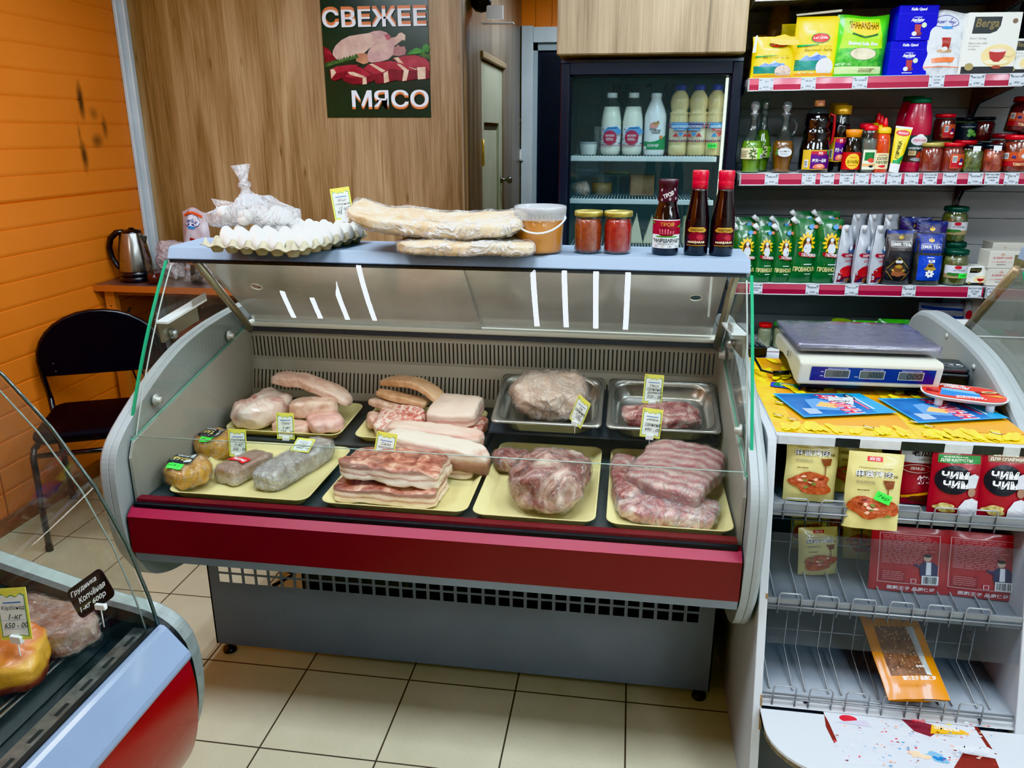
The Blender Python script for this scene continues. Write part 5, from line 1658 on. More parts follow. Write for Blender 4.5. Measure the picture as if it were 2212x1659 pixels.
a.text('Алтайская', -0.022, 0.091, 0.022, 0.101, pm((60, 30, 34), 0.5), 0.3, 0.02, R(-8))
a.text('бурёнка', -0.014, 0.080, 0.018, 0.090, pm((60, 30, 34), 0.5), 0.3, 0.02, R(-4))
a.ell(0.024, 0.068, 0.007, 0.007, pm((226, 130, 60), 0.4))
a.build('label', t)
CM = pm((222, 202, 146), 0.3, 0, 0.5, c2=(214, 190, 130), vs=6.0)
BLU = pm((60, 140, 206), 0.4); NAV = pm((50, 54, 130), 0.4); REDL = pm((196, 44, 54), 0.4)
for k, (px, lab) in enumerate(((1462, 'condensed milk bottle with blue cap, next to the kefir'), (1502, 'condensed milk bottle with blue cap and a dented shoulder, middle of three'), (1540, 'condensed milk bottle with a green price sticker, at the fridge wall'))):
 t = thing('condensed_milk_bottle', lab, 'condensed milk', (fpos(px, y), y, SHZ + 0.001), (0, 0, R((0, -26, 8)[k])), 'cream-coloured condensed milk bottles')
 mb = MB(); mb.lathe([(0, 0), (0.033, 0), (0.0355, 0.005), (0.036, 0.036), (0.0345, 0.038), (0.0360, 0.042), (0.0360, 0.138), (0.0345, 0.146), (0.0345, 0.150), (0.036, 0.153), (0.0365, 0.158), (0.030, 0.165), (0.034, 0.176), (0.0365, 0.192), (0.0355, 0.206), (0.030, 0.222), (0.020, 0.236), (0.0175, 0.239), (0.0175, 0.245)], CM, 28); mb.build('bottle', t)
 mb = MB(); mb.lathe([(0.018, 0.240), (0.0205, 0.242), (0.0210, 0.258), (0.0195, 0.260), (0, 0.260)], pm((36, 52, 176), 0.35), 26); mb.build('cap', t, label='blue screw cap')
 a = Art(cyl(0.0362), maxlen=0.009, eps=0.0003, h0=0.0002)
 a.rect(-0.05, 0.052, 0.05, 0.124, pm((228, 218, 190), 0.45))
 a.rect(-0.05, 0.1215, 0.05, 0.124, BLU)
 for rw, (z, h) in enumerate(((0.052, 0.009), (0.102, 0.010), (0.112, 0.010))):
  n = 14
  for i in range(n):
   if rw == 1 and -0.026 < -0.05 + i * 0.1 / n < 0.03:
    continue
   x = -0.05 + i * 0.1 / n
   m_ = REDL if (i + rw) % 2 else NAV
   a.poly([(x, z), (x + 0.1 / n, z), (x + 0.05 / n, z + h)], m_)
 a.rect(-0.024, 0.1015, 0.032, 0.1195, BLU if k != 1 else NAV)
 a.text('МОЛОКО', -0.021, 0.1035, 0.029, 0.1125, TXTW, 0, 0.03)
 a.poly([(-0.018, 0.100), (0.026, 0.100), (0.020, 0.093), (-0.012, 0.093)], (BLU, BLU, REDL)[k])
 a.text('цельное', -0.008, 0.0945, 0.016, 0.0985, TXTW)
 a.lines(-0.018, 0.088, 0.026, 0.0915, 1, TXTR, 2)
 for i, m_ in enumerate((REDL, BLU, REDL) if k < 2 else (BLU, REDL, BLU)):
  x = -0.018 + i * 0.0145
  a.poly([(x, 0.070), (x + 0.018, 0.070), (x + 0.009, 0.086)] if i != 1 else [(x, 0.086), (x + 0.009, 0.070), (x + 0.018, 0.086)], m_)
 if k == 2:
  green_sticker(a, -0.013, 0.037, 0.027, 0.018, '164')
 a.build('label', t)
# small tub, and the dim lower shelves
j = at(1275, 331, Y=3.29)
t = thing('plastic_tub', 'small white plastic tub next to the milk bottles', 'tub', (-0.175, 3.30, SHZ + 0.001))
mb = MB(); mb.lathe([(0, 0), (0.029, 0), (0.031, 0.003), (0.036, 0.044)], pm((232, 236, 230), 0.4), 28); mb.build('tub', t)
mb = MB(); mb.lathe([(0.036, 0.042), (0.0375, 0.042), (0.0375, 0.049), (0.034, 0.050), (0, 0.048)], LIDC, 28); mb.build('lid', t)
for k, (px, y2, lab) in enumerate(((1300, 3.45, 'folded white milk carton behind the tub on the top fridge shelf'),)):
 mb = MB(); mb.rbox(-0.03, 0.03, -0.03, 0.03, 0, 0.11, pm((190, 190, 188), 0.5, c2=(120, 120, 126), vs=50.0), 0.004)
 tag(mb.build('milk_carton', loc=(-0.13, 3.42, SHZ + 0.001)), lab, 'carton')
z2 = SHELVES[1] + 0.001
t = thing('reflected_jar', 'brown lidded jar shape on the second fridge shelf, standing for a reflection in the door', 'container', (-0.12, 3.40, z2))  # brown container shape in place of counter jars reflected in the door
mb = MB(); mb.lathe([(0, 0), (0.040, 0), (0.045, 0.05), (0, 0.05)], pm((170, 130, 70), 0.3), 24); mb.build('food', t)
mb = MB(); mb.lathe([(0.0405, 0), (0.048, 0.075), (0.050, 0.077), (0.050, 0.085), (0, 0.083)], BKT, 24); mb.build('reflected_jar_wall', t)
mb = MB(); mb.rbox(-0.05, 0.05, -0.03, 0.03, 0, 0.085, pm((150, 118, 84), 0.5, c2=(128, 98, 70), vs=20.0), 0.006)
tag(mb.build('brown_box', loc=(0.045, 3.38, z2)), 'brown carton on the second fridge shelf', 'box')
lump('wrapped_meat_pack', 'pale food pack in clear film at the edge of the second fridge shelf', 'food pack', (-0.205, 3.36, z2), (0.07, 0.10, 0.05), FATM, (0, 0, 0.3), 3.0, 0.008, 16, 111, wrap=FILM2)
z3 = SHELVES[2] + 0.001
CHZ = pm((232, 228, 200), 0.4, c2=(222, 216, 186), vs=12.0)
for k, (px, lab, w_, h_) in enumerate(((1372, 'tall pointed cheese wedge in film, behind the red sauce jar', 0.030, 0.125), (1405, 'second pointed cheese wedge in film on the lowest visible fridge shelf', 0.030, 0.12))):
 j = at(px, 500, Y=3.34)
 mb = MB(); mb.prism([(-w_, 0), (w_ * 1.1, 0), (w_ * 0.1, h_)], -0.02, 0.03, CHZ, axis='y')
 o = mb.build('cheese_wedge', loc=(j.x, 3.34, z3), bevel=0.004); tag(o, lab, 'cheese', 'cheese wedges in the fridge')
mb = MB(); mb.rbox(-0.05, 0.05, -0.04, 0.04, 0, 0.11, pm((226, 228, 196), 0.5, c2=(216, 220, 180), vs=10.0), 0.012)
tag(mb.build('cheese_block', loc=(0.27, 3.36, z3)), 'pale yellow cheese block behind the narsharab bottles in the fridge', 'cheese')
# laminate box above the fridge
mb = MB()
mb.rbox(-0.294, 0.383, 3.10, 3.70, 1.876, ZC - 0.001, WOODC, 0.012)
o = mb.build('over_fridge_cabinet')
tag(o, 'pale wood-laminate boxing hung above the fridge', 'cabinet')
# ================================================================ shop shelving with groceries
GX0, GX1, GX2 = 0.398, 1.318, 2.25
GYF, GYB = 3.10, 3.50
SLOPE = 0.0115
GZ = {'t': 2.083, 1: 1.7885, 2: 1.459, 3: 1.0495, 'b': 0.78}
PXB = {'t': 0, 1: 170, 2: 374, 3: 612, 'b': 715}
def gz(k, x):
 return GZ[k] + SLOPE * (x - 0.40)
GREYP = pm((190, 190, 190), 0.5, c2=(182, 182, 182), vs=2.0)
GREYD = pm((150, 150, 152), 0.5)
SHW = pm((214, 216, 216), 0.4)
RAILR = pm((168, 46, 72), 0.32, 0, 0.3, c2=(158, 40, 66), vs=3.0)
gon = thing('shop_shelving', 'grey metal wall shelving with dark pink price rails', 'shelf', ((GX0 + GX2) / 2, 3.3, 0))
mb = MB()
for z0, z1 in ((0.1, 0.42), (0.42, 0.74), (0.74, 1.06), (1.06, 1.38), (1.38, 1.70), (1.70, 2.02), (2.02, 2.35)):
 for (x0, x1) in ((GX0, GX1 - 0.012), (GX1 + 0.012, GX2)):
  n = 3
  for i in range(n):
   a_, b_ = z0 + (z1 - z0) * i / n, z0 + (z1 - z0) * (i + 1) / n
   mb.box(x0, x1, GYB, GYB + 0.015, a_ + 0.001, b_ - 0.001, GREYP)
mb.box(GX0, GX2, GYB + 0.012, GYB + 0.02, 0.1, 2.35, GREYP)
W(mb, 'back_panel', gon)
for x in (GX0 + 0.004, GX1, GX2):
 mb = MB()
 mb.box(x - 0.012, x + 0.012, GYB - 0.006, GYB + 0.03, 0, 2.4, pm((134, 132, 132), 0.45))
 z = 0.3
 while z < 2.3:
  mb.box(x - 0.005, x - 0.002, GYB - 0.0075, GYB - 0.0055, z, z + 0.028, SLOT)
  mb.box(x + 0.002, x + 0.005, GYB - 0.0075, GYB - 0.0055, z, z + 0.028, SLOT)
  z += 0.05
 W(mb, 'upright', gon)
for k in ('t', 1, 2, 3, 'b'):
 for (x0, x1) in ((GX0, GX1 - 0.003), (GX1 + 0.003, GX2)):
  L = x1 - x0
  e = math.atan(SLOPE)
  M_ = Matrix.Translation((x0, 0, gz(k, x0))) @ Matrix.Rotation(-e, 4, 'Y')
  mb = MB()
  mb.box(0, L, GYF + 0.002, GYB - 0.002, -0.024, -0.0005, GREYD, M_)
  mb.box(0, L, GYF + 0.0015, GYB - 0.002, -0.0005, 0.0, SHW, M_)
  sh = W(mb, 'shelf', gon)
  mb = MB()
  mb.prism([(GYF, 0.001), (GYF - 0.003, -0.001), (GYF - 0.0065, -0.02), (GYF - 0.003, -0.0385), (GYF, -0.0385)], 0.004, L - 0.002, RAILR, axis='x', M=M_)
  mb.box(0, L, GYF - 0.005, GYF + 0.002, -0.0415, -0.0385, SHW, M_)
  mb.box(0, L, GYF - 0.004, GYF + 0.002, 0.0005, 0.002, SHW, M_)
  mb.rbox(0.0, 0.006, GYF - 0.008, GYF + 0.004, -0.038, -0.003, pm((150, 152, 152), 0.4), 0.002, axis='y', M=M_)
  mb.build('price_rail', sh)
  if k in (1, 2, 3, 't'):
   for xx in (0.003, L - 0.003):
    mb = MB()
    pts = [(GYF + 0.02, -0.024), (GYF + 0.10, -0.045), (GYB - 0.05, -0.085), (GYB, -0.14), (GYB, 0.0), (GYF + 0.02, 0.0)]
    mb.prism(pts, xx - 0.0015, xx + 0.0015, GREYD, axis='x', M=M_)
    mb.build('bracket', sh)
mb = MB(); mb.box(GX0, GX2, 3.13, 3.5, 0.0, 0.10, GREYD); W(mb, 'plinth', gon)
# ---- price labels in the rails
LABW = pm((206, 212, 220), 0.6)
LABG = pm((120, 128, 134), 0.6)
CAPS = {'t': ['on the topmost rail, nearer the fridge', 'on the topmost rail, above the green rice bag'], 1: ['under the folded yellow rice bag', 'under the tall yellow rice bag', 'under the green rice bag', 'under the clear sugar cube bag', 'under the big white tea box', 'under the small white tea box at the frame edge'], 2: ['under the green and amber oil bottles', 'with three lines, under the big soy jug', 'under the gold-capped soy bottle', 'under the orange-capped soy bottle', 'under the clear vinegar bottles', 'under the chili sauce bottles', 'under the yellow mustard tube', 'under the big red ketchup bottle', 'under the gold-lidded adjika jar', 'under the red-lidded tomato paste jar', 'under the green pepper jar', 'under the pickled tomato jar', 'under the big tomato paste jar at the frame edge'], 3: ['at the corner of the meat case, under the small mayonnaise pouches', 'under the tall mayonnaise pouches', 'under the white ketchup pouches', 'under the blue loose tea pack', 'under the cucumber jar', 'under the red lettered tea boxes']}
def rail_label(k, px, lines, w=0.048, cap=''):
 p = at(px, PXB[k] + 12, Y=GYF - 0.007)
 x = p.x
 z = gz(k, x)
 t = thing('shelf_price_label', 'white handwritten rail label ' + cap, 'price label', (x, GYF - 0.008, z - 0.0385), (R(-2), R(-0.66), 0), 'handwritten labels in the shelf rails')
 h = 0.0385
 mb = MB(); mb.box(-w / 2, w / 2, 0.0, 0.0006, 0, h, LABW); mb.build('card', t)
 a = Art(eps=0.00012, h0=0.0001)
 for sx in (-1, 1):
  for y0 in (0.004, h - 0.007):
   a.ell(sx * (w / 2 - 0.006), y0 + 0.002, 0.005, 0.003, LABG, 10)
 a.ell(0, h * 0.5, w * 0.43, h * 0.45, LABW, 20)
 a.rect(-w * 0.38, h * 0.48, w * 0.38, h * 0.49, LABG)
 n = len(lines)
 for i, s in enumerate(lines):
  y = h * (0.80 - 0.78 * i / max(1, n)) if n > 2 else h * (0.66, 0.16)[i]
  ww = min(w * 0.8, 0.0052 * len(s))
  a.text(s, -ww / 2, y - 0.001, ww / 2, y + (0.0075 if n < 3 else 0.0060), TXT, 0.35, 0.015)
 a.build('writing', t)
for k, items in (('t', ((1684, ('Крупа', '80р')), (1833, ('Сахар', '110р')))),
                 (1, ((1655, ('Лал', '450р')), (1746, ('Тилда', '380р')), (1857, ('Рис Шаханша', '370р')), (2022, ('Азер', 'Сахар', '220р')), (2109, ('Чай Берга', '600р')), (2195, ('Чай Берга мал', '185р')))),
                 (2, ((1667, ('Оливковое', '350р')), (1747, ('Соус', '1.8л', '436р')), (1787, ('Соевый соус', '250р')), (1829, ('Соевый', 'Ачим', '160р')), (1862, ('Уксус', '90р')), (1897, ('Соус Чили', '81р')), (1932, ('Горчица', '52р')), (1969, ('Кетчуп персона', '129р')), (2009, ('Аджика', 'грузинская', '100р')), (2052, ('Томатная паста', '115р')), (2107, ('Халапеньо', '150р')), (2143, ('Помидоры', 'красные', '140р')), (2185, ('Паста', '195р')))),
                 (3, ((1633, ('Гастроном', 'майонез', '155р')), (1755, ('Майонез', '250р')), (1840, ('Кетчуп', '130р')), (1964, ('Чай Аманти', '250р')), (2107, ('Берга', '25 пак', '95р')), (2146, ('Азерчай', '25 пак', '90р'))))):
 for q, (px, lines) in enumerate(items):
  rail_label(k, px, lines, 0.048 if k != 1 else 0.050, CAPS[k][q])
def GP(px, k, y, pyb=None):
 p = at(px, PXB[k] if pyb is None else pyb, Y=y)
 P_ = Vector((p.x, y, gz(k, p.x) + 0.0018))
 return P_, mpp(P_)
def bag_thing(name, label, cat, P_, w, h, d, mat, rz=0, lean=0.0, group=None, seed=1, matb=None, **kw):
 t = thing(name, label, cat, P_, (R(-lean), 0, R(rz)), group)
 mb, f = pouch(w, h, d, mat, matb, seed=seed, **kw)
 mb.build('bag', t)
 return t, Art(f, maxlen=0.016, eps=0.00035, h0=0.0006)
YBAG = pm((244, 218, 30), 0.3, 0, 0.4, c2=(236, 206, 20), vs=8.0)
MTN = pm((46, 96, 196), 0.4, c2=(150, 196, 236), vs=40.0)
TEAL = pm((24, 120, 106), 0.4, c2=(30, 90, 80), vs=14.0)
RICE = pm((206, 196, 186), 0.6, c2=(160, 120, 100), vs=260.0)
RICEW = pm((200, 196, 200), 0.6, c2=(236, 232, 232), vs=260.0)
BROWN = pm((98, 62, 34), 0.6)
def rice_art(a, w, h, logo, tex, rice):
 a.poly([(-w * 0.46, h * 0.12), (w * 0.1, h * 0.12), (w * 0.1, h * 0.28), (-w * 0.46, h * 0.30)], TEAL)
 a.poly([(-w * 0.38, h * 0.28), (-w * 0.22, h * 0.37), (-w * 0.12, h * 0.33), (0.0, h * 0.42), (w * 0.10, h * 0.36), (w * 0.22, h * 0.36), (w * 0.3, h * 0.28)], MTN)
 a.poly([(-w * 0.14, h * 0.33), (0.0, h * 0.42), (w * 0.06, h * 0.375), (-w * 0.01, h * 0.36), (-w * 0.05, h * 0.345)], pm((226, 236, 246), 0.4))
 a.ell(w * 0.22, h * 0.17, w * 0.20, h * 0.15, rice)
 a.rect(-w * 0.46, h * 0.03, w * 0.46, h * 0.075, pm((226, 150, 24), 0.4))
 a.ell(0.02 * w + w * 0.05, h * logo, w * 0.22, h * 0.085, GRNL)
 a.ell(0.02 * w + w * 0.05, h * logo, w * 0.20, h * 0.073, pm((206, 36, 30), 0.35))
 a.text('Lal Qilla', -w * 0.10, h * (logo - 0.02), w * 0.23, h * (logo + 0.025), TXTW, 0.2, 0.02)
 a.poly([(-w * 0.44, h * 0.50), (w * 0.05, h * 0.53), (w * 0.05, h * 0.545), (-w * 0.44, h * 0.535)], GRNL)
 a.text('Extra Long Grain', -w * 0.26, h * (tex + 0.055), w * 0.34, h * (tex + 0.095), BROWN, 0.3)
 a.text('Basmati Sella', -w * 0.28, h * tex, w * 0.36, h * (tex + 0.045), BROWN, 0.3, 0.01)
Q, s = GP(1665, 1, 3.16)
t, a = bag_thing('rice_bag', 'yellow rice bag with a folded-down top, at the very end of the upper shelf', 'rice', Q, 88 * s, 84 * s, 0.075, YBAG, 3, seed=2, wr=0.006, group='yellow basmati rice bags')
rice_art(a, 88 * s, 84 * s, 0.80, 0.47, RICE); a.build('print', t)
mb = MB()
mb.add([(-0.02, -0.03, 0.135), (0.075, -0.046, 0.125), (0.078, -0.048, 0.112), (0.02, -0.046, 0.110), (-0.02, -0.04, 0.118), (0.03, -0.02, 0.148)], [(4, 3, 2, 1), (0, 4, 1, 5)], pm((248, 214, 20), 0.35)); mb.build('folded_top', t)
mb = MB(); mb.add([(-0.072, -0.032, 0.142), (-0.066, -0.032, 0.144), (-0.068, -0.034, 0.088), (-0.080, -0.034, 0.086)], [(0, 1, 2, 3)], WHITE); mb.build('paper_slip', t)
Q, s = GP(1754, 1, 3.165)
t, a = bag_thing('rice_bag', 'tall yellow rice bag with a red oval badge beside the green one', 'rice', Q, 88 * s, 122 * s, 0.085, YBAG, -4, seed=3, group='yellow basmati rice bags')
rice_art(a, 88 * s, 122 * s, 0.64, 0.43, RICEW)
a.text('NET WT 1 KG', -0.055, 0.014, -0.005, 0.022, TXTW); a.build('print', t)
mb = MB(); mb.add([(-0.075, -0.003, 0.208), (0.075, -0.003, 0.218), (0.075, -0.004, 0.226), (-0.078, -0.004, 0.214)], [(0, 1, 2, 3)], pm((226, 224, 206), 0.5)); mb.build('sealed_edge', t)
Q, s = GP(1720, 1, 3.27)
t, a = bag_thing('rice_bag', 'yellow rice bag of which only an edge shows behind the tall one', 'rice', Q, 80 * s, 112 * s, 0.07, YBAG, 0, seed=6, group='yellow basmati rice bags'); rice_art(a, 80 * s, 112 * s, 0.64, 0.43, RICEW); a.build('print', t)
GBAG = pm((84, 196, 40), 0.3, 0, 0.4, c2=(70, 180, 34), vs=5.0)
Q, s = GP(1849, 1, 3.165)
w, h = 106 * s, 122 * s
t, a = bag_thing('rice_bag', 'bright green rice bag with a big grain oval, beside the blue sugar boxes', 'rice', Q, w, h, 0.09, GBAG, 4, seed=4, wr=0.006, top=0.004)
a.poly([(-w * 0.36, h * 0.95), (w * 0.30, h * 0.95), (w * 0.38, h * 0.42), (-w * 0.44, h * 0.45)], pm((150, 220, 20), 0.35, c2=(200, 226, 20), vs=7.0))
a.rect(-w * 0.47, h * 0.17, w * 0.42, h * 0.46, pm((40, 140, 40), 0.4, c2=(90, 170, 60), vs=70.0))
a.ell(0, h * 0.375, w * 0.255, h * 0.105, pm((80, 90, 50), 0.5)); a.ell(0, h * 0.375, w * 0.245, h * 0.098, pm((206, 196, 170), 0.6, c2=(180, 168, 140), vs=300.0))
a.ell(0.0, h * 0.79, w * 0.30, h * 0.12, pm((244, 216, 20), 0.35))
a.text('SHAHANSHAH', -w * 0.29, h * 0.77, w * 0.27, h * 0.90, pm((90, 40, 14), 0.4), 0, 0.03)
a.poly([(-w * 0.26, h * 0.68), (0, h * 0.63), (w * 0.26, h * 0.68), (w * 0.24, h * 0.705), (0, h * 0.655), (-w * 0.24, h * 0.705)], pm((20, 80, 40), 0.5))
a.text('Basmati Sella Rice', -w * 0.30, h * 0.51, w * 0.26, h * 0.57, TXTW, 0, 0.04)
a.rect(-w * 0.48, h * 0.05, w * 0.40, h * 0.165, pm((206, 226, 160), 0.45)); a.lines(-0.01, h * 0.07, w * 0.28, h * 0.14, 3, BROWN, 4)
a.text('NET WT 1 KG', -w * 0.47, h * 0.185, -w * 0.22, h * 0.22, TXTW)
a.build('print', t)
# brown packs behind, shelf shadow put into their dark colour
for px, pyt, ww, hh, lab in ((1640, 60, 46, 70, 'dim brown rice pack behind the folded yellow bag'), (1672, 30, 50, 134, 'taller dim brown pack with a pointed top behind the folded yellow bag')):
 Q, s = GP(px, 1, 3.36)
 t, a = bag_thing('dried_food_pack', lab, 'food pack', Q, ww * s, (hh + 30) * s * 0.95, 0.06, pm((120, 84, 40), 0.4, c2=(90, 58, 30), vs=18.0), 0, seed=int(px), neck=0.9, group='dim brown packs at the back of the upper shelf')
 a.ell(0, 0.12, 0.02, 0.02, pm((130, 30, 50), 0.4)); a.build('print', t)
# blue sugar boxes
BLUB = pm((16, 8, 170), 0.5, spec=0.3)
BLUD = pm((14, 10, 110), 0.4)
Q, s = GP(1946, 1, 3.17)
bw, bh = 80 * s, 68 * s
for k, (dz, dx, lab) in enumerate(((0.0, 0.0, 'lower of the two stacked blue sugar boxes'), (bh + 0.001, 0.012, 'upper of the two stacked blue sugar boxes'))):
 t = thing('sugar_box', lab, 'sugar box', (Q.x + dx, Q.y, Q.z + dz), (0, 0, R(4)), 'stacked blue sugar boxes')
 mb = MB(); mb.box(-bw / 2, bw / 2, -0.045, 0.045, 0, bh, BLUB); mb.build('carton', t, bevel=0.002)
 a = Art(lambda u, v, q: (u, -0.045 - q, v), eps=0.0002, h0=0.0003)
 a.text('Kalla Qand', -0.026, bh * 0.84, 0.026, bh * 0.93, TXTW, 0.1, 0.04)
 a.rect(-bw / 2, bh * 0.76, bw / 2, bh * 0.765, pm((60, 60, 220), 0.4))
 a.text('AzarSakar', -0.022, bh * 0.54, 0.022, bh * 0.64, TXTW, 0.25, 0.04)
 a.ell(0, bh * 0.665, 0.015, 0.0018, pm((150, 160, 240), 0.5)); a.ell(0, bh * 0.52, 0.012, 0.0015, pm((150, 160, 240), 0.5))
 a.ell(0.002, bh * 0.20, 0.017, 0.007, pm((110, 30, 40), 0.4))
 a.poly([(-0.006, bh * 0.23), (0.012, bh * 0.23), (0.014, bh * 0.46), (-0.008, bh * 0.46)], pm((150, 40, 44), 0.35))
 a.ell(-0.007, bh * 0.20, 0.008, 0.007, WHITE)
 a.ell(0.023, bh * 0.44, 0.0082, 0.0082, pm((210, 230, 190), 0.5))
 a.lines(-0.018, bh * 0.06, 0.018, bh * 0.11, 1, TXTW, 3)
 a.build('print', t)
Q, s = GP(2020, 1, 3.16)
w, h = 92 * s, 126 * s
SUGC = mottle([(190, 192, 200), (226, 228, 232), (244, 244, 246)], 40.0, rough=0.4, coat=0.3, bump=0.6)
def sugar_bag_art(a, w, h):
 a.ell(-w * 0.02, h * 0.82, w * 0.30, h * 0.095, NAV); a.ell(-w * 0.02, h * 0.82, w * 0.28, h * 0.083, pm((214, 216, 226), 0.45))
 a.text('AzarSakar', -w * 0.24, h * 0.79, w * 0.21, h * 0.845, NAV, 0.2, 0.03)
 a.ell(0, h * 0.72, w * 0.12, h * 0.022, BLU)
 a.ell(0.0, h * 0.37, w * 0.17, h * 0.028, pm((190, 150, 110), 0.4))
 a.poly([(-w * 0.07, h * 0.39), (w * 0.08, h * 0.39), (w * 0.10, h * 0.57), (-w * 0.10, h * 0.57)], pm((150, 40, 30), 0.35)); a.ell(-0.002, h * 0.40, w * 0.07, h * 0.03, WHITE)
 a.poly([(-w * 0.27, h * 0.26), (w * 0.26, h * 0.28), (w * 0.22, h * 0.20), (-w * 0.26, h * 0.19)], pm((232, 120, 60), 0.4))
 a.rect(-w * 0.40, h * 0.118, w * 0.46, h * 0.132, pm((232, 120, 60), 0.4))
t, a = bag_thing('sugar_bag', 'clear bag of white sugar cubes with an orange band, beside the blue boxes', 'sugar', Q, w, h, 0.085, SUGC, 5, seed=8, wr=0.007, top=0.006)
sugar_bag_art(a, w, h); a.build('print', t)
# tea boxes
TEAW = pm((226, 226, 218), 0.35, 0, 0.2)
TEAY = pm((232, 204, 130), 0.4, c2=(240, 224, 176), vs=10.0)
def tea_box(label, P_, w, h, d, rz, group):
 t = thing('tea_box', label, 'tea', P_, (0, 0, R(rz)), group)
 mb = MB(); mb.box(-w / 2, w / 2, 0, d, 0, h, TEAW); mb.build('carton', t, bevel=0.0015)
 a = Art(eps=0.0002, h0=0.0003)
 a.rect(-w / 2, 0, w / 2, h * 0.125, pm((34, 32, 34), 0.4))
 a.ell(w * 0.17, h * 0.30, w * 0.33, h * 0.19, TEAY)
 a.poly([(-w * 0.40, h * 0.66), (-w * 0.06, h * 0.66), (w * 0.06, h * 0.70), (w * 0.12, h * 0.78), (w * 0.13, h * 0.93), (-w * 0.38, h * 0.93)], pm((26, 28, 28), 0.35))
 a.text('Berga', -w * 0.35, h * 0.72, w * 0.09, h * 0.90, pm((120, 104, 60), 0.4), 0.15, 0.02)
 a.ell(w * 0.38, h * 0.86, w * 0.05, h * 0.04, pm((120, 92, 70), 0.4))
 g = pm((140, 138, 134), 0.6)
 a.text('Earl Grey', -w * 0.42, h * 0.555, -w * 0.10, h * 0.605, g, 0.1)
 a.text('Black tea with', -w * 0.43, h * 0.49, -w * 0.08, h * 0.525, g, 0.1); a.text('bergamot', -w * 0.43, h * 0.44, -w * 0.2, h * 0.475, g, 0.1); a.text('aroma', -w * 0.43, h * 0.395, -w * 0.28, h * 0.42, g, 0.1)
 a.ell(w * 0.14, h * 0.20, w * 0.24, h * 0.045, pm((240, 230, 190), 0.4))
 a.ell(w * 0.36, h * 0.35, w * 0.10, h * 0.07, pm((226, 206, 150), 0.4)); a.ell(w * 0.36, h * 0.35, w * 0.08, h * 0.052, TEAY)
 a.poly([(-w * 0.02, h * 0.36), (w * 0.02, h * 0.25), (w * 0.10, h * 0.20), (w * 0.19, h * 0.20), (w * 0.27, h * 0.27), (w * 0.31, h * 0.40)], pm((168, 40, 36), 0.3))
 a.ell(w * 0.145, h * 0.385, w * 0.165, h * 0.028, pm((232, 214, 206), 0.35))
 a.ell(w * 0.16, h * 0.115, w * 0.09, h * 0.03, pm((150, 60, 40), 0.4))
 a.ell(-w * 0.36, h * 0.12, w * 0.085, h * 0.062, pm((150, 134, 84), 0.35))
 a.build('print', t)
 return t
Q, s = GP(2128, 1, 3.12)
tea_box('big white tea box with a steaming cup, beside the sugar cube bag', Q, 108 * s, 122 * s, 0.05, 3, 'white bergamot tea boxes')
for k, dy in enumerate((0.055, 0.11)):
 tea_box(('second', 'third')[k] + ' big white tea box, standing behind the foremost one', (Q.x - 0.018 - 0.014 * k, Q.y + dy, Q.z), 100 * s, 112 * s, 0.05, 3, 'white bergamot tea boxes')
Q, s = GP(2207, 1, 3.13)
tea_box('small white tea box cut off by the frame edge beside the big one', Q, 66 * s, 70 * s, 0.06, 3, 'white bergamot tea boxes')
Q, s = GP(2215, 1, 3.36)
t, a = bag_thing('tea_pack', 'black foil pack at the back of the upper shelf behind the tea boxes', 'tea', Q, 70 * s, 150 * s, 0.07, pm((24, 24, 26), 0.25, 0, 0.6), 0, seed=12, wr=0.008); a.rect(-0.01, 0.11, 0.03, 0.14, pm((190, 190, 180), 0.5)); a.build('print', t)
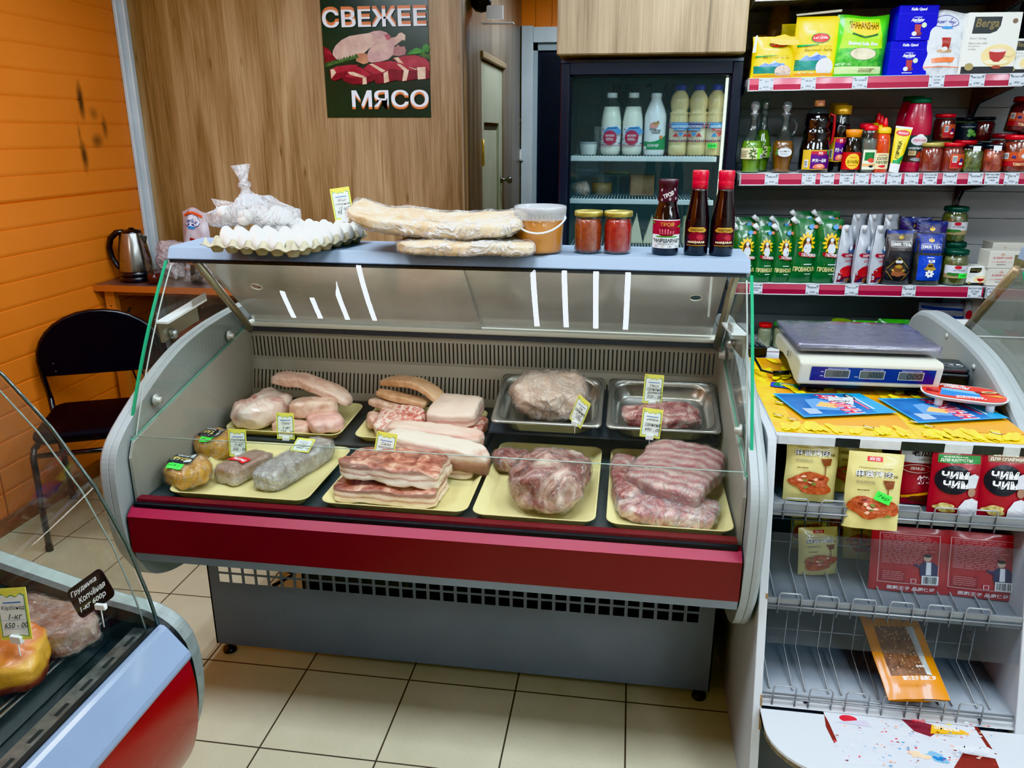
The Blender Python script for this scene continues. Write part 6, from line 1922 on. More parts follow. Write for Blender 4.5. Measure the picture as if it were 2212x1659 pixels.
# ---------------------------------------------------------------- middle shelf: bottles and jars
OILG = pm((96, 138, 24), 0.08, 0, 0.8, c2=(120, 160, 40), vs=8.0)
OILA = pm((110, 60, 10), 0.08, 0, 0.5, c2=(140, 84, 16), vs=8.0)
CLEARB = clear(tint=(226, 232, 230), refl=0.06, rough=0.02, haze=0.015, fres=1.45)
def oil_bottle(label, Q, hh, oil, lab, group=None, handle=False, fill=0.5, w=1.0):
 t = thing('oil_bottle', label, 'oil bottle', Q, (0, 0, R(-4)), group)
 k = hh / 0.262
 pr = [(0, 0.0), (0.030 * w, 0.0), (0.034 * w, 0.006), (0.031 * w, 0.022), (0.040 * w, 0.070), (0.0405 * w, 0.090), (0.034 * w, 0.118), (0.020, 0.150), (0.0135, 0.175), (0.0125, 0.205)]
 pr = [(r * k, z * k) for r, z in pr]
 fl = [(max(0, r - 0.002), z + (0.003 if i < 2 else 0)) for i, (r, z) in enumerate(pr) if z <= fill * hh]
 mb = MB(); mb.lathe(fl + [(0, fl[-1][1])], oil, 26); mb.build('oil', t)
 mb = MB(); mb.lathe(pr, CLEARB, 26)
 if handle:
  mb.tube([(0.018 * k, 0, 0.195 * k), (0.034 * k, 0, 0.192 * k), (0.042 * k, 0, 0.172 * k), (0.036 * k, 0, 0.148 * k), (0.026 * k, 0, 0.136 * k)], 0.005 * k, CLEARB, 8)
 mb.build('glass', t)
 mb = MB(); mb.lathe([(0, 0.196), (0.010, 0.197), (0.012, 0.210), (0.016, 0.212), (0.0165, 0.218), (0.009, 0.222), (0.0175, 0.236), (0.0185, 0.244), (0.014, 0.258), (0, 0.262)] if k == 1 else [(r * k, z * k) for r, z in [(0, 0.196), (0.010, 0.197), (0.012, 0.210), (0.016, 0.212), (0.0165, 0.218), (0.009, 0.222), (0.0175, 0.236), (0.0185, 0.244), (0.014, 0.258), (0, 0.262)]], clear(tint=(206, 216, 214), refl=0.14, rough=0.03, haze=0.12, fres=1.5), 20); mb.build('stopper', t)
 rf = lambda z: 0.0408 * k * w if z < 0.1 else 0.038 * k * w
 a = Art(cyl(0.0412 * k * w), maxlen=0.01, eps=0.0003, h0=0.0002)
 lab(a, k)
 a.build('label', t)
def olive_label(a, k):
 a.rect(-0.05 * k, 0.052 * k, 0.02 * k, 0.092 * k, pm((206, 200, 160), 0.5)); a.rect(0.02 * k, 0.052 * k, 0.058 * k, 0.092 * k, pm((120, 190, 50), 0.5))
 for i in range(8):
  q = i * 0.75
  a.ell(0.004 * k + 0.010 * k * math.cos(q), 0.072 * k + 0.013 * k * math.sin(q), 0.0075 * k, 0.0026 * k, pm((50, 80, 30), 0.5), 10, q + 0.4)
 a.lines(-0.045 * k, 0.058 * k, -0.012 * k, 0.084 * k, 4, pm((110, 104, 70), 0.5), 4)
 a.barcode(0.03 * k, 0.055 * k, 0.05 * k, 0.070 * k, 2)
def kala_label(a, k):
 a.ell(0.004, 0.076 * k, 0.030 * k, 0.016 * k, pm((226, 228, 232), 0.45)); a.text('KALAMATA', -0.016 * k, 0.077 * k, 0.022 * k, 0.084 * k, TXT, 0, 0.02); a.lines(-0.014 * k, 0.065 * k, 0.022 * k, 0.075 * k, 3, LABG, 2)
 for i in range(4):
  a.ell(-0.026 * k, (0.070 + i * 0.005) * k, 0.009 * k, 0.003 * k, pm((60, 100, 40), 0.5), 8, 0.6 * i)
Q, s = GP(1619, 2, 3.155)
oil_bottle('green olive oil bottle with glass stopper, foremost at the end of the middle shelf', Q, 146 * s, OILG, olive_label, 'green oil bottles', fill=0.53)
Q, s = GP(1640, 2, 3.26)
oil_bottle('green olive oil bottle half hidden behind the foremost one', Q, 148 * s, OILG, olive_label, 'green oil bottles', fill=0.6, w=0.85)
Q, s = GP(1686, 2, 3.16)
oil_bottle('amber oil bottle with a small glass handle and white oval label', Q, 145 * s, OILA, kala_label, None, True, fill=0.54)
SOY = pm((12, 8, 10), 0.08, 0, 0.9)
PURP = pm((86, 26, 120), 0.35, c2=(70, 20, 100), vs=10.0)
def soy_label(a, w, z0, z1):
 h = z1 - z0
 a.rect(-w, z0, w, z1, pm((196, 160, 50), 0.35)); a.rect(-w * 0.42, z0 + h * 0.04, w * 0.95, z1 - h * 0.1, PURP); a.rect(-w * 0.42, z1 - h * 0.22, w * 0.95, z1 - h * 0.06, pm((170, 40, 60), 0.4))
 a.rect(0.0, z1 - h * 0.27, w * 0.36, z1 - h * 0.05, pm((196, 30, 40), 0.4)); a.text('海天', w * 0.03, z1 - h * 0.24, w * 0.33, z1 - h * 0.09, TXTW, 0, 0.02)
 a.text('海天一品鲜', -w * 0.32, z0 + h * 0.38, w * 0.62, z0 + h * 0.56, TXTW, 0, 0.02)
 a.blob(w * 0.16, z0 + h * 0.17, w * 0.36, h * 0.14, pm((220, 110, 80), 0.35), 3, 0.2); a.blob(w * 0.2, z0 + h * 0.2, w * 0.22, h * 0.08, pm((240, 170, 140), 0.35), 4, 0.2)
 a.rect(w * 0.62, z1 - h * 0.24, w * 0.8, z1 - h * 0.02, pm((40, 130, 90), 0.4)); a.barcode(-w * 0.8, z0 + h * 0.12, -w * 0.55, z0 + h * 0.5, 3)
Q, s = GP(1754, 2, 3.165)
k = 146 * s / 0.262
t = thing('soy_sauce_bottle', 'big dark soy sauce jug with a red handle and purple label', 'soy sauce', Q, (0, 0, R(2)))
mb = MB(); mb.lathe([(r * k, z * k) for r, z in [(0, 0), (0.052, 0), (0.056, 0.005), (0.056, 0.085), (0.053, 0.092), (0.051, 0.11), (0.046, 0.125), (0.049, 0.14), (0.049, 0.15), (0.041, 0.163), (0.046, 0.178), (0.045, 0.19), (0.042, 0.215), (0, 0.215)]], SOY, 30); mb.build('bottle', t)
mb = MB(); mb.lathe([(r * k, z * k) for r, z in [(0.042, 0.214), (0.033, 0.230), (0.018, 0.238), (0.0175, 0.248)]], CLEARB, 26); mb.build('shoulder', t)
mb = MB(); mb.lathe([(r * k, z * k) for r, z in [(0, 0.240), (0.0175, 0.240), (0.0185, 0.243), (0.018, 0.262), (0, 0.263)]], pm((170, 96, 84), 0.35, c2=(200, 160, 90), vs=30.0), 24); mb.build('cap', t)
mb = MB(); mb.tube([(0.040 * k, -0.005, 0.213 * k), (0.058 * k, -0.005, 0.208 * k), (0.061 * k, -0.005, 0.16 * k), (0.060 * k, -0.005, 0.115 * k), (0.047 * k, -0.005, 0.105 * k)], 0.0055 * k, pm((150, 20, 24), 0.3), 8); mb.build('handle', t, label='red carrying handle')
a = Art(cyl(0.0563 * k), maxlen=0.011, eps=0.0003, h0=0.0002); soy_label(a, 0.058 * k, 0.012 * k, 0.084 * k); a.build('label', t)
def soy2(label, Q, hh):
 k = hh / 0.24
 t = thing('soy_sauce_bottle', label, 'soy sauce', Q, (0, 0, R(-10)), 'gold-capped soy sauce bottles')
 mb = MB(); mb.lathe([(r * k, z * k) for r, z in [(0, 0), (0.031, 0), (0.034, 0.005), (0.034, 0.035), (0.0335, 0.12), (0.0365, 0.135), (0.036, 0.15), (0.031, 0.165), (0.031, 0.172), (0, 0.172)]], SOY, 26); mb.build('bottle', t)
 mb = MB(); mb.lathe([(r * k, z * k) for r, z in [(0.032, 0.170), (0.027, 0.19), (0.024, 0.21)]], CLEARB, 24); mb.build('neck', t)
 mb = MB(); mb.lathe([(r * k, z * k) for r, z in [(0, 0.206), (0.030, 0.206), (0.0315, 0.209), (0.031, 0.238), (0, 0.24)]], pm((196, 150, 60), 0.3, 0.6), 26); mb.build('cap', t)
 a = Art(cyl(0.0342 * k), maxlen=0.011, eps=0.0003, h0=0.0002); soy_label(a, 0.036 * k, 0.038 * k, 0.128 * k); a.build('label', t)
Q, s = GP(1804, 2, 3.20); soy2('gold-capped soy sauce bottle with purple label, beside the big jug', Q, 136 * s)
Q, s = GP(1796, 2, 3.29); soy2('second gold-capped soy sauce bottle hidden behind the first', Q, 138 * s)
Q, s = GP(1834, 2, 3.145)
k = 89 * s / 0.165
t = thing('soy_sauce_bottle', 'short soy sauce bottle with orange cap and red and yellow label', 'soy sauce', Q)
mb = MB(); mb.lathe([(r * k, z * k) for r, z in [(0, 0), (0.033, 0), (0.036, 0.004), (0.036, 0.08), (0.0345, 0.10), (0.028, 0.128), (0.026, 0.138), (0, 0.138)]], SOY, 26); mb.build('bottle', t)
mb = MB(); mb.lathe([(r * k, z * k) for r, z in [(0, 0.134), (0.027, 0.134), (0.028, 0.145), (0.0305, 0.149), (0.030, 0.163), (0, 0.165)]], pm((226, 134, 30), 0.35), 26); mb.build('cap', t)
a = Art(cyl(0.0362 * k), maxlen=0.01, eps=0.0003, h0=0.0002)
a.rect(-0.05 * k, 0.012 * k, 0.05 * k, 0.078 * k, pm((176, 24, 24), 0.4)); a.ell(0, 0.044 * k, 0.028 * k, 0.029 * k, pm((246, 200, 30), 0.4)); a.text('АЧИМ', -0.023 * k, 0.034 * k, 0.023 * k, 0.049 * k, pm((60, 20, 10), 0.5), 0, 0.02); a.text('Sempio', -0.012 * k, 0.055 * k, 0.012 * k, 0.062 * k, TXTR, 0.2, 0.02); a.lines(-0.018 * k, 0.026 * k, 0.018 * k, 0.031 * k, 1, TXTR, 3)
a.build('label', t)
def vinegar(label, Q, hh):
 k = hh / 0.175
 t = thing('vinegar_bottle', label, 'vinegar', Q, (0, 0, R(-3)), 'clear red-capped vinegar bottles')
 mb = MB(); mb.lathe([(r * k, z * k) for r, z in [(0, 0.003), (0.028, 0.003), (0.0295, 0.008), (0.0295, 0.105), (0.027, 0.125), (0, 0.125)]], clear(tint=(236, 236, 226), refl=0.08, rough=0.03, haze=0.16, hazecol=(214, 216, 206)), 24); mb.build('vinegar', t)
 mb = MB(); mb.lathe([(r * k, z * k) for r, z in [(0, 0), (0.029, 0), (0.031, 0.005), (0.031, 0.1), (0.030, 0.125), (0.024, 0.15), (0.022, 0.16)]], CLEARB, 24); mb.build('bottle', t)
 mb = MB(); mb.lathe([(r * k, z * k) for r, z in [(0, 0.155), (0.023, 0.155), (0.0245, 0.158), (0.0245, 0.173), (0, 0.175)]], pm((196, 24, 36), 0.35), 24); mb.build('cap', t)
 a = Art(cyl(0.0313 * k), maxlen=0.01, eps=0.0003, h0=0.0002)
 a.rect(-0.025 * k, 0.012 * k, 0.027 * k, 0.085 * k, pm((226, 230, 206), 0.45)); a.rect(-0.018 * k, 0.045 * k, 0.018 * k, 0.076 * k, pm((30, 110, 50), 0.4)); a.blob(0.006 * k, 0.046 * k, 0.013 * k, 0.008 * k, pm((206, 70, 50), 0.4), 5, 0.2); a.rect(-0.023 * k, 0.024 * k, 0.024 * k, 0.034 * k, pm((226, 170, 110), 0.4)); a.blob(0.008 * k, 0.024 * k, 0.009 * k, 0.004 * k, TXT, 6)
 a.build('label', t)
Q, s = GP(1870, 2, 3.14); vinegar('clear vinegar bottle with red cap, the front one', Q, 97 * s)
Q, s = GP(1859, 2, 3.22); vinegar('clear vinegar bottle with red cap, half hidden behind the front one', Q, 99 * s)
CHILI = pm((176, 50, 26), 0.15, 0, 0.7, c2=(196, 70, 36), vs=60.0)
def chili(label, Q, hh):
 k = hh / 0.20
 t = thing('chili_sauce_bottle', label, 'chili sauce', Q, group='chili sauce bottles with red tips')
 mb = MB(); mb.lathe([(r * k, z * k) for r, z in [(0, 0), (0.025, 0), (0.0275, 0.004), (0.0275, 0.09), (0.0255, 0.115), (0.021, 0.145), (0, 0.145)]], CHILI, 24); mb.build('bottle', t)
 mb = MB(); mb.lathe([(r * k, z * k) for r, z in [(0, 0.143), (0.0225, 0.143), (0.024, 0.146), (0.0235, 0.160), (0.018, 0.166), (0, 0.166)]], pm((226, 190, 30), 0.35), 24); mb.build('collar', t, label='yellow cap collar')
 mb = MB(); mb.lathe([(r * k, z * k) for r, z in [(0, 0.164), (0.010, 0.164), (0.009, 0.178), (0.005, 0.196), (0.003, 0.2), (0, 0.2)]], pm((196, 20, 30), 0.35), 16); mb.build('tip', t, label='red nozzle tip')
 a = Art(cyl(0.0278 * k), maxlen=0.01, eps=0.0003, h0=0.0002)
 a.rect(-0.028 * k, 0.014 * k, 0.030 * k, 0.072 * k, pm((222, 206, 160), 0.45)); a.text('СОУС', -0.020 * k, 0.047 * k, 0.019 * k, 0.058 * k, TXT, 0.15, 0.03); a.text('ЧИЛИ', -0.023 * k, 0.032 * k, 0.021 * k, 0.044 * k, pm((30, 70, 40), 0.5), 0.15, 0.03); a.blob(0, 0.024 * k, 0.014 * k, 0.004 * k, TXTR, 6); a.lines(-0.016 * k, 0.062 * k, 0.016 * k, 0.067 * k, 1, BROWN, 3)
 a.build('label', t)
Q, s = GP(1898, 2, 3.135); chili('chili sauce bottle with yellow collar, the front one of three', Q, 112 * s)
Q, s = GP(1889, 2, 3.205); chili('chili sauce bottle right behind the front one', Q, 115 * s)
Q, s = GP(1882, 2, 3.275); chili('chili sauce bottle at the back of the three', Q, 118 * s)
# mustard tube, standing on its cap, leaning on the ketchup
Q, s = GP(1929, 2, 3.125)
th = 95 * s
t = thing('mustard_tube', 'yellow mustard tube standing on its white cap', 'mustard', Q, (R(-4), R(6.5), R(-6)))
cw = 15 * s; tw = 17 * s
mb = MB(); mb.lathe([(0, 0), (cw * 0.62, 0), (cw * 0.66, 0.003), (cw * 0.68, th * 0.2), (0, th * 0.2)], WHITE, 20); mb.build('cap', t)
def tube_fn(u, v, h, sd=1):
 k = min(1, max(0, (v - th * 0.2) / (th * 0.8)))
 d = cw * 0.68 * (1 - k) ** 0.8 + 0.001
 half = cw * 0.70 + (tw - cw * 0.70) * k
 a_ = max(-1, min(1, u / half))
 return (a_ * half, -sd * (d * math.sqrt(max(0, 1 - a_ * a_)) + h), v)
MUY = pm((244, 222, 20), 0.3, 0, 0.4)
mb = MB()
hf = lambda v: cw * 0.70 + (tw - cw * 0.70) * ((v - th * 0.2) / (th * 0.8))
for sd in (1, -1):
 mb.grid(lambda i, j: tube_fn((i * 2 - 1) * hf(th * 0.2 + j * th * 0.8), th * 0.2 + j * th * 0.8, 0, sd), 12, 12, MUY, flip=(sd < 0))
mb.build('tube', t)
a = Art(tube_fn, maxlen=0.008, eps=0.0003, h0=0.0004)
a.rect(-tw, th * 0.955, tw, th, WHITE); a.rect(-cw, th * 0.2, cw, th * 0.27, GRNL); a.poly([(-0.004, th * 0.27), (cw * 0.8, th * 0.27), (cw * 0.86, th * 0.42)], GRNL)
a.ell(0.0, th * 0.86, tw * 0.82, th * 0.065, pm((206, 24, 30), 0.35)); a.text('ЛАСКАР', -tw * 0.6, th * 0.835, tw * 0.62, th * 0.88, TXTW, 0.1, 0.02)
a.text('ГОРЧИЦА', -th * 0.19 - 0.003, th * 0.50 - 0.0075, th * 0.19 - 0.003, th * 0.50 + 0.0075, TXT, 0, 0.03, PI / 2)
a.text('Русская', -th * 0.1 + 0.014, th * 0.55 - 0.003, th * 0.1 + 0.014, th * 0.55 + 0.003, pm((200, 110, 20), 0.5), 0, 0.0, PI / 2)
a.build('print', t)
KET = pm((172, 28, 56), 0.3, 0, 0.4, c2=(162, 24, 50), vs=6.0)
def ketchup(label, Q, hh, label_on=True):
 k = hh / 0.265
 t = thing('ketchup_bottle', label, 'ketchup', Q, (0, 0, R(-6)), 'raspberry red ketchup bottles')
 mb = MB(); mb.lathe([(r * k, z * k) for r, z in [(0, 0), (0.048, 0), (0.051, 0.006), (0.051, 0.03), (0.0495, 0.035), (0.0495, 0.135), (0.051, 0.14), (0.051, 0.165), (0.047, 0.2), (0.037, 0.24), (0.035, 0.247), (0, 0.247)]], KET, 32, sx=0.98, sy=0.7); mb.build('bottle', t)
 mb = MB(); mb.lathe([(r * k, z * k) for r, z in [(0, 0.245), (0.037, 0.245), (0.036, 0.263), (0, 0.265)]], pm((10, 84, 54), 0.35), 28, sx=0.98, sy=0.75); mb.build('cap', t)
 f = lambda u, v, h: ((0.0497 * k * 0.98 + h) * math.sin(u / (0.0497 * k)), -(0.0497 * k * 0.70 + h) * math.cos(u / (0.0497 * k)), v)
 a = Art(f, maxlen=0.01, eps=0.0003, h0=0.0004)
 a.rect(-0.062 * k, 0.036 * k, 0.062 * k, 0.132 * k, pm((44, 62, 58), 0.4)); a.rect(-0.062 * k, 0.036 * k, 0.062 * k, 0.060 * k, pm((80, 56, 50), 0.4, c2=(50, 40, 40), vs=30.0))
 a.ell(0.010 * k, 0.113 * k, 0.031 * k, 0.017 * k, WHITE); a.ell(0.010 * k, 0.126 * k, 0.014 * k, 0.010 * k, WHITE); a.ell(0.010 * k, 0.113 * k, 0.028 * k, 0.0145 * k, pm((206, 200, 206), 0.4)); a.text('ПЕРСОНА', -0.012 * k, 0.109 * k, 0.034 * k, 0.118 * k, TXTR, 0.1, 0.02)
 a.text('ШАШЛЫЧНЫЙ', -0.026 * k, 0.082 * k, 0.042 * k, 0.092 * k, TXTW, 0.05, 0.02); a.rect(-0.024 * k, 0.060 * k, 0.002 * k, 0.077 * k, pm((206, 180, 130), 0.5)); a.lines(-0.021 * k, 0.063 * k, 0.0, 0.075 * k, 3, BROWN, 4)
 a.blob(0.020 * k, 0.060 * k, 0.017 * k, 0.016 * k, pm((190, 60, 40), 0.35), 6, 0.35); a.blob(0.012 * k, 0.045 * k, 0.026 * k, 0.007 * k, pm((150, 150, 150), 0.4), 7, 0.2); a.blob(0.026 * k, 0.066 * k, 0.008 * k, 0.007 * k, pm((226, 130, 90), 0.4), 9, 0.3)
 a.build('label', t)
Q, s = GP(1966, 2, 3.20); ketchup('big raspberry red ketchup bottle with green cap and grey label', Q, 150 * s)
Q, s = GP(1950, 2, 3.30); ketchup('second big ketchup bottle hidden behind the first', Q, 151 * s)
def jar(name, label, cat, P_, r, h, fill, lid, group=None, art=None, rot=(0, 0, 0), lidband=True, sx=1.0):
 t = thing(name, label, cat, P_, rot, group)
 mb = MB(); mb.lathe([(0, 0.003), (r * 0.90, 0.003), (r * 0.95, 0.008), (r * 0.95, h * 0.72), (r * 0.80, h * 0.82), (0, h * 0.82)], fill, 24); mb.build('contents', t)
 mb = MB(); mb.lathe([(0, 0), (r * 0.92, 0), (r, 0.004), (r, h * 0.74), (r * 0.86, h * 0.84), (r * 0.84, h * 0.88)], JARGLASS, 24); mb.build('glass', t)
 mb = MB(); mb.lathe([(0, h * 0.865), (r * 0.88, h * 0.865), (r * 0.94, h * 0.875), (r * 0.94, h * 0.975), (r * 0.88, h), (r * 0.8, h * 0.995), (0, h * 0.985)], pm(lid, 0.3, 0.2), 26); mb.build('lid', t)
 if art:
  a = Art(cyl(r * 1.006), maxlen=0.009, eps=0.0003, h0=0.0002); art(a, r, h); a.build('label', t)
 return t
JAMR = pm((150, 44, 24), 0.15, 0, 0.7, c2=(126, 28, 16), vs=160.0)
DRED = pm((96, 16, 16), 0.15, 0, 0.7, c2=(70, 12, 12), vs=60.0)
JALA = mottle([(50, 60, 20), (96, 104, 40), (130, 136, 60)], 60.0, rough=0.15, coat=0.7)
PICK = mottle([(60, 64, 30), (106, 108, 56), (150, 150, 96)], 40.0, rough=0.15, coat=0.7)
TOM = mottle([(110, 20, 12), (170, 50, 26), (206, 96, 50)], 34.0, rough=0.15, coat=0.7)
def seal_art(a, r, h):
 a.rect(-r * 0.35, h * 0.78, r * 0.35, h * 0.96, WHITE)
def paste_art(a, r, h):
 a.rect(-r * 1.4, h * 0.16, r * 1.4, h * 0.54, pm((176, 70, 40), 0.4)); a.rect(-r * 1.4, h * 0.16, r * 1.4, h * 0.30, pm((150, 24, 30), 0.4))
 a.ell(r * 0.3, h * 0.50, r * 0.55, h * 0.17, pm((206, 120, 60), 0.4)); a.ell(r * 0.3, h * 0.50, r * 0.5, h * 0.15, pm((196, 90, 50), 0.4))
 a.ell(r * 0.3, h * 0.44, r * 0.34, h * 0.07, pm((210, 216, 224), 0.4)); a.ell(r * 0.3, h * 0.55, r * 0.14, h * 0.06, pm((206, 190, 180), 0.4)); a.ell(r * 0.3, h * 0.59, r * 0.16, h * 0.045, WHITE)
 a.text('ТОМАТНАЯ ПАСТА', -r * 0.5, h * 0.18, r * 1.2, h * 0.26, pm((236, 206, 150), 0.4), 0, 0.03); a.barcode(-r * 1.2, h * 0.36, -r * 0.85, h * 0.52, 4); a.ell(-r * 0.5, h * 0.41, r * 0.14, h * 0.035, TXTB, 10)
def side_art(a, r, h):
 a.rect(-r * 0.4, h * 0.14, r * 1.1, h * 0.62, pm((190, 80, 50), 0.4)); a.rect(-r * 0.34, h * 0.17, r * 1.06, h * 0.40, pm((170, 26, 36), 0.4)); a.barcode(-r * 0.24, h * 0.34, r * 0.12, h * 0.56, 5); a.ell(r * 0.55, h * 0.42, r * 0.18, h * 0.06, TXTB, 10); a.ell(r * 0.5, h * 0.30, r * 0.2, h * 0.04, WHITE, 10)
def cuke_art(a, r, h):
 a.rect(-r * 1.2, h * 0.06, r * 1.3, h * 0.78, pm((16, 26, 34), 0.4)); a.text('Огурчики', -r * 0.7, h * 0.58, r * 0.6, h * 0.64, TXTW, 0.2)
 for i in range(5):
  a.ell(r * (0.1 + 0.32 * (i % 3)), h * (0.28 + 0.12 * (i % 2) + 0.05 * (i // 3)), r * 0.2, h * 0.085, pm((90, 150, 70), 0.4, c2=(140, 190, 110), vs=90.0), 14)
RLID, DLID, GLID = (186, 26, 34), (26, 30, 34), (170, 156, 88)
JH = 0.112
Q, s = GP(2006, 2, 3.145); jar('sauce_jar', 'jar of orange red adjika with a gold lid, first jar after the ketchup', 'jar', Q, 23 * s, 61 * s, JAMR, GLID)
Q, s = GP(2050, 2, 3.145); jar('tomato_paste_jar', 'tomato paste jar with red lid, its label turned to the side', 'jar', Q, 24 * s, 61 * s, JAMR, RLID, None, side_art)
Q, s = GP(2074, 2, 3.255); jar('tomato_paste_jar', 'red-lidded jar hidden behind the tomato paste jar', 'jar', Q, 24 * s, 63 * s, JAMR, RLID)
Q, s = GP(2093, 2, 3.145); jar('pepper_jar', 'jar of green pepper rings with dark lid and white seal', 'jar', Q, 22 * s, 56 * s, JALA, DLID, None, seal_art)
Q, s = GP(2136, 2, 3.145); jar('tomato_jar', 'jar of small pickled tomatoes with dark lid and white seal', 'jar', Q, 23 * s, 57 * s, TOM, DLID, None, seal_art)
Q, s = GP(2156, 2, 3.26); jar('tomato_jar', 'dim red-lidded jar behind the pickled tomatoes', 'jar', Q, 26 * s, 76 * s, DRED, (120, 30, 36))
Q, s = GP(2187, 2, 3.15); t = jar('tomato_paste_jar', 'big tomato paste jar with portrait label, at the frame edge of the middle shelf', 'jar', Q, 28 * s, 76 * s, pm((136, 44, 22), 0.15, 0, 0.7), RLID, None, paste_art)
# second layer, standing on jars behind
Q, s = GP(2022, 2, 3.25); jar('sauce_jar', 'gold-lidded jar at the back of the middle shelf carrying a red-lidded one', 'jar', Q, 23 * s, 60 * s, JAMR, GLID)
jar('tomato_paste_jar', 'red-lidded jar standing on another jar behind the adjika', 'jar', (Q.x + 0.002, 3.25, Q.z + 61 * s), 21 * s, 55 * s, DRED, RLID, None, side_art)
Q, s = GP(2066, 2, 3.365); jar('pepper_jar', 'dark-lidded jar at the very back carrying the cucumber jar', 'jar', Q, 23 * s, 56 * s, JALA, DLID)
jar('cucumber_jar', 'dark-labelled cucumber jar standing on another jar at the back', 'jar', (Q.x - 0.002, 3.35, Q.z + 57 * s), 22 * s, 49 * s, PICK, DLID, None, cuke_art)
Q, s = GP(2104, 2, 3.365); jar('tomato_jar', 'dark-lidded jar at the very back carrying a jar of red preserve', 'jar', Q, 23 * s, 56 * s, TOM, DLID)
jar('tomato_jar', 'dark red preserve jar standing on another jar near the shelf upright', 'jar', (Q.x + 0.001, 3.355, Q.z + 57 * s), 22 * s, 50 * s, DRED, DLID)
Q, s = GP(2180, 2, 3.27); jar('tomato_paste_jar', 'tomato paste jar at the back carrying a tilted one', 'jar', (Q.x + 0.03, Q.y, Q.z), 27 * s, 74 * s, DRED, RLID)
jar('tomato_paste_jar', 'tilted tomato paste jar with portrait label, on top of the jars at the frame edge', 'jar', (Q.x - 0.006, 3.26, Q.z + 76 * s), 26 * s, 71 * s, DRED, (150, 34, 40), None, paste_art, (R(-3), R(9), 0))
# ---------------------------------------------------------------- lower shelf: mayonnaise, ketchup, tea, olives
MAYO = pm((22, 92, 40), 0.28, 0, 0.5, c2=(18, 78, 34), vs=6.0)
def mayo(label, px, pyt, w, y, seed, group='green mayonnaise pouches', rz=8):
 Q, s = GP(px, 3, y)
 w, h = w * s, (612 - pyt) * s
 t, a = bag_thing('mayonnaise_pouch', label, 'mayonnaise', Q, w, h, 0.055, MAYO, rz, group=group, seed=seed, wr=0.003, bulge=0.5)
 mb = MB(); mb.lathe([(0, 0), (0.008, 0), (0.008, 0.010), (0.0095, 0.011), (0.0095, 0.026), (0, 0.027)], WHITE, 16, Matrix.Translation((-w * 0.40, -0.004, h * 0.93)) @ Matrix.Rotation(R(-38), 4, 'Y')); mb.build('spout_cap', t, label='white screw spout cap')
 for i in range(12):
  q = i * PI / 6
  cx, cy = w * 0.02 + w * 0.19 * math.cos(q), h * 0.64 + w * 0.24 * math.sin(q)
  a.ell(cx, cy, w * 0.16, w * 0.055, pm((246, 206, 20), 0.35, c2=(236, 180, 10), vs=30.0), 12, q)
 a.ell(w * 0.02, h * 0.62, w * 0.17, h * 0.11, pm((70, 44, 24), 0.5)); a.ell(w * 0.04, h * 0.55, w * 0.15, h * 0.09, pm((216, 222, 230), 0.45)); a.ell(w * 0.03, h * 0.645, w * 0.055, h * 0.035, pm((206, 160, 130), 0.5)); a.ell(w * 0.03, h * 0.69, w * 0.075, h * 0.03, pm((220, 226, 234), 0.45))
 a.poly([(-w * 0.26, h * 0.50), (w * 0.44, h * 0.46), (w * 0.46, h * 0.40), (-w * 0.2, h * 0.43), (-w * 0.30, h * 0.47)], pm((150, 24, 34), 0.4)); a.text('ГАСТРОНОМ', -w * 0.16, h * 0.425, w * 0.42, h * 0.475, TXTW, 0, 0.04, -0.07)
 a.text('ПРОВАНСАЛЬ', -w * 0.40, h * 0.19, w * 0.46, h * 0.265, pm((240, 226, 160), 0.45), 0, 0.02); a.lines(-w * 0.05, h * 0.29, w * 0.3, h * 0.32, 1, TXTW, 3); a.lines(w * 0.02, h * 0.14, w * 0.32, h * 0.165, 1, TXTW, 5)
 a.ell(w * 0.16, h * 0.885, w * 0.11, h * 0.035, BLU, 14); a.ell(w * 0.33, h * 0.885, w * 0.09, h * 0.03, pm((190, 110, 80), 0.4), 14)
 r_ = random.Random(seed)
 for _ in range(14):
  x, v = r_.uniform(-w * 0.4, w * 0.4), r_.uniform(h * 0.05, h * 0.9)
  a.ell(x, v, 0.0012, 0.0012, pm((170, 200, 90), 0.5), 6)
 a.build('print', t)
mayo('green mayonnaise pouch partly behind the corner of the meat case', 1601, 494, 48, 3.14, 21)
mayo('small green mayonnaise pouch, first one fully in view', 1643, 494, 42, 3.14, 22)
mayo('small green mayonnaise pouch next to the two tall ones', 1683, 494, 42, 3.14, 23)
mayo('tall green mayonnaise pouch, nearer to the small pouches', 1727, 478, 54, 3.14, 24)
mayo('tall green mayonnaise pouch next to the white ketchup pouches', 1778, 478, 54, 3.14, 25)
for i, (px, pyt, w) in enumerate(((1596, 486, 48), (1640, 484, 46), (1676, 486, 44), (1722, 472, 54), (1768, 471, 56))):
 mayo('green mayonnaise pouch in the second row, behind pouch number %s from the case corner' % ('one', 'two', 'three', 'four', 'five')[i], px, pyt, w, 3.24, 31 + i, 'second row of green mayonnaise pouches')
KPW = pm((196, 200, 208), 0.25, 0.2, 0.5, c2=(176, 180, 190), vs=20.0)
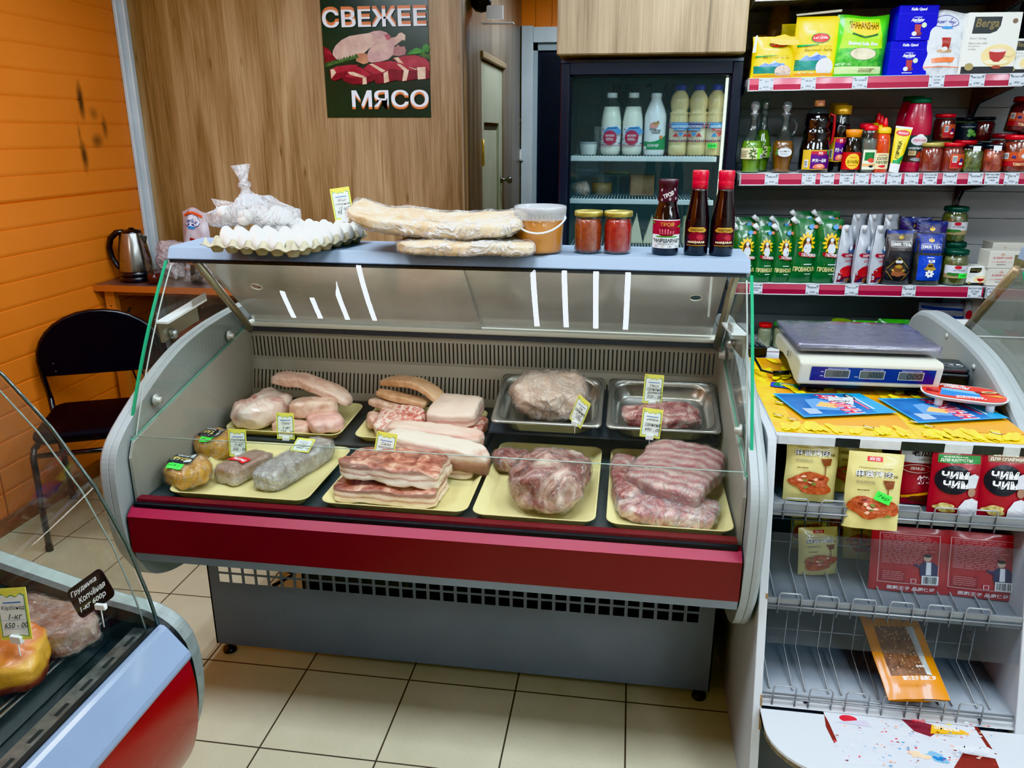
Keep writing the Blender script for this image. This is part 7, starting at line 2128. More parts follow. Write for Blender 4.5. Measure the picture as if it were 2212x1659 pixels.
def kpouch(label, px, w, y, seed, rz, h=122, group='white and red ketchup pouches', dim=False):
 Q, s = GP(px, 3, y)
 w, h = w * s, h * s
 t, a = bag_thing('ketchup_pouch', label, 'ketchup', Q, w, h, 0.05, KPW, rz, group=group, seed=seed, wr=0.005, neck=0.5)
 mb = MB(); mb.lathe([(0, 0), (0.008, 0), (0.008, 0.008), (0.0095, 0.009), (0.0095, 0.024), (0, 0.025)], pm((220, 220, 222), 0.4), 16, Matrix.Translation((-w * 0.18, -0.006, h * 0.90)) @ Matrix.Rotation(R(-6), 4, 'Y')); mb.build('spout_cap', t)
 a.rect(-w * 0.46, h * 0.03, w * 0.46, h * 0.20, pm((120, 16, 22), 0.4)); a.ell(0, h * 0.22, w * 0.42, h * 0.10, pm((176, 24, 28), 0.3)); a.poly([(-w * 0.46, h * 0.03), (w * 0.3, h * 0.06), (w * 0.46, h * 0.16), (-w * 0.2, h * 0.12)], pm((40, 40, 90), 0.4)); a.blob(w * 0.05, h * 0.07, w * 0.25, h * 0.04, pm((150, 90, 50), 0.4), seed)
 a.poly([(-w * 0.40, h * 0.54), (w * 0.44, h * 0.52), (w * 0.44, h * 0.45), (-w * 0.34, h * 0.47), (-w * 0.44, h * 0.50)], pm((160, 20, 40), 0.4)); a.text('ГАСТРОНОМ', -w * 0.28, h * 0.475, w * 0.42, h * 0.515, TXTW, 0, 0.03)
 a.ell(w * 0.08, h * 0.59, w * 0.2, h * 0.06, pm((80, 110, 160), 0.4)); a.ell(w * 0.05, h * 0.62, w * 0.1, h * 0.04, WHITE); a.text('ДЛЯ ШАШЛЫКА', -w * 0.25, h * 0.38, w * 0.4, h * 0.42, TXTR, 0, 0.02)
 a.build('print', t)
for i, (px, rz) in enumerate(((1815, 40), (1853, 42), (1886, 44))):
 kpouch(('white and red ketchup pouch next to the tall green mayonnaise', 'middle one of three white and red ketchup pouches', 'white and red ketchup pouch next to the black tea')[i], px, 44, 3.135, 41 + i, rz)
for i, px in enumerate((1838, 1872, 1905)):
 kpouch('grey back of a ketchup pouch in the second row, %s from the mayonnaise' % ('first', 'second', 'third')[i], px, 46, 3.25, 45 + i, 30, 136, 'second row of ketchup pouches')
def emir(label, px, pyt, w, y, base, head, seed, group):
 Q, s = GP(px, 3, y)
 w, h = w * s, (612 - pyt) * s
 t, a = bag_thing('tea_bag_pack', label, 'tea', Q, w, h, 0.06, pm(base, 0.25, 0.1, 0.6, c2=tuple(min(255, c + 26) for c in base), vs=30.0), -2, seed=seed, wr=0.005, group=group, bulge=0.4)
 a.rect(-w * 0.48, h * 0.63, w * 0.48, h * 0.98, pm(head, 0.35)); a.rect(-w * 0.48, h * 0.93, w * 0.48, h * 0.985, pm((40, 50, 120), 0.35))
 a.poly([(-0.010, h * 0.855), (-0.007, h * 0.90), (-0.003, h * 0.87), (0, h * 0.925), (0.003, h * 0.87), (0.007, h * 0.90), (0.010, h * 0.855), (0, h * 0.83)], GOLD)
 a.rect(-w * 0.32, h * 0.69, w * 0.33, h * 0.80, pm((230, 230, 226), 0.5)); a.rect(-w * 0.31, h * 0.695, w * 0.32, h * 0.795, pm(head, 0.35)); a.text('EMIR TEA', -w * 0.29, h * 0.715, w * 0.30, h * 0.775, TXTW, 0, 0.01)
 return t, a, w, h
t, a, w, h = emir('black foil loose tea pack with a gold diamond', 1930, 496, 62, 3.13, (40, 38, 40), (86, 78, 76), 51, None)
for sx in (-1, 1):
 a.poly([(0, h * 0.52), (sx * w * 0.36, h * 0.30), (sx * w * 0.34, h * 0.30), (0, h * 0.505)] if sx < 0 else [(0, h * 0.505), (w * 0.34, h * 0.30), (w * 0.36, h * 0.30), (0, h * 0.52)], GOLD)
 a.poly([(sx * w * 0.36, h * 0.26), (sx * w * 0.12, h * 0.09), (sx * w * 0.14, h * 0.09), (sx * w * 0.38, h * 0.26)][::sx], GOLD)
a.rect(-w * 0.10, h * 0.41, w * 0.10, h * 0.455, WHITE); a.text('250г', -w * 0.07, h * 0.418, w * 0.07, h * 0.447, TXT)
a.ell(0, h * 0.28, w * 0.22, h * 0.035, GOLD); a.ell(0, h * 0.31, w * 0.15, h * 0.085, pm((120, 74, 50), 0.3, 0.3)); a.ell(0, h * 0.345, w * 0.11, h * 0.03, GOLD); a.blob(0, h * 0.21, w * 0.2, h * 0.05, pm((140, 80, 50), 0.4), 4, 0.4)
a.build('print', t)
t, a, w, h = emir('blue loose tea pack with white blossoms', 1995, 502, 60, 3.13, (52, 50, 46), (40, 54, 140), 52, None)
a.rect(-w * 0.36, h * 0.10, w * 0.42, h * 0.58, pm((26, 60, 176), 0.35)); a.rect(-w * 0.04, h * 0.45, w * 0.16, h * 0.50, WHITE); a.text('250г', -w * 0.01, h * 0.458, w * 0.13, h * 0.492, TXT); a.lines(-w * 0.1, h * 0.53, w * 0.2, h * 0.56, 1, TXTW, 2)
a.ell(w * 0.03, h * 0.33, w * 0.20, h * 0.035, GOLD); a.ell(w * 0.03, h * 0.36, w * 0.13, h * 0.08, pm((196, 160, 70), 0.3, 0.4)); a.ell(w * 0.03, h * 0.39, w * 0.10, h * 0.026, pm((70, 40, 20), 0.4))
for i in range(7):
 a.ell(w * 0.03 + w * 0.09 * math.cos(i * 0.9), h * 0.235 + h * 0.045 * math.sin(i * 0.9), w * 0.06, h * 0.022, WHITE, 10, i * 0.9)
a.build('print', t)
t, a, w, h = emir('purple tea pack behind the black one', 1958, 480, 62, 3.24, (44, 38, 60), (44, 34, 90), 53, 'purple tea packs in the second row'); a.build('print', t)
t, a, w, h = emir('purple tea pack behind the blue one', 1992, 484, 62, 3.21, (44, 38, 60), (48, 36, 96), 54, 'purple tea packs in the second row'); a.build('print', t)
def olive_art(a, r, h):
 a.rect(-r * 1.1, h * 0.22, r * 1.2, h * 0.58, pm((206, 206, 214), 0.4)); a.rect(-r * 1.1, h * 0.22, r * 1.2, h * 0.34, pm((160, 140, 100), 0.4)); a.ell(-r * 0.05, h * 0.53, r * 0.28, h * 0.05, TXTR); a.text('ОГУРЦЫ', -r * 0.4, h * 0.41, r * 0.55, h * 0.47, LABG, 0.2, 0.02); a.blob(-r * 0.3, h * 0.33, r * 0.5, h * 0.05, pm((60, 110, 50), 0.4), 4)
def olive_art2(a, r, h):
 olive_art(a, r, h)
 green_sticker(a, r * 0.45, h * 0.29, r * 0.8, h * 0.14, '190')
GLID2 = (20, 62, 46)
Q, s = GP(2055, 3, 3.15); jar('cucumber_jar', 'jar of pickled cucumbers with green price sticker, front of the lower shelf', 'jar', Q, 26 * s, 74 * s, PICK, GLID2, None, olive_art2)
Q, s = GP(2046, 3, 3.26); jar('cucumber_jar', 'green-lidded jar behind the one with the price sticker', 'jar', Q, 26 * s, 80 * s, PICK, GLID2)
jar('cucumber_jar', 'green-lidded jar standing on top of the rear cucumber jar', 'jar', (Q.x - 0.012, 3.26, Q.z + 81 * s), 25 * s, 72 * s, PICK, GLID2, None, olive_art)
Q, s = GP(2109, 3, 3.13); tea_box('smallest white tea box, low between the cucumber jar and the red lettered boxes', Q, 46 * s, 40 * s, 0.07, 6, 'white bergamot tea boxes')
def azer(label, x, z, y, w, h):
 t = thing('tea_box', label, 'tea', (x, y, z), (0, 0, R(4)), 'white tea boxes with red lettering')
 mb = MB(); mb.box(-w / 2, w / 2, 0, 0.08, 0, h, pm((202, 198, 186), 0.45)); mb.build('carton', t, bevel=0.0015)
 a = Art(eps=0.0002, h0=0.0003)
 a.rect(-w * 0.02, h * 0.04, w * 0.44, h * 0.80, pm((120, 110, 76), 0.5, c2=(90, 84, 56), vs=60.0)); a.text('АЗЕРЧАЙ', -w * 0.43, h * 0.56, -w * 0.07, h * 0.70, TXTR, 0, 0.01); a.poly([(-w * 0.3, h * 0.76), (-w * 0.2, h * 0.76), (-w * 0.25, h * 0.92)], pm((196, 150, 130), 0.5)); a.text('БУКЕТ', -w * 0.34, h * 0.34, -w * 0.17, h * 0.42, TXTR); a.rect(-w * 0.44, h * 0.37, -w * 0.36, h * 0.38, TXTR); a.rect(-w * 0.14, h * 0.37, -w * 0.06, h * 0.38, TXTR); a.lines(-w * 0.34, h * 0.2, -w * 0.16, h * 0.26, 1, TXT, 3)
 a.build('print', t)
Q, s = GP(2187, 3, 3.12); bw, bh = 108 * s, 37 * s
azer('white tea box with red lettering, lower of two at the frame edge', Q.x, Q.z, 3.12, bw, bh)
azer('white tea box with red lettering, upper of two at the frame edge', Q.x - 0.006, Q.z + bh + 0.001, 3.12, bw, bh)
azer('white tea box behind the two stacked ones, seen by its upper edge', Q.x + 0.045, Q.z, 3.23, bw, bh * 2.3)
# ---------------------------------------------------------------- lowest shelf, mostly hidden by the scale
def b_at(px, py, y):
 p = at(px, py, Y=y)
 return Vector((p.x, y, gz('b', p.x) + 0.001)), p.z - gz('b', p.x), mpp(p)
for px, py, r_, lid, lab in ((1654, 699, 15, (190, 30, 30), 'red lid of a jar behind the scale, near the meat case'), (1692, 697, 20, (70, 170, 70), 'green lid of a jar behind the scale, next to the red one'), (1760, 700, 17, (150, 196, 70), 'pale green lid of a jar behind the middle of the scale'), (1818, 692, 22, (150, 190, 50), 'yellow green tub behind the scale')):
 Q, h, s = b_at(px, py, 3.17)
 jar('lidded_jar', lab, 'jar', Q, r_ * s, max(0.06, h), pm((150, 150, 120), 0.3), lid, 'lidded jars behind the scale')
for px, py, w_, lab, c in ((1870, 693, 56, 'bright green pack behind the scale, first of two', (66, 176, 36)), (1930, 690, 64, 'bright green pack behind the scale, second of two', (62, 170, 40))):
 Q, h, s = b_at(px, py, 3.17)
 t, a = bag_thing('snack_pack', lab, 'snack', Q, w_ * s, max(0.07, h), 0.07, pm(c, 0.3, 0, 0.4, c2=(30, 120, 30), vs=14.0), 0, seed=px, group='green packs behind the scale'); a.rect(-w_ * s * 0.4, h * 0.5, w_ * s * 0.2, h * 0.6, pm((26, 100, 30), 0.4)); a.build('print', t)
SACK = pm((206, 214, 226), 0.5, c2=(40, 70, 160), vs=16.0)
Q, h, s = b_at(1985, 694, 3.17)
for k in range(5):
 lump('folded_pack', 'blue and white pack, number %s from the bottom of the low stack behind the scale' % ('one', 'two', 'three', 'four', 'five')[k], 'food pack', (Q.x, 3.19, Q.z + k * 0.02), (0.10, 0.08, 0.019), SACK, (0, 0, 0.1 * (-1) ** k), 4.0, 0.002, 20, k, n=5, group='low stack of blue and white packs')
Q, h, s = b_at(2038, 655, 3.26)
t, a = bag_thing('flour_pack', 'big white pack with blue stripes on the lowest shelf', 'flour', Q, 96 * s, h, 0.10, pm((206, 210, 220), 0.5), 0, seed=61, wr=0.008)
w = 96 * s
for v in (0.94, 0.78, 0.62):
 a.poly([(-w * 0.46, h * v), (w * 0.46, h * (v - 0.05)), (w * 0.46, h * (v - 0.10)), (-w * 0.46, h * (v - 0.06))], pm((34, 56, 140), 0.4))
a.build('print', t)
Q, h, s = b_at(2137, 640, 3.25)
t, a = bag_thing('sugar_bag', 'white sugar pack with a red emblem, low beside the glass of the second counter', 'sugar', Q, 74 * s, h, 0.08, pm((222, 218, 206), 0.45), 0, seed=62)
w = 74 * s
a.blob(0.01, h * 0.80, w * 0.32, h * 0.07, pm((190, 26, 36), 0.35), 3, 0.15); a.text('Сахар белый', -w * 0.3, h * 0.62, w * 0.35, h * 0.66, TXTR); a.build('print', t)
for k, px in enumerate((2083, 2094)):
 Q, h, s = b_at(px, 650, 3.3 - 0.05 * k)
 t = thing('white_bottle', ('slim white bottle with red mark on the lowest shelf, nearer the striped pack', 'slim white bottle with red mark on the lowest shelf, nearer the sugar pack')[k], 'bottle', Q, group='slim white bottles')
 mb = MB(); mb.lathe([(0, 0), (0.018, 0), (0.020, 0.004), (0.020, h * 0.8), (0.012, h * 0.92), (0.012, h), (0, h)], pm((206, 206, 206), 0.4), 18); mb.build('bottle', t)
 a = Art(cyl(0.0202), maxlen=0.01); a.ell(0, h * 0.72, 0.012, 0.018, TXTR); a.build('label', t)
# ================================================================ white retail stand with the scale on top
LAMW = pm((196, 200, 204), 0.42, c2=(186, 190, 196), vs=3.0)
LAMS = pm((172, 174, 176), 0.5, c2=(164, 166, 168), vs=3.0)
CHIP = pm((150, 120, 86), 0.8, c2=(120, 92, 64), vs=40.0)
DRK = pm((54, 54, 58), 0.6)
WIRES = pm((150, 154, 158), 0.35, 0.6)
SX0, SX1 = 0.348, 0.953
st = thing('retail_stand', 'white laminate shop stand with wire-fronted shelves beside the meat case', 'retail stand', (0.65, 2.1, 0))
yf = lambda z: 1.548 + 0.262 * z
for (x0, x1) in ((SX0, SX0 + 0.02), (SX1 - 0.02, SX1)):
 mb = MB(); mb.prism([(yf(0.0), 0.0), (yf(0.90), 0.90), (yf(0.93), 0.917), (yf(0.93) + 0.03, 0.923), (2.55, 0.923), (2.55, 0.0)], x0, x1, LAMW, axis='x')
 o = W(mb, 'side_board', st, bevel=0.002)
 if x0 < 0.5:
  for z, h, w_ in ((0.29, 0.028, 0.004), (0.235, 0.05, 0.004), (0.545, 0.012, 0.005)):
   mb = MB()
   mb.prism([(yf(z) - 0.0008, z), (yf(z + h) - 0.0008, z + h), (yf(z + h * 0.7) + 0.010, z + h * 0.7), (yf(z) + 0.006, z + h * 0.2)], x1 - w_, x1 + 0.0006, CHIP, axis='x')
   W(mb, 'chipped_edge', st)
mb = MB(); mb.box(SX0 + 0.02, SX1 - 0.02, yf(0.92) + 0.004, 2.55, 0.902, 0.9245, LAMW); top = W(mb, 'top_board', st)
mb = MB()
for i, (x0, x1, c) in enumerate(((0.372, 0.50, (196, 200, 202)), (0.50, 0.555, (36, 38, 40)), (0.555, 0.645, (206, 208, 206)), (0.645, 0.74, (40, 44, 40)), (0.74, 0.80, (200, 204, 200)), (0.80, 0.865, (48, 50, 46)), (0.865, 0.90, (190, 194, 190)), (0.90, 0.932, (52, 50, 48)))):
 mb.box(x0, x1, yf(0.92) + 0.0015, yf(0.92) + 0.004, 0.903, 0.9243, pm(c, 0.5, c2=tuple(max(0, q - 14) for q in c), vs=40.0))
W(mb, 'edge_strip', st, label='front edge with patches of torn black and white tape')
mb = MB(); mb.box(SX0 + 0.02, SX1 - 0.02, 2.12, 2.14, 0.34, 0.902, pm((84, 86, 90), 0.6)); W(mb, 'back_board', st)  # dark grey carries the shadow at the back of the stand
for z, dep in ((0.755, 0.36), (0.535, 0.30), (0.318, 0.50)):
 y0 = yf(z) + 0.012
 mb = MB(); mb.prism([(y0, z - 0.012), (y0, z), (y0 + dep, z + 0.03), (y0 + dep, z + 0.018)], SX0 + 0.02, SX1 - 0.02, pm((120, 124, 128), 0.5) if z > 0.4 else pm((150, 156, 164), 0.5), axis='x'); sh = W(mb, 'display_shelf', st)  # upper shelves greyer: the shade inside the stand is put into their colour
 mb = MB()
 if z > 0.4:
  mb.box(SX0 + 0.021, SX1 - 0.021, y0 - 0.008, y0, z - 0.018, z + 0.012, pm((128, 132, 136), 0.45))
 mb.tube([(SX0 + 0.022, y0 - 0.011, z - 0.006), (SX1 - 0.022, y0 - 0.011, z - 0.006)], 0.0022, WIRES, 6)
 mb.tube([(SX0 + 0.022, y0 - 0.004, z + 0.001), (SX1 - 0.022, y0 - 0.004, z + 0.001)], 0.0022, WIRES, 6)
 x = SX0 + 0.045
 while x < SX1 - 0.08:
  hw = 0.052
  mb.tube([(x, y0 + 0.006, z - 0.022), (x, y0 - 0.010, z - 0.026), (x, y0 - 0.012, z + 0.024), (x + 0.004, y0 - 0.012, z + 0.030), (x + hw - 0.004, y0 - 0.012, z + 0.030), (x + hw, y0 - 0.012, z + 0.024), (x + hw, y0 - 0.010, z - 0.026), (x + hw, y0 + 0.006, z - 0.022)], 0.0020, WIRES, 6)
  x += 0.083
 mb.build('wire_rail', sh)
 if z < 0.6:
  mb = MB()
  yb = y0 + 0.15
  mb.tube([(SX0 + 0.022, yb, z + 0.145), (SX1 - 0.05, yb, z + 0.145)], 0.0022, WIRES, 6)
  mb.tube([(SX0 + 0.022, yb, z + 0.08), (SX1 - 0.05, yb, z + 0.08)], 0.0016, WIRES, 6)
  x = SX0 + 0.04
  k = 0
  while x < SX1 - 0.06:
   mb.tube([(x, yb, z + 0.145), (x, yb - 0.002, z + 0.03), (x, y0 + 0.01, z + 0.004)], 0.0020, WIRES, 6)
   x += 0.029 if k % 2 else 0.054
   k += 1
  mb.build('wire_back', sh)
mb = MB(); mb.add([(SX0 + 0.022, yf(0.44) + 0.004, 0.44), (SX1 - 0.022, yf(0.44) + 0.004, 0.44), (SX1 - 0.022, yf(0.70) + 0.004, 0.70), (SX0 + 0.022, yf(0.70) + 0.004, 0.70)], [(0, 1, 2, 3)], clear(tint=(214, 220, 226), refl=0.05, rough=0.03, haze=0.03, fres=1.45)); W(mb, 'front_pane', st, label='clear plastic front pane')
# base board, platform with the rounded corner, worn edge
mb = MB(); mb.prism([(yf(0.30) + 0.004, 0.288), (yf(0.318) + 0.012, 0.312), (1.80, 0.312), (1.80, 0.288)], SX0 + 0.02, SX1 - 0.02, LAMW, axis='x')
for x in (0.47, 0.86):
 mb.lathe([(0, 0), (0.005, 0), (0.004, 0.0015), (0, 0.002)], DRK, 10, Matrix.Translation((x, 1.637, 0.3035)))
W(mb, 'base_board', st)
plat = []
for k in range(10):
 q = R(180 + 90 * k / 9)
 plat.append((0.52 + 0.155 * math.cos(q), 1.56 + 0.135 * math.sin(q)))
plat = [(0.365, 1.622)] + plat + [(0.70, 1.412), (1.05, 1.40), (1.05, 1.622)]
mb = MB(); mb.prism(plat, 0.268, 0.286, pm((206, 210, 214), 0.4, c2=(198, 202, 208), vs=3.0), axis='z')
pl_ = W(mb, 'platform', st)
mb = MB(); mb.prism([(x, y - 0.0012) for x, y in plat], 0.2685, 0.279, pm((128, 118, 100), 0.8, c2=(90, 80, 66), vs=60.0), axis='z'); mb.build('worn_edge', pl_)
mb = MB(); mb.box(SX0 + 0.02, SX1 - 0.02, 1.64, 2.28, 0.0, 0.268, pm((96, 98, 104), 0.6)); W(mb, 'plinth', st)
# torn poster remains on the platform
PXY = lambda px, py, z: tuple(at(px, py, Z=z).xy)
t = thing('torn_sticker', 'torn white and red sticker remains on the stand platform', 'sticker', (0.62, 1.5, 0.2862))
a = Art(lambda u, v, h: (u - 0.62, v - 1.5, h), eps=0.00012, h0=0.0003)
ZP = 0.2863
PP = lambda pts: [PXY(x, y, ZP) for x, y in pts][::-1]
MAR = pm((112, 34, 24), 0.5)
a.poly(PP([(1778, 1536), (1960, 1540), (2100, 1556), (2165, 1645), (2172, 1668), (1820, 1650)]), pm((214, 216, 222), 0.45, c2=(204, 206, 214), vs=20.0))
a.poly(PP([(1780, 1542), (1790, 1560), (1808, 1600), (1802, 1606), (1784, 1570)]), MAR); a.poly(PP([(2095, 1556), (2105, 1560), (2145, 1620), (2132, 1614)]), MAR)
a.poly(PP([(1945, 1552), (1990, 1560), (2040, 1572), (2010, 1592), (1975, 1580)]), pm((120, 40, 50), 0.5)); a.poly(PP([(2012, 1566), (2080, 1578), (2096, 1588), (2010, 1585)]), pm((232, 176, 30), 0.4))
a.ell(*PXY(2046, 1560, ZP), 0.013, 0.010, pm((232, 230, 40), 0.4)); a.ell(*PXY(1832, 1553, ZP), 0.020, 0.012, pm((196, 40, 50), 0.4)); a.poly(PP([(1800, 1560), (1885, 1572), (1868, 1556)]), pm((196, 190, 206), 0.5))
a.blob(*PXY(2022, 1636, ZP), 0.022, 0.013, pm((120, 170, 200), 0.4), 5, 0.6); a.blob(*PXY(2030, 1640, ZP), 0.010, 0.008, pm((40, 110, 170), 0.4), 8, 0.6); a.blob(*PXY(1985, 1632, ZP), 0.020, 0.010, pm((236, 206, 170), 0.4), 9, 0.6); a.poly(PP([(2080, 1628), (2150, 1640), (2160, 1664), (2060, 1660)]), MAR)
r_ = random.Random(2)
for k in range(150):
 x, y = r_.uniform(1800, 2150), r_.uniform(1570, 1658)
 p = PXY(x, y, ZP); s = r_.uniform(0.0006, 0.0026)
 a.blob(p[0], p[1], s * 1.6, s, (pm((196, 60, 70), 0.5), MAR, pm((240, 242, 246), 0.5), pm((226, 160, 130), 0.5), pm((90, 150, 190), 0.5))[k % 5], k, 0.5, 8)
p0, p1 = PXY(2016, 1590, ZP), PXY(2082, 1572, ZP)
a.text('Знаем', p0[0], p0[1], p0[0] + 0.055, p0[1] + 0.014, TXTW, 0.2, 0.02, R(-4)); a.text('Любим', *PXY(2062, 1636, ZP), PXY(2062, 1636, ZP)[0] + 0.075, PXY(2062, 1636, ZP)[1] + 0.017, TXTW, 0.2, 0.02, R(184)); a.text('ДЖИНН', *PXY(1968, 1574, ZP), PXY(1968, 1574, ZP)[0] + 0.03, PXY(1968, 1574, ZP)[1] + 0.012, pm((206, 30, 50), 0.4), 0, 0.03, PI)
a.build('print', t)
mb = MB(); pts = [PXY(x, y, ZP) for x, y in ((1778, 1536), (1820, 1650), (2172, 1668), (2165, 1645), (2100, 1556), (1960, 1540))]
mb.add([(x - 0.62, y - 1.5, 0.0002) for x, y in pts], [tuple(range(6))], WHITE); mb.build('sheet', t)
# ---- yellow posters lying on the top
ZT2 = 0.9252
def yellow_sheet(label, x0, x1, y0, y1, seed, shape, grp):
 cx, cy_ = (x0 + x1) / 2, (y0 + y1) / 2
 t = thing('advert_sheet', label, 'advert sheet', (cx, cy_, ZT2), (0, 0, 0), grp)
 mb = MB(); mb.box(x0 - cx, x1 - cx, y0 - cy_, y1 - cy_, 0, 0.0006, pm((230, 160, 24), 0.35)); mb.build('sheet', t)
 a = Art(lambda u, v, h: (u - cx, v - cy_, h + 0.0007), maxlen=None, eps=0.00010, h0=0.0)
 w = x1 - x0
 a.rect(x0, y0 + 0.12, x1, y1, pm((214, 130, 20), 0.35, c2=(232, 170, 30), vs=12.0)); a.rect(x0, y0, x1, y0 + 0.06, pm((250, 222, 14), 0.35, c2=(246, 200, 20), vs=30.0)); a.rect(x0, y0, x0 + 0.05, y1, pm((246, 214, 16), 0.35, c2=(238, 180, 20), vs=20.0))
 r_ = random.Random(seed)
 for k in range(64):
  x, y = r_.uniform(x0 + 0.02, x1 - 0.02), r_.choice((r_.uniform(y0 + 0.012, y0 + 0.045), r_.uniform(y0 + 0.17, y1 - 0.03)))
  q = r_.uniform(0.9, 2.2)
  L_ = min(0.032, x - x0 - 0.002, x1 - x - 0.002)
  L_ = max(0.006, min(L_, y - y0))
  a.ell(x, y, L_, L_ * 0.34, (pm((250, 234, 14), 0.35, c2=(246, 214, 14), vs=40.0), pm((250, 222, 20), 0.35))[k % 2], 14, q)
 for k in range(5):
  x, y = (x0 + 0.02 + (0.0, 0.03, 0.02, 0.20, 0.245)[k] * w / 0.32, y0 + (0.10, 0.075, 0.2, 0.045, 0.20)[k])
  a.ell(x, y, 0.015, 0.006, pm((60, 40, 16), 0.4), 14, -0.7); a.ell(x, y, 0.011, 0.003, pm((236, 220, 190), 0.4), 12, -0.7)
 P_ = shape
 a.poly([P_(0, 0), P_(1, 0), P_(1, 1), P_(0, 1)], pm((40, 150, 200), 0.35)); a.poly([P_(0.02, 0.05), P_(0.80, 0.04), P_(0.82, 0.96), P_(0.03, 0.95)], pm((24, 76, 140), 0.35, c2=(50, 110, 170), vs=14.0))
 a.poly([P_(0.20, 0.30), P_(0.46, 0.20), P_(0.56, 0.50), P_(0.40, 0.75), P_(0.26, 0.7)], pm((90, 150, 206), 0.4)); a.poly([P_(0.28, 0.42), P_(0.46, 0.3), P_(0.54, 0.46), P_(0.40, 0.6)], pm((226, 180, 100), 0.4))
 rd = pm((214, 26, 56), 0.35)
 vs, ts, asp = glyphs('ДЖИНН', 0, 0.03)
 # lettering reads from the serving side
 map_ = lambda X_, Y_: P_(0.40 + 0.40 * (1 - Y_) * 1.0 - 0.06, 0.94 - 0.86 * X_)
 for dd, m_ in ((0.02, TXTW), (0.0, rd)):
  pts = [P_(0.44 + 0.22 * y + dd, 0.93 - 0.86 * x - dd) for x, y in vs]
  a.tris(pts, [(t0, t2, t1) for t0, t1, t2 in ts] if False else ts, m_)
 a.poly([P_(0.10, 0.10), P_(0.24, 0.10), P_(0.24, 0.30), P_(0.10, 0.34)], pm((170, 190, 214), 0.45))
 a.poly([P_(0.76, 0.20), P_(0.79, 0.20), P_(0.80, 0.85), P_(0.77, 0.85)], pm((206, 90, 110), 0.4)); a.poly([P_(0.82, 0.2), P_(0.84, 0.2), P_(0.85, 0.8), P_(0.83, 0.8)], TXTW)
 a.ell(*P_(0.80, 0.80), 0.024, 0.010, pm((40, 44, 50), 0.35), 16, 1.9); a.ell(*P_(0.80, 0.80), 0.017, 0.005, pm((170, 176, 170), 0.35), 14, 1.9)
 a.build('print', t)
def sh1(u, v):
 a_, b_, c_, d_ = Vector(PXY(1736, 908, ZT2)), Vector(PXY(1938, 898, ZT2)), Vector(PXY(1856, 856, ZT2)), Vector(PXY(1668, 856, ZT2))
 return tuple((a_ * (1 - u) + b_ * u) * (1 - v) + (d_ * (1 - u) + c_ * u) * v)
yellow_sheet('yellow sunflower seed advert under the scale, nearer the meat case', 0.370, 0.689, 1.812, 2.47, 1, sh1, 'yellow adverts on the stand top')
yellow_sheet('yellow sunflower seed advert under the coin tray', 0.6905, 0.951, 1.812, 2.47, 2, lambda u, v: (lambda p: (min(p[0] + 0.268, 0.950), p[1] + 0.0))(sh1(u, v)), 'yellow adverts on the stand top')
# ---- the scale
PLW = pm((214, 214, 198), 0.4, c2=(204, 203, 186), vs=5.0)
sc = thing('shop_scale', 'cream electronic shop scale with blue three-window display', 'scale', (0.648, 2.26, ZT2 + 0.0012), (0, 0, R(1.5)))
mb = MB()
w2 = 0.183
# body: front face leaning, arched underside at the ends
body = [(-0.145, 0.028), (-0.160, 0.092), (-0.150, 0.102), (0.13, 0.102), (0.165, 0.092), (0.17, 0.060), (0.12, 0.052), (0.06, 0.060), (0.0, 0.056), (-0.06, 0.040), (-0.11, 0.028)]
mb.prism(body, -w2, w2, PLW, axis='x')
o = mb.build('housing', sc, bevel=0.006)
mb = MB(); mb.box(-w2 + 0.012, w2 - 0.012, -0.135, 0.15, 0.018, 0.05, BLACK); mb.build('base', sc, label='black underside')
for x in (-0.13, 0.13):
 for y in (-0.11, 0.12):
  mb = MB(); mb.lathe([(0, 0), (0.017, 0), (0.016, 0.010), (0.010, 0.012), (0.010, 0.020), (0, 0.02)], BLACK, 14, Matrix.Translation((x, y, 0))); mb.build('foot', sc)
mb = MB()
for (e, z) in ((0.186, 0.128),):
 dish(mb, [(0.366, 0.272, 0.012, 0.124), (0.372, 0.278, 0.014, 0.130), (0.370, 0.276, 0.014, 0.1335), (0.35, 0.256, 0.012, 0.1335)], pm((160, 162, 170), 0.3, 0.7, c2=(120, 122, 132), vs=6.0), Matrix.Translation((0, 0.02, 0)))
mb.build('weighing_plate', sc)
mb = MB(); dish(mb, [(0.376, 0.284, 0.014, 0.116), (0.380, 0.288, 0.016, 0.1345), (0.372, 0.28, 0.014, 0.1362), (0.30, 0.21, 0.05, 0.1352)], clear(tint=(206, 204, 220), refl=0.12, rough=0.05, haze=0.18, hazecol=(176, 176, 196), bump=0.3, bs=20.0), Matrix.Translation((0, 0.02, 0))); mb.build('plate_cover', sc, label='clear scuffed plastic cover')
mb = MB(); mb.box(-0.06, 0.06, -0.05, 0.09, 0.10, 0.124, pm((90, 84, 70), 0.5)); mb.build('plate_support', sc)
sl = math.atan2(-0.015, 0.064)
Fp = lambda u, v, h: Vector((u, -0.145 - 0.015 * (v / 0.064) - h, 0.028 + v))
a = Art(Fp, eps=0.0002, h0=0.0012)
BLUP = pm((26, 40, 120), 0.3)
a.rect(-0.152, 0.014, 0.164, 0.055, BLUP)
LCD = pm((92, 98, 92), 0.3); SEG = pm((44, 48, 46), 0.4)
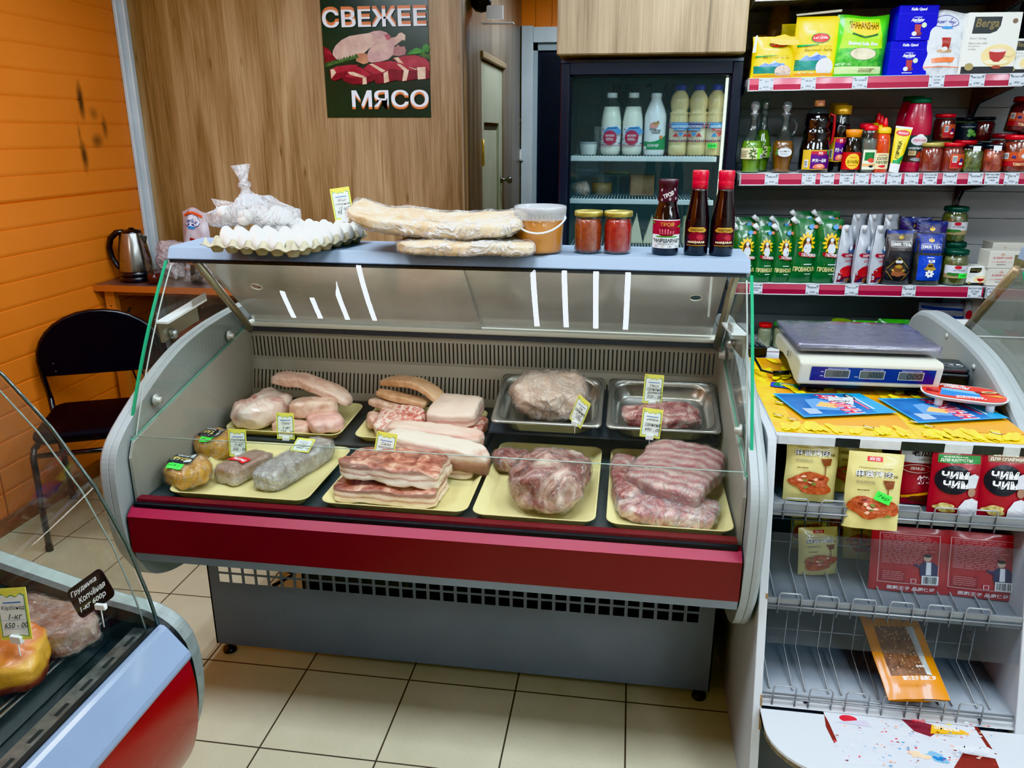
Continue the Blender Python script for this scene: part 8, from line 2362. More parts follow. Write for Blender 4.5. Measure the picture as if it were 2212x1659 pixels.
for i, (cx, cap, num) in enumerate(((-0.084, 'WEIGHT(kg)', '100.00'), (0.005, 'UNIT PRICE', '50000'), (0.103, 'TOTAL PRICE', '000'))):
 a.rect(cx - 0.032, 0.024, cx + 0.032, 0.048, TXTW); a.rect(cx - 0.0308, 0.0252, cx + 0.0308, 0.0468, LCD); a.text(num, cx - 0.010, 0.028, cx + 0.027, 0.044, SEG, 0.1, 0.0)
 a.rect(cx - 0.026, 0.0495, cx + 0.026, 0.0535, pm((130, 140, 186), 0.5)); a.text(cap, cx - 0.018, 0.0500, cx + 0.018, 0.0530, BLUP)
a.text('TARE', -0.128, 0.040, -0.120, 0.0435, TXTW); a.text('ZERO', -0.128, 0.028, -0.120, 0.0315, TXTW); a.text('STAB', -0.040, 0.028, -0.031, 0.0315, TXTW)
a.build('display_panel', sc)
a = Art(lambda u, v, h: Vector((-w2 - h, -u, v)), eps=0.0002, h0=0.0066)
a.rect(0.03, 0.078, 0.046, 0.092, TXT); a.rect(0.0335, 0.0805, 0.0365, 0.0895, PLW); a.rect(0.040, 0.0805, 0.0435, 0.0895, PLW)
a.build('side_mark', sc)
mb = MB(); cc = [at(1628, 770, Z=0.965), at(1645, 800, Z=0.945), at(1670, 806, Z=0.94), at(1705, 805, Z=0.945)]
mb.tube([Vector(p) for p in cc], 0.0038, BLACK, 8); mb.tube([Vector(cc[2]), Vector(cc[3])], 0.007, BLACK, 8)
tag(mb.build('power_cord'), 'black power cord running to the side of the scale', 'cord')
# card terminal, coin tray, notes
ct = at(2078, 800, Z=0.97)
t = thing('card_terminal', 'black contactless card terminal between the scale and the grey end panel', 'card terminal', (0.905, 2.255, ZT2 + 0.001), (0, 0, R(-6)))
mb = MB(); mb.rbox(-0.042, 0.042, -0.055, 0.09, 0.0, 0.05, BLACK, 0.012); mb.build('body', t, bevel=0.003)
mb = MB(); mb.rbox(-0.040, 0.040, -0.052, 0.06, 0.05, 0.062, pm((30, 31, 34), 0.25, 0, 0.4), 0.012); mb.build('reader_top', t)
a = Art(lambda u, v, h: (u, v, 0.0622 + h), eps=0.0002, h0=0.0003)
g = pm((206, 210, 214), 0.4)
a.ell(0.004, -0.010, 0.026, 0.019, g, 26); a.ell(0.004, -0.010, 0.0245, 0.0175, pm((30, 31, 34), 0.25, 0, 0.4), 26)
for i in range(4):
 r0 = 0.004 + i * 0.0035
 pts = [(-0.010 + r0 * math.cos(q), -0.010 + r0 * math.sin(q)) for q in (R(-40), R(-20), 0, R(20), R(40))]
 a.poly(pts + [(x + 0.0014, y) for x, y in pts[::-1]], g)
a.poly([(0.010, -0.016), (0.024, -0.012), (0.026, -0.004), (0.016, -0.004)], g)
a.build('contactless_mark', t)
c0 = at(2105, 840, Z=0.955)
t = thing('coin_tray', 'red and blue coin tray on small white feet beside the scale', 'coin tray', (0.878, 2.075, ZT2 + 0.0012), (R(-3), 0, R(-18)))
ZQ = 0.030
mb = MB(); dish(mb, [(0.185, 0.150, 0.055, ZQ - 0.004), (0.20, 0.164, 0.06, ZQ + 0.004), (0.198, 0.162, 0.06, ZQ + 0.006), (0.17, 0.136, 0.05, ZQ)], pm((226, 226, 222), 0.35)); dish(mb, [(0.2, 0.164, 0.06, ZQ + 0.004), (0.185, 0.15, 0.055, ZQ - 0.004)], WHITE)
mb.build('dish', t)
a = Art(lambda u, v, h: (u, v, ZQ + 0.0062 + h), eps=0.00018, h0=0.0)
RDP = pm((206, 52, 36), 0.35)
a.poly(rrect(0.192, 0.156, 0.058), RDP)
a.poly([(-0.055, -0.055), (0.04, -0.06), (0.035, 0.015), (-0.05, 0.02)], pm((40, 120, 190), 0.35)); a.poly([(-0.05, 0.0), (0.035, -0.01), (0.034, 0.02), (-0.05, 0.025)], pm((120, 190, 226), 0.35))
a.poly([(-0.02, -0.068), (0.05, -0.055), (0.04, -0.035), (-0.02, -0.045)], WHITE); a.text('ДЖИНН', -0.020, -0.062, 0.046, -0.044, pm((206, 30, 50), 0.35), 0, 0.04, PI)
a.poly([(0.05, -0.01), (0.094, -0.015), (0.080, 0.0)], pm((240, 200, 20), 0.35)); a.poly([(0.03, 0.0), (0.09, 0.03), (0.08, 0.045), (0.025, 0.02)], pm((130, 24, 20), 0.35))
a.ell(0.06, 0.028, 0.022, 0.010, pm((226, 190, 130), 0.35), 16, 0.5); a.ell(0.06, 0.028, 0.014, 0.004, TXT, 14, 0.5)
for s_, x0_, y0_, x1_, y1_ in (('Знаем', -0.045, 0.028, 0.015, 0.040), ('Любим', -0.055, 0.040, 0.020, 0.056), ('и едим', -0.05, 0.057, 0.006, 0.068)):
 a.text(s_, x0_, y0_, x1_, y1_, TXTW, 0.25, 0.03, PI)
a.poly([(-0.088, -0.03), (-0.058, -0.035), (-0.056, -0.012), (-0.086, -0.008)], pm((150, 24, 30), 0.4))
a.build('print', t)
for x, y in ((-0.055, -0.045), (0.06, -0.045), (-0.055, 0.045), (0.06, 0.045)):
 mb = MB(); mb.lathe([(0, 0), (0.010, 0), (0.010, ZQ - 0.003), (0, ZQ - 0.003)], WHITE, 14, Matrix.Translation((x, y, 0))); mb.build('foot', t)
p = at(1815, 868, Z=ZT2 + 0.01)
t = thing('paper_note', 'small white handwritten note lying on the yellow advert before the scale', 'note', (p.x, p.y, ZT2 + 0.0022), (R(10), 0, R(-6)))
mb = MB(); mb.grid(lambda i, j: ((i - 0.5) * 0.060 + 0.004 * j, (j - 0.5) * 0.062, 0.004 * (0.5 + i * i * 0.8) + 0.003), 6, 6, WHITE); mb.build('paper', t)
a = Art(lambda u, v, h: (u, v, 0.004 * (0.5 + (u / 0.06 + 0.5) ** 2 * 0.8) + 0.0038 + h), maxlen=0.012, eps=0.0002)
for s_, x0_, y0_, x1_ in (('Голубь', -0.024, 0.018, 0.010), ('сметана', -0.022, 0.003, 0.024), ('100г  55', -0.014, -0.012, 0.018)):
 a.text(s_, x0_, y0_, x1_, y0_ + 0.010, TXT, 0.3, 0.01)
a.build('writing', t)
p = at(1698, 838, Z=ZT2)
t = thing('card_sticker', 'small green and blue promo card beside the scale', 'card', (p.x, p.y + 0.01, ZT2 + 0.0022), (0, 0, R(-14)))
mb = MB(); mb.rbox(-0.040, 0.040, -0.022, 0.022, 0.0005, 0.002, pm((50, 60, 190), 0.35), 0.008); mb.build('card', t)
a = Art(lambda u, v, h: (u, v, 0.0021 + h), eps=0.0002, h0=0.0001)
a.poly([(-0.032, -0.012), (0.034, -0.020), (0.034, 0.020), (-0.03, 0.018)], pm((26, 120, 60), 0.35)); a.text('NEW', -0.016, 0.004, 0.022, 0.016, TXTW, 0, 0.03); a.text('JELLY', -0.014, -0.010, 0.028, 0.001, TXTW, 0, 0.03)
a.build('print', t)
p = at(1650, 750, Z=0.95)
t = thing('calculator', 'black calculator behind the scale, at the corner of the stand', 'calculator', (0.41, 2.51, ZT2 + 0.0022), (0, 0, R(10)))
mb = MB(); mb.rbox(-0.036, 0.036, -0.036, 0.036, 0, 0.030, BLACK, 0.006); mb.build('body', t)
for i in range(4):
 for j in range(3):
  mb = MB(); mb.rbox(-0.030 + i * 0.016, -0.018 + i * 0.016, -0.028 + j * 0.017, -0.016 + j * 0.017, 0.030, 0.0335, pm((60, 62, 66), 0.4), 0.002); mb.build('key', t)
# ---- packs on the stand shelves
def SP(px, py, y):
 p = at(px, py, Y=y)
 return p, mpp(p)
SAU = pm((212, 200, 132), 0.32, 0, 0.4, c2=(200, 188, 120), vs=5.0)
def shelf_z(z, y):
 y0 = yf(z) + 0.012
 return z + 0.03 * max(0, (y - y0)) / (0.36 if z > 0.6 else 0.30) + 0.001
def sauce_pack(label, x, y, z, w, h, lean, rz, seed, sticker=None, grp='pale yellow roast meat sauce packs'):
 t, a = bag_thing('sauce_pack', label, 'sauce pack', (x, y, z), w, h, 0.03, SAU, rz, lean, grp, seed, wr=0.004, bulge=0.3)
 a.rect(-w * 0.16, h * 0.89, w * 0.12, h * 0.95, pm((196, 40, 46), 0.4)); a.text('麻吉', -w * 0.12, h * 0.90, w * 0.08, h * 0.942, TXTW)
 a.text('MAJIANGKAOROU', -w * 0.30, h * 0.79, w * 0.30, h * 0.815, pm((110, 84, 40), 0.5))
 for m_, b_ in ((TXT, 0.04), (pm((232, 232, 236), 0.5), 0.0)):
  a.text('麻酱烤肉', -w * 0.36, h * 0.69, w * 0.32, h * 0.775, m_, 0.0, b_)
 a.text('味', w * 0.33, h * 0.69, w * 0.42, h * 0.73, TXT)
 a.text('调味酱制品', -w * 0.34, h * 0.60, w * 0.0, h * 0.64, pm((150, 140, 110), 0.5), 0, 0.01)
 a.poly([(w * 0.14, h * 0.66), (w * 0.36, h * 0.66), (w * 0.34, h * 0.56), (w * 0.22, h * 0.55)], pm((120, 60, 30), 0.4)); a.rect(w * 0.24, h * 0.36, w * 0.26, h * 0.56, pm((120, 50, 26), 0.4))
 a.lines(-w * 0.30, h * 0.50, -w * 0.02, h * 0.53, 1, BROWN, 2)
 a.blob(0, h * 0.29, w * 0.42, h * 0.15, pm((150, 50, 28), 0.35, c2=(190, 100, 60), vs=90.0), seed, 0.3); a.blob(-w * 0.06, h * 0.31, w * 0.30, h * 0.10, pm((196, 110, 76), 0.35, c2=(150, 46, 30), vs=110.0), seed + 2, 0.4)
 for k in range(10):
  r_ = random.Random(k + seed)
  a.blob(r_.uniform(-w * 0.3, w * 0.3), h * (0.2 + 0.2 * r_.random()), w * 0.05, h * 0.02, (pm((226, 180, 150), 0.4), pm((110, 40, 20), 0.4), pm((110, 130, 60), 0.4))[k % 3], k, 0.4, 9)
 if sticker:
  green_sticker(a, w * 0.16, h * 0.44, w * 0.30, h * 0.12, sticker, -0.35)
 a.build('print', t)
y1 = 1.795
P0, s = SP(1745, 1085, y1)
sauce_pack('pale yellow sauce pack standing at the end of the upper stand shelf', P0.x, y1, shelf_z(0.755, y1), 0.118, 0.165, 9, 0, 5)
P0, s = SP(1838, 1085, 1.85)
sauce_pack('pale yellow sauce pack hidden behind the one with the green sticker', P0.x, 1.85, shelf_z(0.755, 1.85), 0.118, 0.165, 8, 0, 6)
P0, s = SP(1880, 1115, 1.735)
sauce_pack('pale yellow sauce pack with green price sticker, hanging forward over the wire rail', P0.x + 0.004, yf(0.755) - 0.002, 0.722, 0.120, 0.180, 12, -4, 7, '76р')
PKR = pm((150, 20, 36), 0.3, 0, 0.4, c2=(136, 16, 30), vs=5.0)
P0, s = SP(1978, 1095, 1.815)
t, a = bag_thing('seasoning_pack', 'red and white barbecue seasoning pack beside the pale yellow packs', 'seasoning', (P0.x, 1.815, shelf_z(0.755, 1.815)), 0.10, 0.155, 0.03, PKR, 0, 8, None, 8, wr=0.004)
w, h = 0.10, 0.155
a.rect(-w * 0.48, h * 0.66, w * 0.48, h * 0.98, pm((206, 208, 214), 0.4)); a.ell(0, h * 0.92, w * 0.04, h * 0.025, TXT, 12); a.text('老瓜家', -w * 0.26, h * 0.76, w * 0.34, h * 0.85, TXT, 0, 0.02); a.text('LAOGUAJIA', -w * 0.1, h * 0.70, w * 0.24, h * 0.725, TXT)
a.ell(-w * 0.12, h * 0.57, w * 0.32, h * 0.07, WHITE); a.ell(-w * 0.12, h * 0.57, w * 0.30, h * 0.062, PKR); a.text('调味品', -w * 0.28, h * 0.55, w * 0.04, h * 0.60, TXTW); a.text('烧烤', -w * 0.12, h * 0.34, w * 0.40, h * 0.47, pm((240, 220, 226), 0.4), 0.1, 0.03); a.poly([(-w * 0.4, h * 0.10), (w * 0.4, h * 0.22), (w * 0.4, h * 0.26), (-w * 0.42, h * 0.14)], pm((226, 160, 40), 0.4)); a.blob(w * 0.1, h * 0.10, w * 0.34, h * 0.06, pm((90, 40, 24), 0.4), 4)
a.build('print', t)
def chim(label, px, y, txt, col, z=None, w=0.112, h=0.155, rz=0, lean=8, plain=False):
 P0, s = SP(px, 1105, y)
 t, a = bag_thing('seasoning_pack', label, 'seasoning', (P0.x, y, z if z is not None else shelf_z(0.755, y)), w, h, 0.028, PKR, rz, lean, 'red seasoning packs with black discs', int(px), wr=0.003)
 a.rect(-w * 0.40, h * 0.80, w * 0.42, h * 0.92, pm(col, 0.4)); a.text(txt, -w * 0.36, h * 0.815, w * 0.26, h * 0.865, pm((226, 230, 210), 0.4), 0, 0.02); a.lines(-w * 0.3, h * 0.875, w * 0.2, h * 0.905, 1, pm((200, 206, 180), 0.5), 3)
 a.ell(-w * 0.08, h * 0.55, w * 0.36, h * 0.22, pm((30, 30, 36), 0.35)); a.text('ЧИМ', -w * 0.32, h * 0.57, w * 0.20, h * 0.68, TXTW, 0.05, 0.04); a.text('ЧИМ', -w * 0.28, h * 0.43, w * 0.25, h * 0.54, TXTW, 0.05, 0.04)
 a.poly([(w * 0.06, h * 0.02), (w * 0.46, h * 0.02), (w * 0.44, h * 0.24), (w * 0.30, h * 0.29), (w * 0.16, h * 0.26), (w * 0.05, h * 0.14)], pm((206, 208, 216), 0.4)); a.ell(w * 0.28, h * 0.38, w * 0.08, h * 0.07, pm((150, 116, 96), 0.5)); a.poly([(w * 0.20, h * 0.44), (w * 0.36, h * 0.44), (w * 0.40, h * 0.62), (w * 0.30, h * 0.66), (w * 0.18, h * 0.62)], pm((200, 202, 210), 0.4))
 a.blob(-w * 0.2, h * 0.12, w * 0.22, h * 0.07, pm((206, 196, 130), 0.4, c2=(150, 120, 60), vs=120.0), 5, 0.3)
 a.build('print', t)
chim('red seasoning pack with green banner for cabbage', 2056, 1.775, 'ДЛЯ КАПУСТЫ', (46, 120, 56))
chim('red seasoning pack with tan banner for asparagus, in front at the frame edge', 2163, 1.775, 'ДЛЯ СПАРЖИ', (120, 84, 60), h=0.165)
chim('red seasoning pack of which only the top shows behind the asparagus one', 2140, 1.85, 'ДЛЯ СПАРЖИ', (120, 84, 60), h=0.165)
chim('red seasoning pack with black disc cut off at the frame edge', 2240, 1.80, 'ДЛЯ СПАРЖИ', (120, 84, 60), h=0.165)
# second shelf: red packs seen from the back, dim yellow ones
RBK = pm((176, 26, 36), 0.32, 0, 0.4, c2=(166, 22, 32), vs=5.0)
def red_back(label, px0, px1, y, rz, pyb):
 P0, s = SP((px0 + px1) / 2, pyb, y)
 w, h = (px1 - px0) * s, 0.158
 zz = shelf_z(0.535, y)
 t, a = bag_thing('noodle_pack', label, 'food pack', (P0.x, y, zz), w, h, 0.016, RBK, rz, 14, 'red packs showing their backs', int(px0), wr=0.0015, bulge=0.2)
 wl = pm((226, 190, 190), 0.5)
 for (x0_, y0_, x1_, y1_) in ((-w * 0.40, h * 0.14, -w * 0.392, h * 0.90), (w * 0.372, h * 0.14, w * 0.38, h * 0.90), (-w * 0.40, h * 0.895, w * 0.38, h * 0.902), (-w * 0.40, h * 0.14, w * 0.38, h * 0.147)):
  a.rect(x0_, y0_, x1_, y1_, wl)
 a.lines(-w * 0.36, h * 0.44, w * 0.33, h * 0.88, 17, pm((206, 130, 134), 0.5), int(px0), 0.4); a.rect(-w * 0.36, h * 0.17, -w * 0.04, h * 0.34, pm((150, 18, 28), 0.4)); a.lines(-w * 0.34, h * 0.18, -w * 0.06, h * 0.33, 5, pm((206, 130, 134), 0.5), 5, 0.3)
 a.poly([(w * 0.14, h * 0.28), (w * 0.36, h * 0.28), (w * 0.36, h * 0.44), (w * 0.30, h * 0.50), (w * 0.18, h * 0.50), (w * 0.12, h * 0.44), (w * 0.05, h * 0.46), (w * 0.05, h * 0.43), (w * 0.13, h * 0.40)], pm((40, 40, 80), 0.5)); a.poly([(w * 0.21, h * 0.30), (w * 0.28, h * 0.30), (w * 0.27, h * 0.50), (w * 0.21, h * 0.50)], pm((226, 228, 236), 0.5)); a.ell(w * 0.22, h * 0.56, w * 0.05, h * 0.05, pm((206, 170, 150), 0.5)); a.ell(w * 0.22, h * 0.595, w * 0.05, h * 0.025, TXT)
 a.barcode(w * 0.16, h * 0.155, w * 0.38, h * 0.29, int(px1)); a.rect(w * 0.02, h * 0.16, w * 0.09, h * 0.23, wl); a.rect(w * 0.03, h * 0.168, w * 0.08, h * 0.222, RBK)
 a.text('面筋王子 品质保证', -w * 0.28, h * 0.045, w * 0.34, h * 0.105, TXTW, 0, 0.02)
 a.build('print', t)
red_back('red pack showing its printed back, nearer the dim yellow packs', 1878, 2034, 1.775, -1, 1285)
red_back('red pack showing its printed back, nearer the frame edge', 2030, 2192, 1.772, -3, 1300)
for i, (px, y, rz, h_) in enumerate(((1735, 1.93, 6, 0.16), (1800, 1.96, -8, 0.17), (1760, 1.82, 12, 0.12), (1850, 1.90, 4, 0.15))):
 P0, s = SP(px, 1275, y)
 sauce_pack(('dim yellow sauce pack behind the wire grid, nearest the side board', 'tall dim yellow sauce pack at the back of the second stand shelf', 'short leaning yellow sauce pack low in front of the dim ones', 'dim yellow sauce pack next to the red packs')[i], P0.x, y, shelf_z(0.535, y), 0.10, h_, 12, rz, 60 + i, None, 'dim yellow packs on the second stand shelf')
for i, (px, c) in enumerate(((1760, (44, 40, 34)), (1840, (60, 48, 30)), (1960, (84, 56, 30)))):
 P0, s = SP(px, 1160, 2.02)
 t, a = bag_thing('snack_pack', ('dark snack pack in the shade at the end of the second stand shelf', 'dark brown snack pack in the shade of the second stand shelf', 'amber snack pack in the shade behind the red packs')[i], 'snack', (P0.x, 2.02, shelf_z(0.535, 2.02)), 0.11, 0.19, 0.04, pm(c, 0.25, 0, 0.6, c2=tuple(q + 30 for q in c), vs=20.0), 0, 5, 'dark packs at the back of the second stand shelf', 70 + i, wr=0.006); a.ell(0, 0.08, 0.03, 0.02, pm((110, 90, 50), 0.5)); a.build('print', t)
# orange pack leaning over the lowest wire rail
ORP = pm((214, 134, 20), 0.3, 0, 0.5, c2=(204, 122, 14), vs=6.0)
y0_ = yf(0.318) + 0.012
t, a = bag_thing('noodle_pack', 'orange pack with a window of seeded brown sticks, leaning over the lowest wire rail', 'food pack', (0.715, y0_ - 0.022, 0.352), 0.142, 0.275, 0.022, ORP, 8, 64, None, 80, wr=0.002, bulge=0.3)
w, h = 0.142, 0.275
a.rect(-w * 0.48, h * 0.78, w * 0.48, h * 0.985, pm((196, 198, 206), 0.4)); a.rect(-w * 0.35, h * 0.20, w * 0.33, h * 0.66, pm((96, 58, 34), 0.5, c2=(140, 90, 54), vs=60.0)); a.poly([(w * 0.24, h * 0.21), (w * 0.33, h * 0.20), (w * 0.33, h * 0.66), (w * 0.20, h * 0.66)], pm((206, 206, 200), 0.35, 0.3))
r_ = random.Random(5)
for k in range(60):
 a.ell(r_.uniform(-w * 0.32, w * 0.18), r_.uniform(h * 0.22, h * 0.64), 0.0012, 0.0022, pm((206, 170, 110), 0.5), 6, r_.uniform(0, 3))
for k in range(6):
 a.rect(-w * 0.30 + k * w * 0.09, h * 0.205, -w * 0.295 + k * w * 0.09, h * 0.655, pm((70, 36, 20), 0.5))
a.text('面筋王子 品质保证', -w * 0.26, h * 0.115, w * 0.28, h * 0.155, TXTW, 0, 0.03); a.text('面筋王子', -w * 0.36, h * 0.90, w * 0.30, h * 0.965, pm((210, 140, 30), 0.4), 0, 0.04); a.poly([(w * 0.02, h * 0.80), (w * 0.2, h * 0.74), (w * 0.46, h * 0.82), (w * 0.46, h * 0.96), (w * 0.20, h * 0.93)], pm((40, 44, 80), 0.4)); a.lines(-w * 0.26, h * 0.69, w * 0.12, h * 0.77, 3, TXTW, 4); a.rect(-w * 0.36, h * 0.845, w * 0.08, h * 0.87, pm((206, 140, 120), 0.4)); a.text('香辣味', w * 0.02, h * 0.225, w * 0.15, h * 0.245, TXTW)
a.build('print', t)
# ================================================================ smoked-meat counter in the near corner
lc = thing('smoked_meat_case', 'near glass counter with blue-grey rail and bright red front, cut off at the corner', 'display case', (-1.3, 0.3, 0))
LY0, LY1 = -0.75, 1.19
BAND = pm((128, 146, 172), 0.22, 0, 0.5, c2=(120, 138, 164), vs=2.0)
RED2 = pm((128, 8, 18), 0.22, 0, 0.5)
BLK2 = pm((16, 18, 20), 0.4)
END2 = pm((140, 150, 148), 0.34, 0.3, c2=(126, 136, 134), vs=60.0, bump=0.1, bs=400)
mb = MB()
mb.prism([(-0.872, 0.688), (-0.866, 0.692), (-0.858, 0.691), (-0.852, 0.686), (-0.812, 0.637), (-0.808, 0.628), (-0.812, 0.618), (-0.86, 0.618)], LY0, LY1, BAND, axis='y', smooth=False)
W(mb, 'front_rail', lc, bevel=0.002)
def smooth(pts, it=2):
 for _ in range(it):
  out = [pts[0]]
  for p_, q_ in zip(pts[:-1], pts[1:]):
   out += [(p_[0] * .75 + q_[0] * .25, p_[1] * .75 + q_[1] * .25), (p_[0] * .25 + q_[0] * .75, p_[1] * .25 + q_[1] * .75)]
  pts = out + [pts[-1]]
 return pts
rp = smooth([(-0.815, 0.617), (-0.809, 0.57), (-0.810, 0.51), (-0.820, 0.44), (-0.842, 0.38), (-0.875, 0.335), (-0.93, 0.31)])
mb = MB(); mb.add([(x, yy, z) for x, z in rp for yy in (LY0, LY1)], [(2 * i, 2 * i + 2, 2 * i + 3, 2 * i + 1) for i in range(len(rp) - 1)], RED2, smooth=True); W(mb, 'front_panel', lc)
mb = MB(); mb.box(-1.75, -1.0, LY0, LY1 - 0.05, 0.06, 0.40, BLK2); mb.box(-1.75, -0.95, LY0, LY1 - 0.01, 0.31, 0.60, BLK2); W(mb, 'body', lc)
mb = MB()
mb.box(-0.922, -0.884, LY0, LY1, 0.676, 0.680, pm((150, 152, 148), 0.3, 0.8, c2=(96, 98, 96), vs=30.0))
y = LY0 + 0.02
while y < LY1 - 0.03:
 mb.box(-0.907, -0.900, y, y + 0.03, 0.6801, 0.6806, SLOT)
 y += 0.062
W(mb, 'slotted_strip', lc)
mb = MB(); mb.box(-0.884, -0.872, LY0, LY1, 0.60, 0.689, BLK2); mb.box(-0.972, -0.922, LY0, LY1, 0.645, 0.65, pm((30, 34, 36), 0.3)); W(mb, 'air_gap', lc)
mb = MB()
for x in (-0.972, -0.985):
 mb.rbox(x - 0.008, x, LY0, LY1, 0.65, 0.698, pm((176, 178, 178), 0.18, 0.95), 0.003, axis='y')
W(mb, 'chrome_strip', lc)
mb = MB(); mb.box(-1.75, -0.993, LY0, LY1, 0.60, 0.690, pm((60, 64, 64), 0.35, 0.3)); W(mb, 'deck', lc)
# far end panel: silver rounded rim, black inset
outer = [(-0.829, 0.60), (-0.826, 0.55), (-0.829, 0.50), (-0.845, 0.43), (-0.88, 0.36), (-0.94, 0.31), (-1.02, 0.29), (-1.75, 0.29), (-1.80, 0.34), (-1.80, 0.90), (-1.75, 0.93), (-1.60, 0.90), (-1.40, 0.835), (-1.234, 0.786), (-1.097, 0.746), (-0.99, 0.715), (-0.93, 0.705), (-0.888, 0.693), (-0.855, 0.668), (-0.838, 0.638)]
outer = smooth(outer[:-1] + [outer[-1]], 2)
mb = MB(); mb.prism(outer, LY1 + 0.012, LY1 + 0.062, END2, axis='y'); W(mb, 'end_panel', lc, bevel=0.005)
inner = offset(outer, 0.012)
mb = MB(); mb.prism(inner, LY1 - 0.002, LY1 + 0.014, BLK2, axis='y'); W(mb, 'end_lining', lc)
mb = MB()
mb.box(-1.52, -1.14, LY0, LY1 + 0.03, 1.27, 1.31, TOPM); W(mb, 'counter_top', lc, bevel=0.004)
gl = [(-1.19, 1.272), (-1.14, 1.24), (-1.085, 1.19), (-1.01, 1.095), (-0.945, 0.985), (-0.90, 0.870), (-0.872, 0.760), (-0.862, 0.70)]
GL2 = clear(tint=(226, 232, 226), refl=0.05, rough=0.03, haze=0.10, bump=0.15, bs=14.0, streak=8.0, fres=1.45, hazecol=(226, 206, 190))
mb = MB(); mb.add([(x, yy, z) for x, z in gl for yy in (LY0, LY1 - 0.012)], [(2 * i, 2 * i + 1, 2 * i + 3, 2 * i + 2) for i in range(len(gl) - 1)], GLASS, smooth=True)
o = W(mb, 'front_glass', lc)
mb = MB(); mb.tube([(x, LY1 - 0.012, z) for x, z in gl], 0.0035, pm((64, 74, 70), 0.12, 0, 0.6), 6); mb.build('glass_edge', o)
mb = MB(); mb.add([(x, LY1 - 0.02, z) for x, z in gl] + [(-1.62, 0.92, ), ] and [(x, LY1 - 0.02, z) for x, z in gl + [(-1.0, 0.712), (-1.62, 0.90), (-1.45, 1.27)]], [tuple(range(len(gl) + 3))], GL2); o = W(mb, 'end_glass', lc)
mb = MB(); mb.tube([(x - 0.022, LY1 - 0.02, z - 0.006) for x, z in gl], 0.0018, pm((150, 160, 154), 0.12, 0, 0.6), 6); mb.build('glass_edge', o)
mb = MB(); mb.lathe([(0, 0), (0.012, 0), (0.011, 0.004), (0, 0.006)], pm((190, 194, 190), 0.3, 0.5), 14, Matrix.Translation((-1.215, LY1 - 0.003, 0.735)) @ Matrix.Rotation(PI / 2, 4, 'X')); W(mb, 'bolt', lc)
mb = MB(); mb.tube([(-1.46, LY1 - 0.03, 1.27), (-1.64, LY1 - 0.03, 0.95)], 0.012, POST, 8); W(mb, 'slanted_post', lc)
# smoked meats
ZL = 0.6905
BRIS = belly_mat(0.075, [(0.0, (96, 50, 40)), (0.25, (196, 170, 150)), (0.4, (150, 96, 80)), (0.6, (206, 176, 156)), (0.8, (120, 70, 56)), (1.0, (150, 100, 84))], 0.5, 18.0, pale=0.2)
lump('smoked_brisket', 'smoked brisket in crinkled cling film under the black price tag', 'smoked meat', (-1.045, 1.112, ZL), (0.205, 0.108, 0.064), BRIS, (0, 0, R(-12)), 4.0, 0.010, 14, 201, wrap=FILM, wamp=0.009, n=18)
def ham_t(P):
 return Vector((P.x, P.y, P.z * (1.0 + 0.25 * P.y / 0.1)))
HAM = belly_mat(0.095, [(0.0, (70, 24, 18)), (0.28, (110, 44, 30)), (0.38, (206, 150, 50)), (0.62, (216, 160, 60)), (0.72, (186, 96, 34)), (1.0, (170, 84, 34))], 0.22, 12.0, rough=0.3, pale=0.04)
lump('smoked_carbonade', 'orange smoked carbonade with a yellow fat side behind the chrome strip', 'smoked meat', (-1.065, 0.985, ZL), (0.20, 0.12, 0.076), HAM, (0, 0, R(22)), 5.0, 0.009, 12, 203, taper=ham_t, n=16)
lump('smoked_carbonade', 'brown smoked piece at the very edge of the picture beyond the yellow tag', 'smoked meat', (-1.245, 1.09, ZL), (0.13, 0.13, 0.085), mottle([(120, 70, 34), (166, 110, 60), (186, 134, 80)], 14.0, rough=0.32, coat=0.3), (0, 0, R(10)), 4.0, 0.008, 13, 205)
SAUS = mottle([(60, 18, 14), (104, 36, 26), (140, 60, 40)], 20.0, rough=0.25, coat=0.6)
for i, (x, y, sz, rz) in enumerate(((-1.055, 0.865, 0.095, 20), (-1.055, 0.765, 0.10, 60), (-1.16, 0.85, 0.10, 40))):
 lump('smoked_shank', ('dark red smoked lump right behind the chrome strip', 'dark smoked lump lowest in the picture corner', 'dark red smoked lump under the orange carbonade')[i], 'smoked meat', (x, y, ZL), (sz, sz * 0.9, sz * 0.72), SAUS, (0, 0, R(rz)), 2.6, 0.010, 16, 210 + i, group='dark smoked lumps')
price_tag('yellow tag of the carbonade, leaning left before the orange piece, priced 650', (-0.985, 0.985, 0.735), ['Карбонад', '1-кг', '650 - 00'], 0.062, 0.088, -4, -14, -10, pin=0.055)
# black rounded tag
bt = at(212, 1258, Y=1.08)
t = thing('price_tag', 'black rounded price tag with white handwriting over the wrapped brisket', 'price tag', (bt.x - 0.004, 1.075, 0.772), (0, 0, 0))
E = Matrix.Translation((0, 0, 0.03)) @ Matrix.Rotation(R(-22), 4, 'X') @ Matrix.Rotation(R(-38), 4, 'Y')
mb = MB(); mb.rbox(-0.040, 0.040, 0, 0.0016, 0.0, 0.058, pm((20, 20, 24), 0.45), 0.010, E, axis='y'); mb.build('card', t)
a = Art(lambda u, v, q: E @ Vector((u, -q - 0.0004, v)), eps=0.0002)
for s_, x0, y0, x1 in (('Грудинка', -0.034, 0.040, 0.024), ('Копчёная', -0.026, 0.024, 0.034), ('1-кг 600р', -0.032, 0.008, 0.026)):
 a.text(s_, x0, y0, x1, y0 + 0.011, TXTW, 0.3, 0.02)
a.build('writing', t)
mb = MB(); mb.rbox(-0.010, 0.010, -0.003, 0.005, -0.004, 0.007, WHITE, 0.002, Matrix.Translation((0.004, 0, 0.03)), axis='y'); mb.build('clip', t)
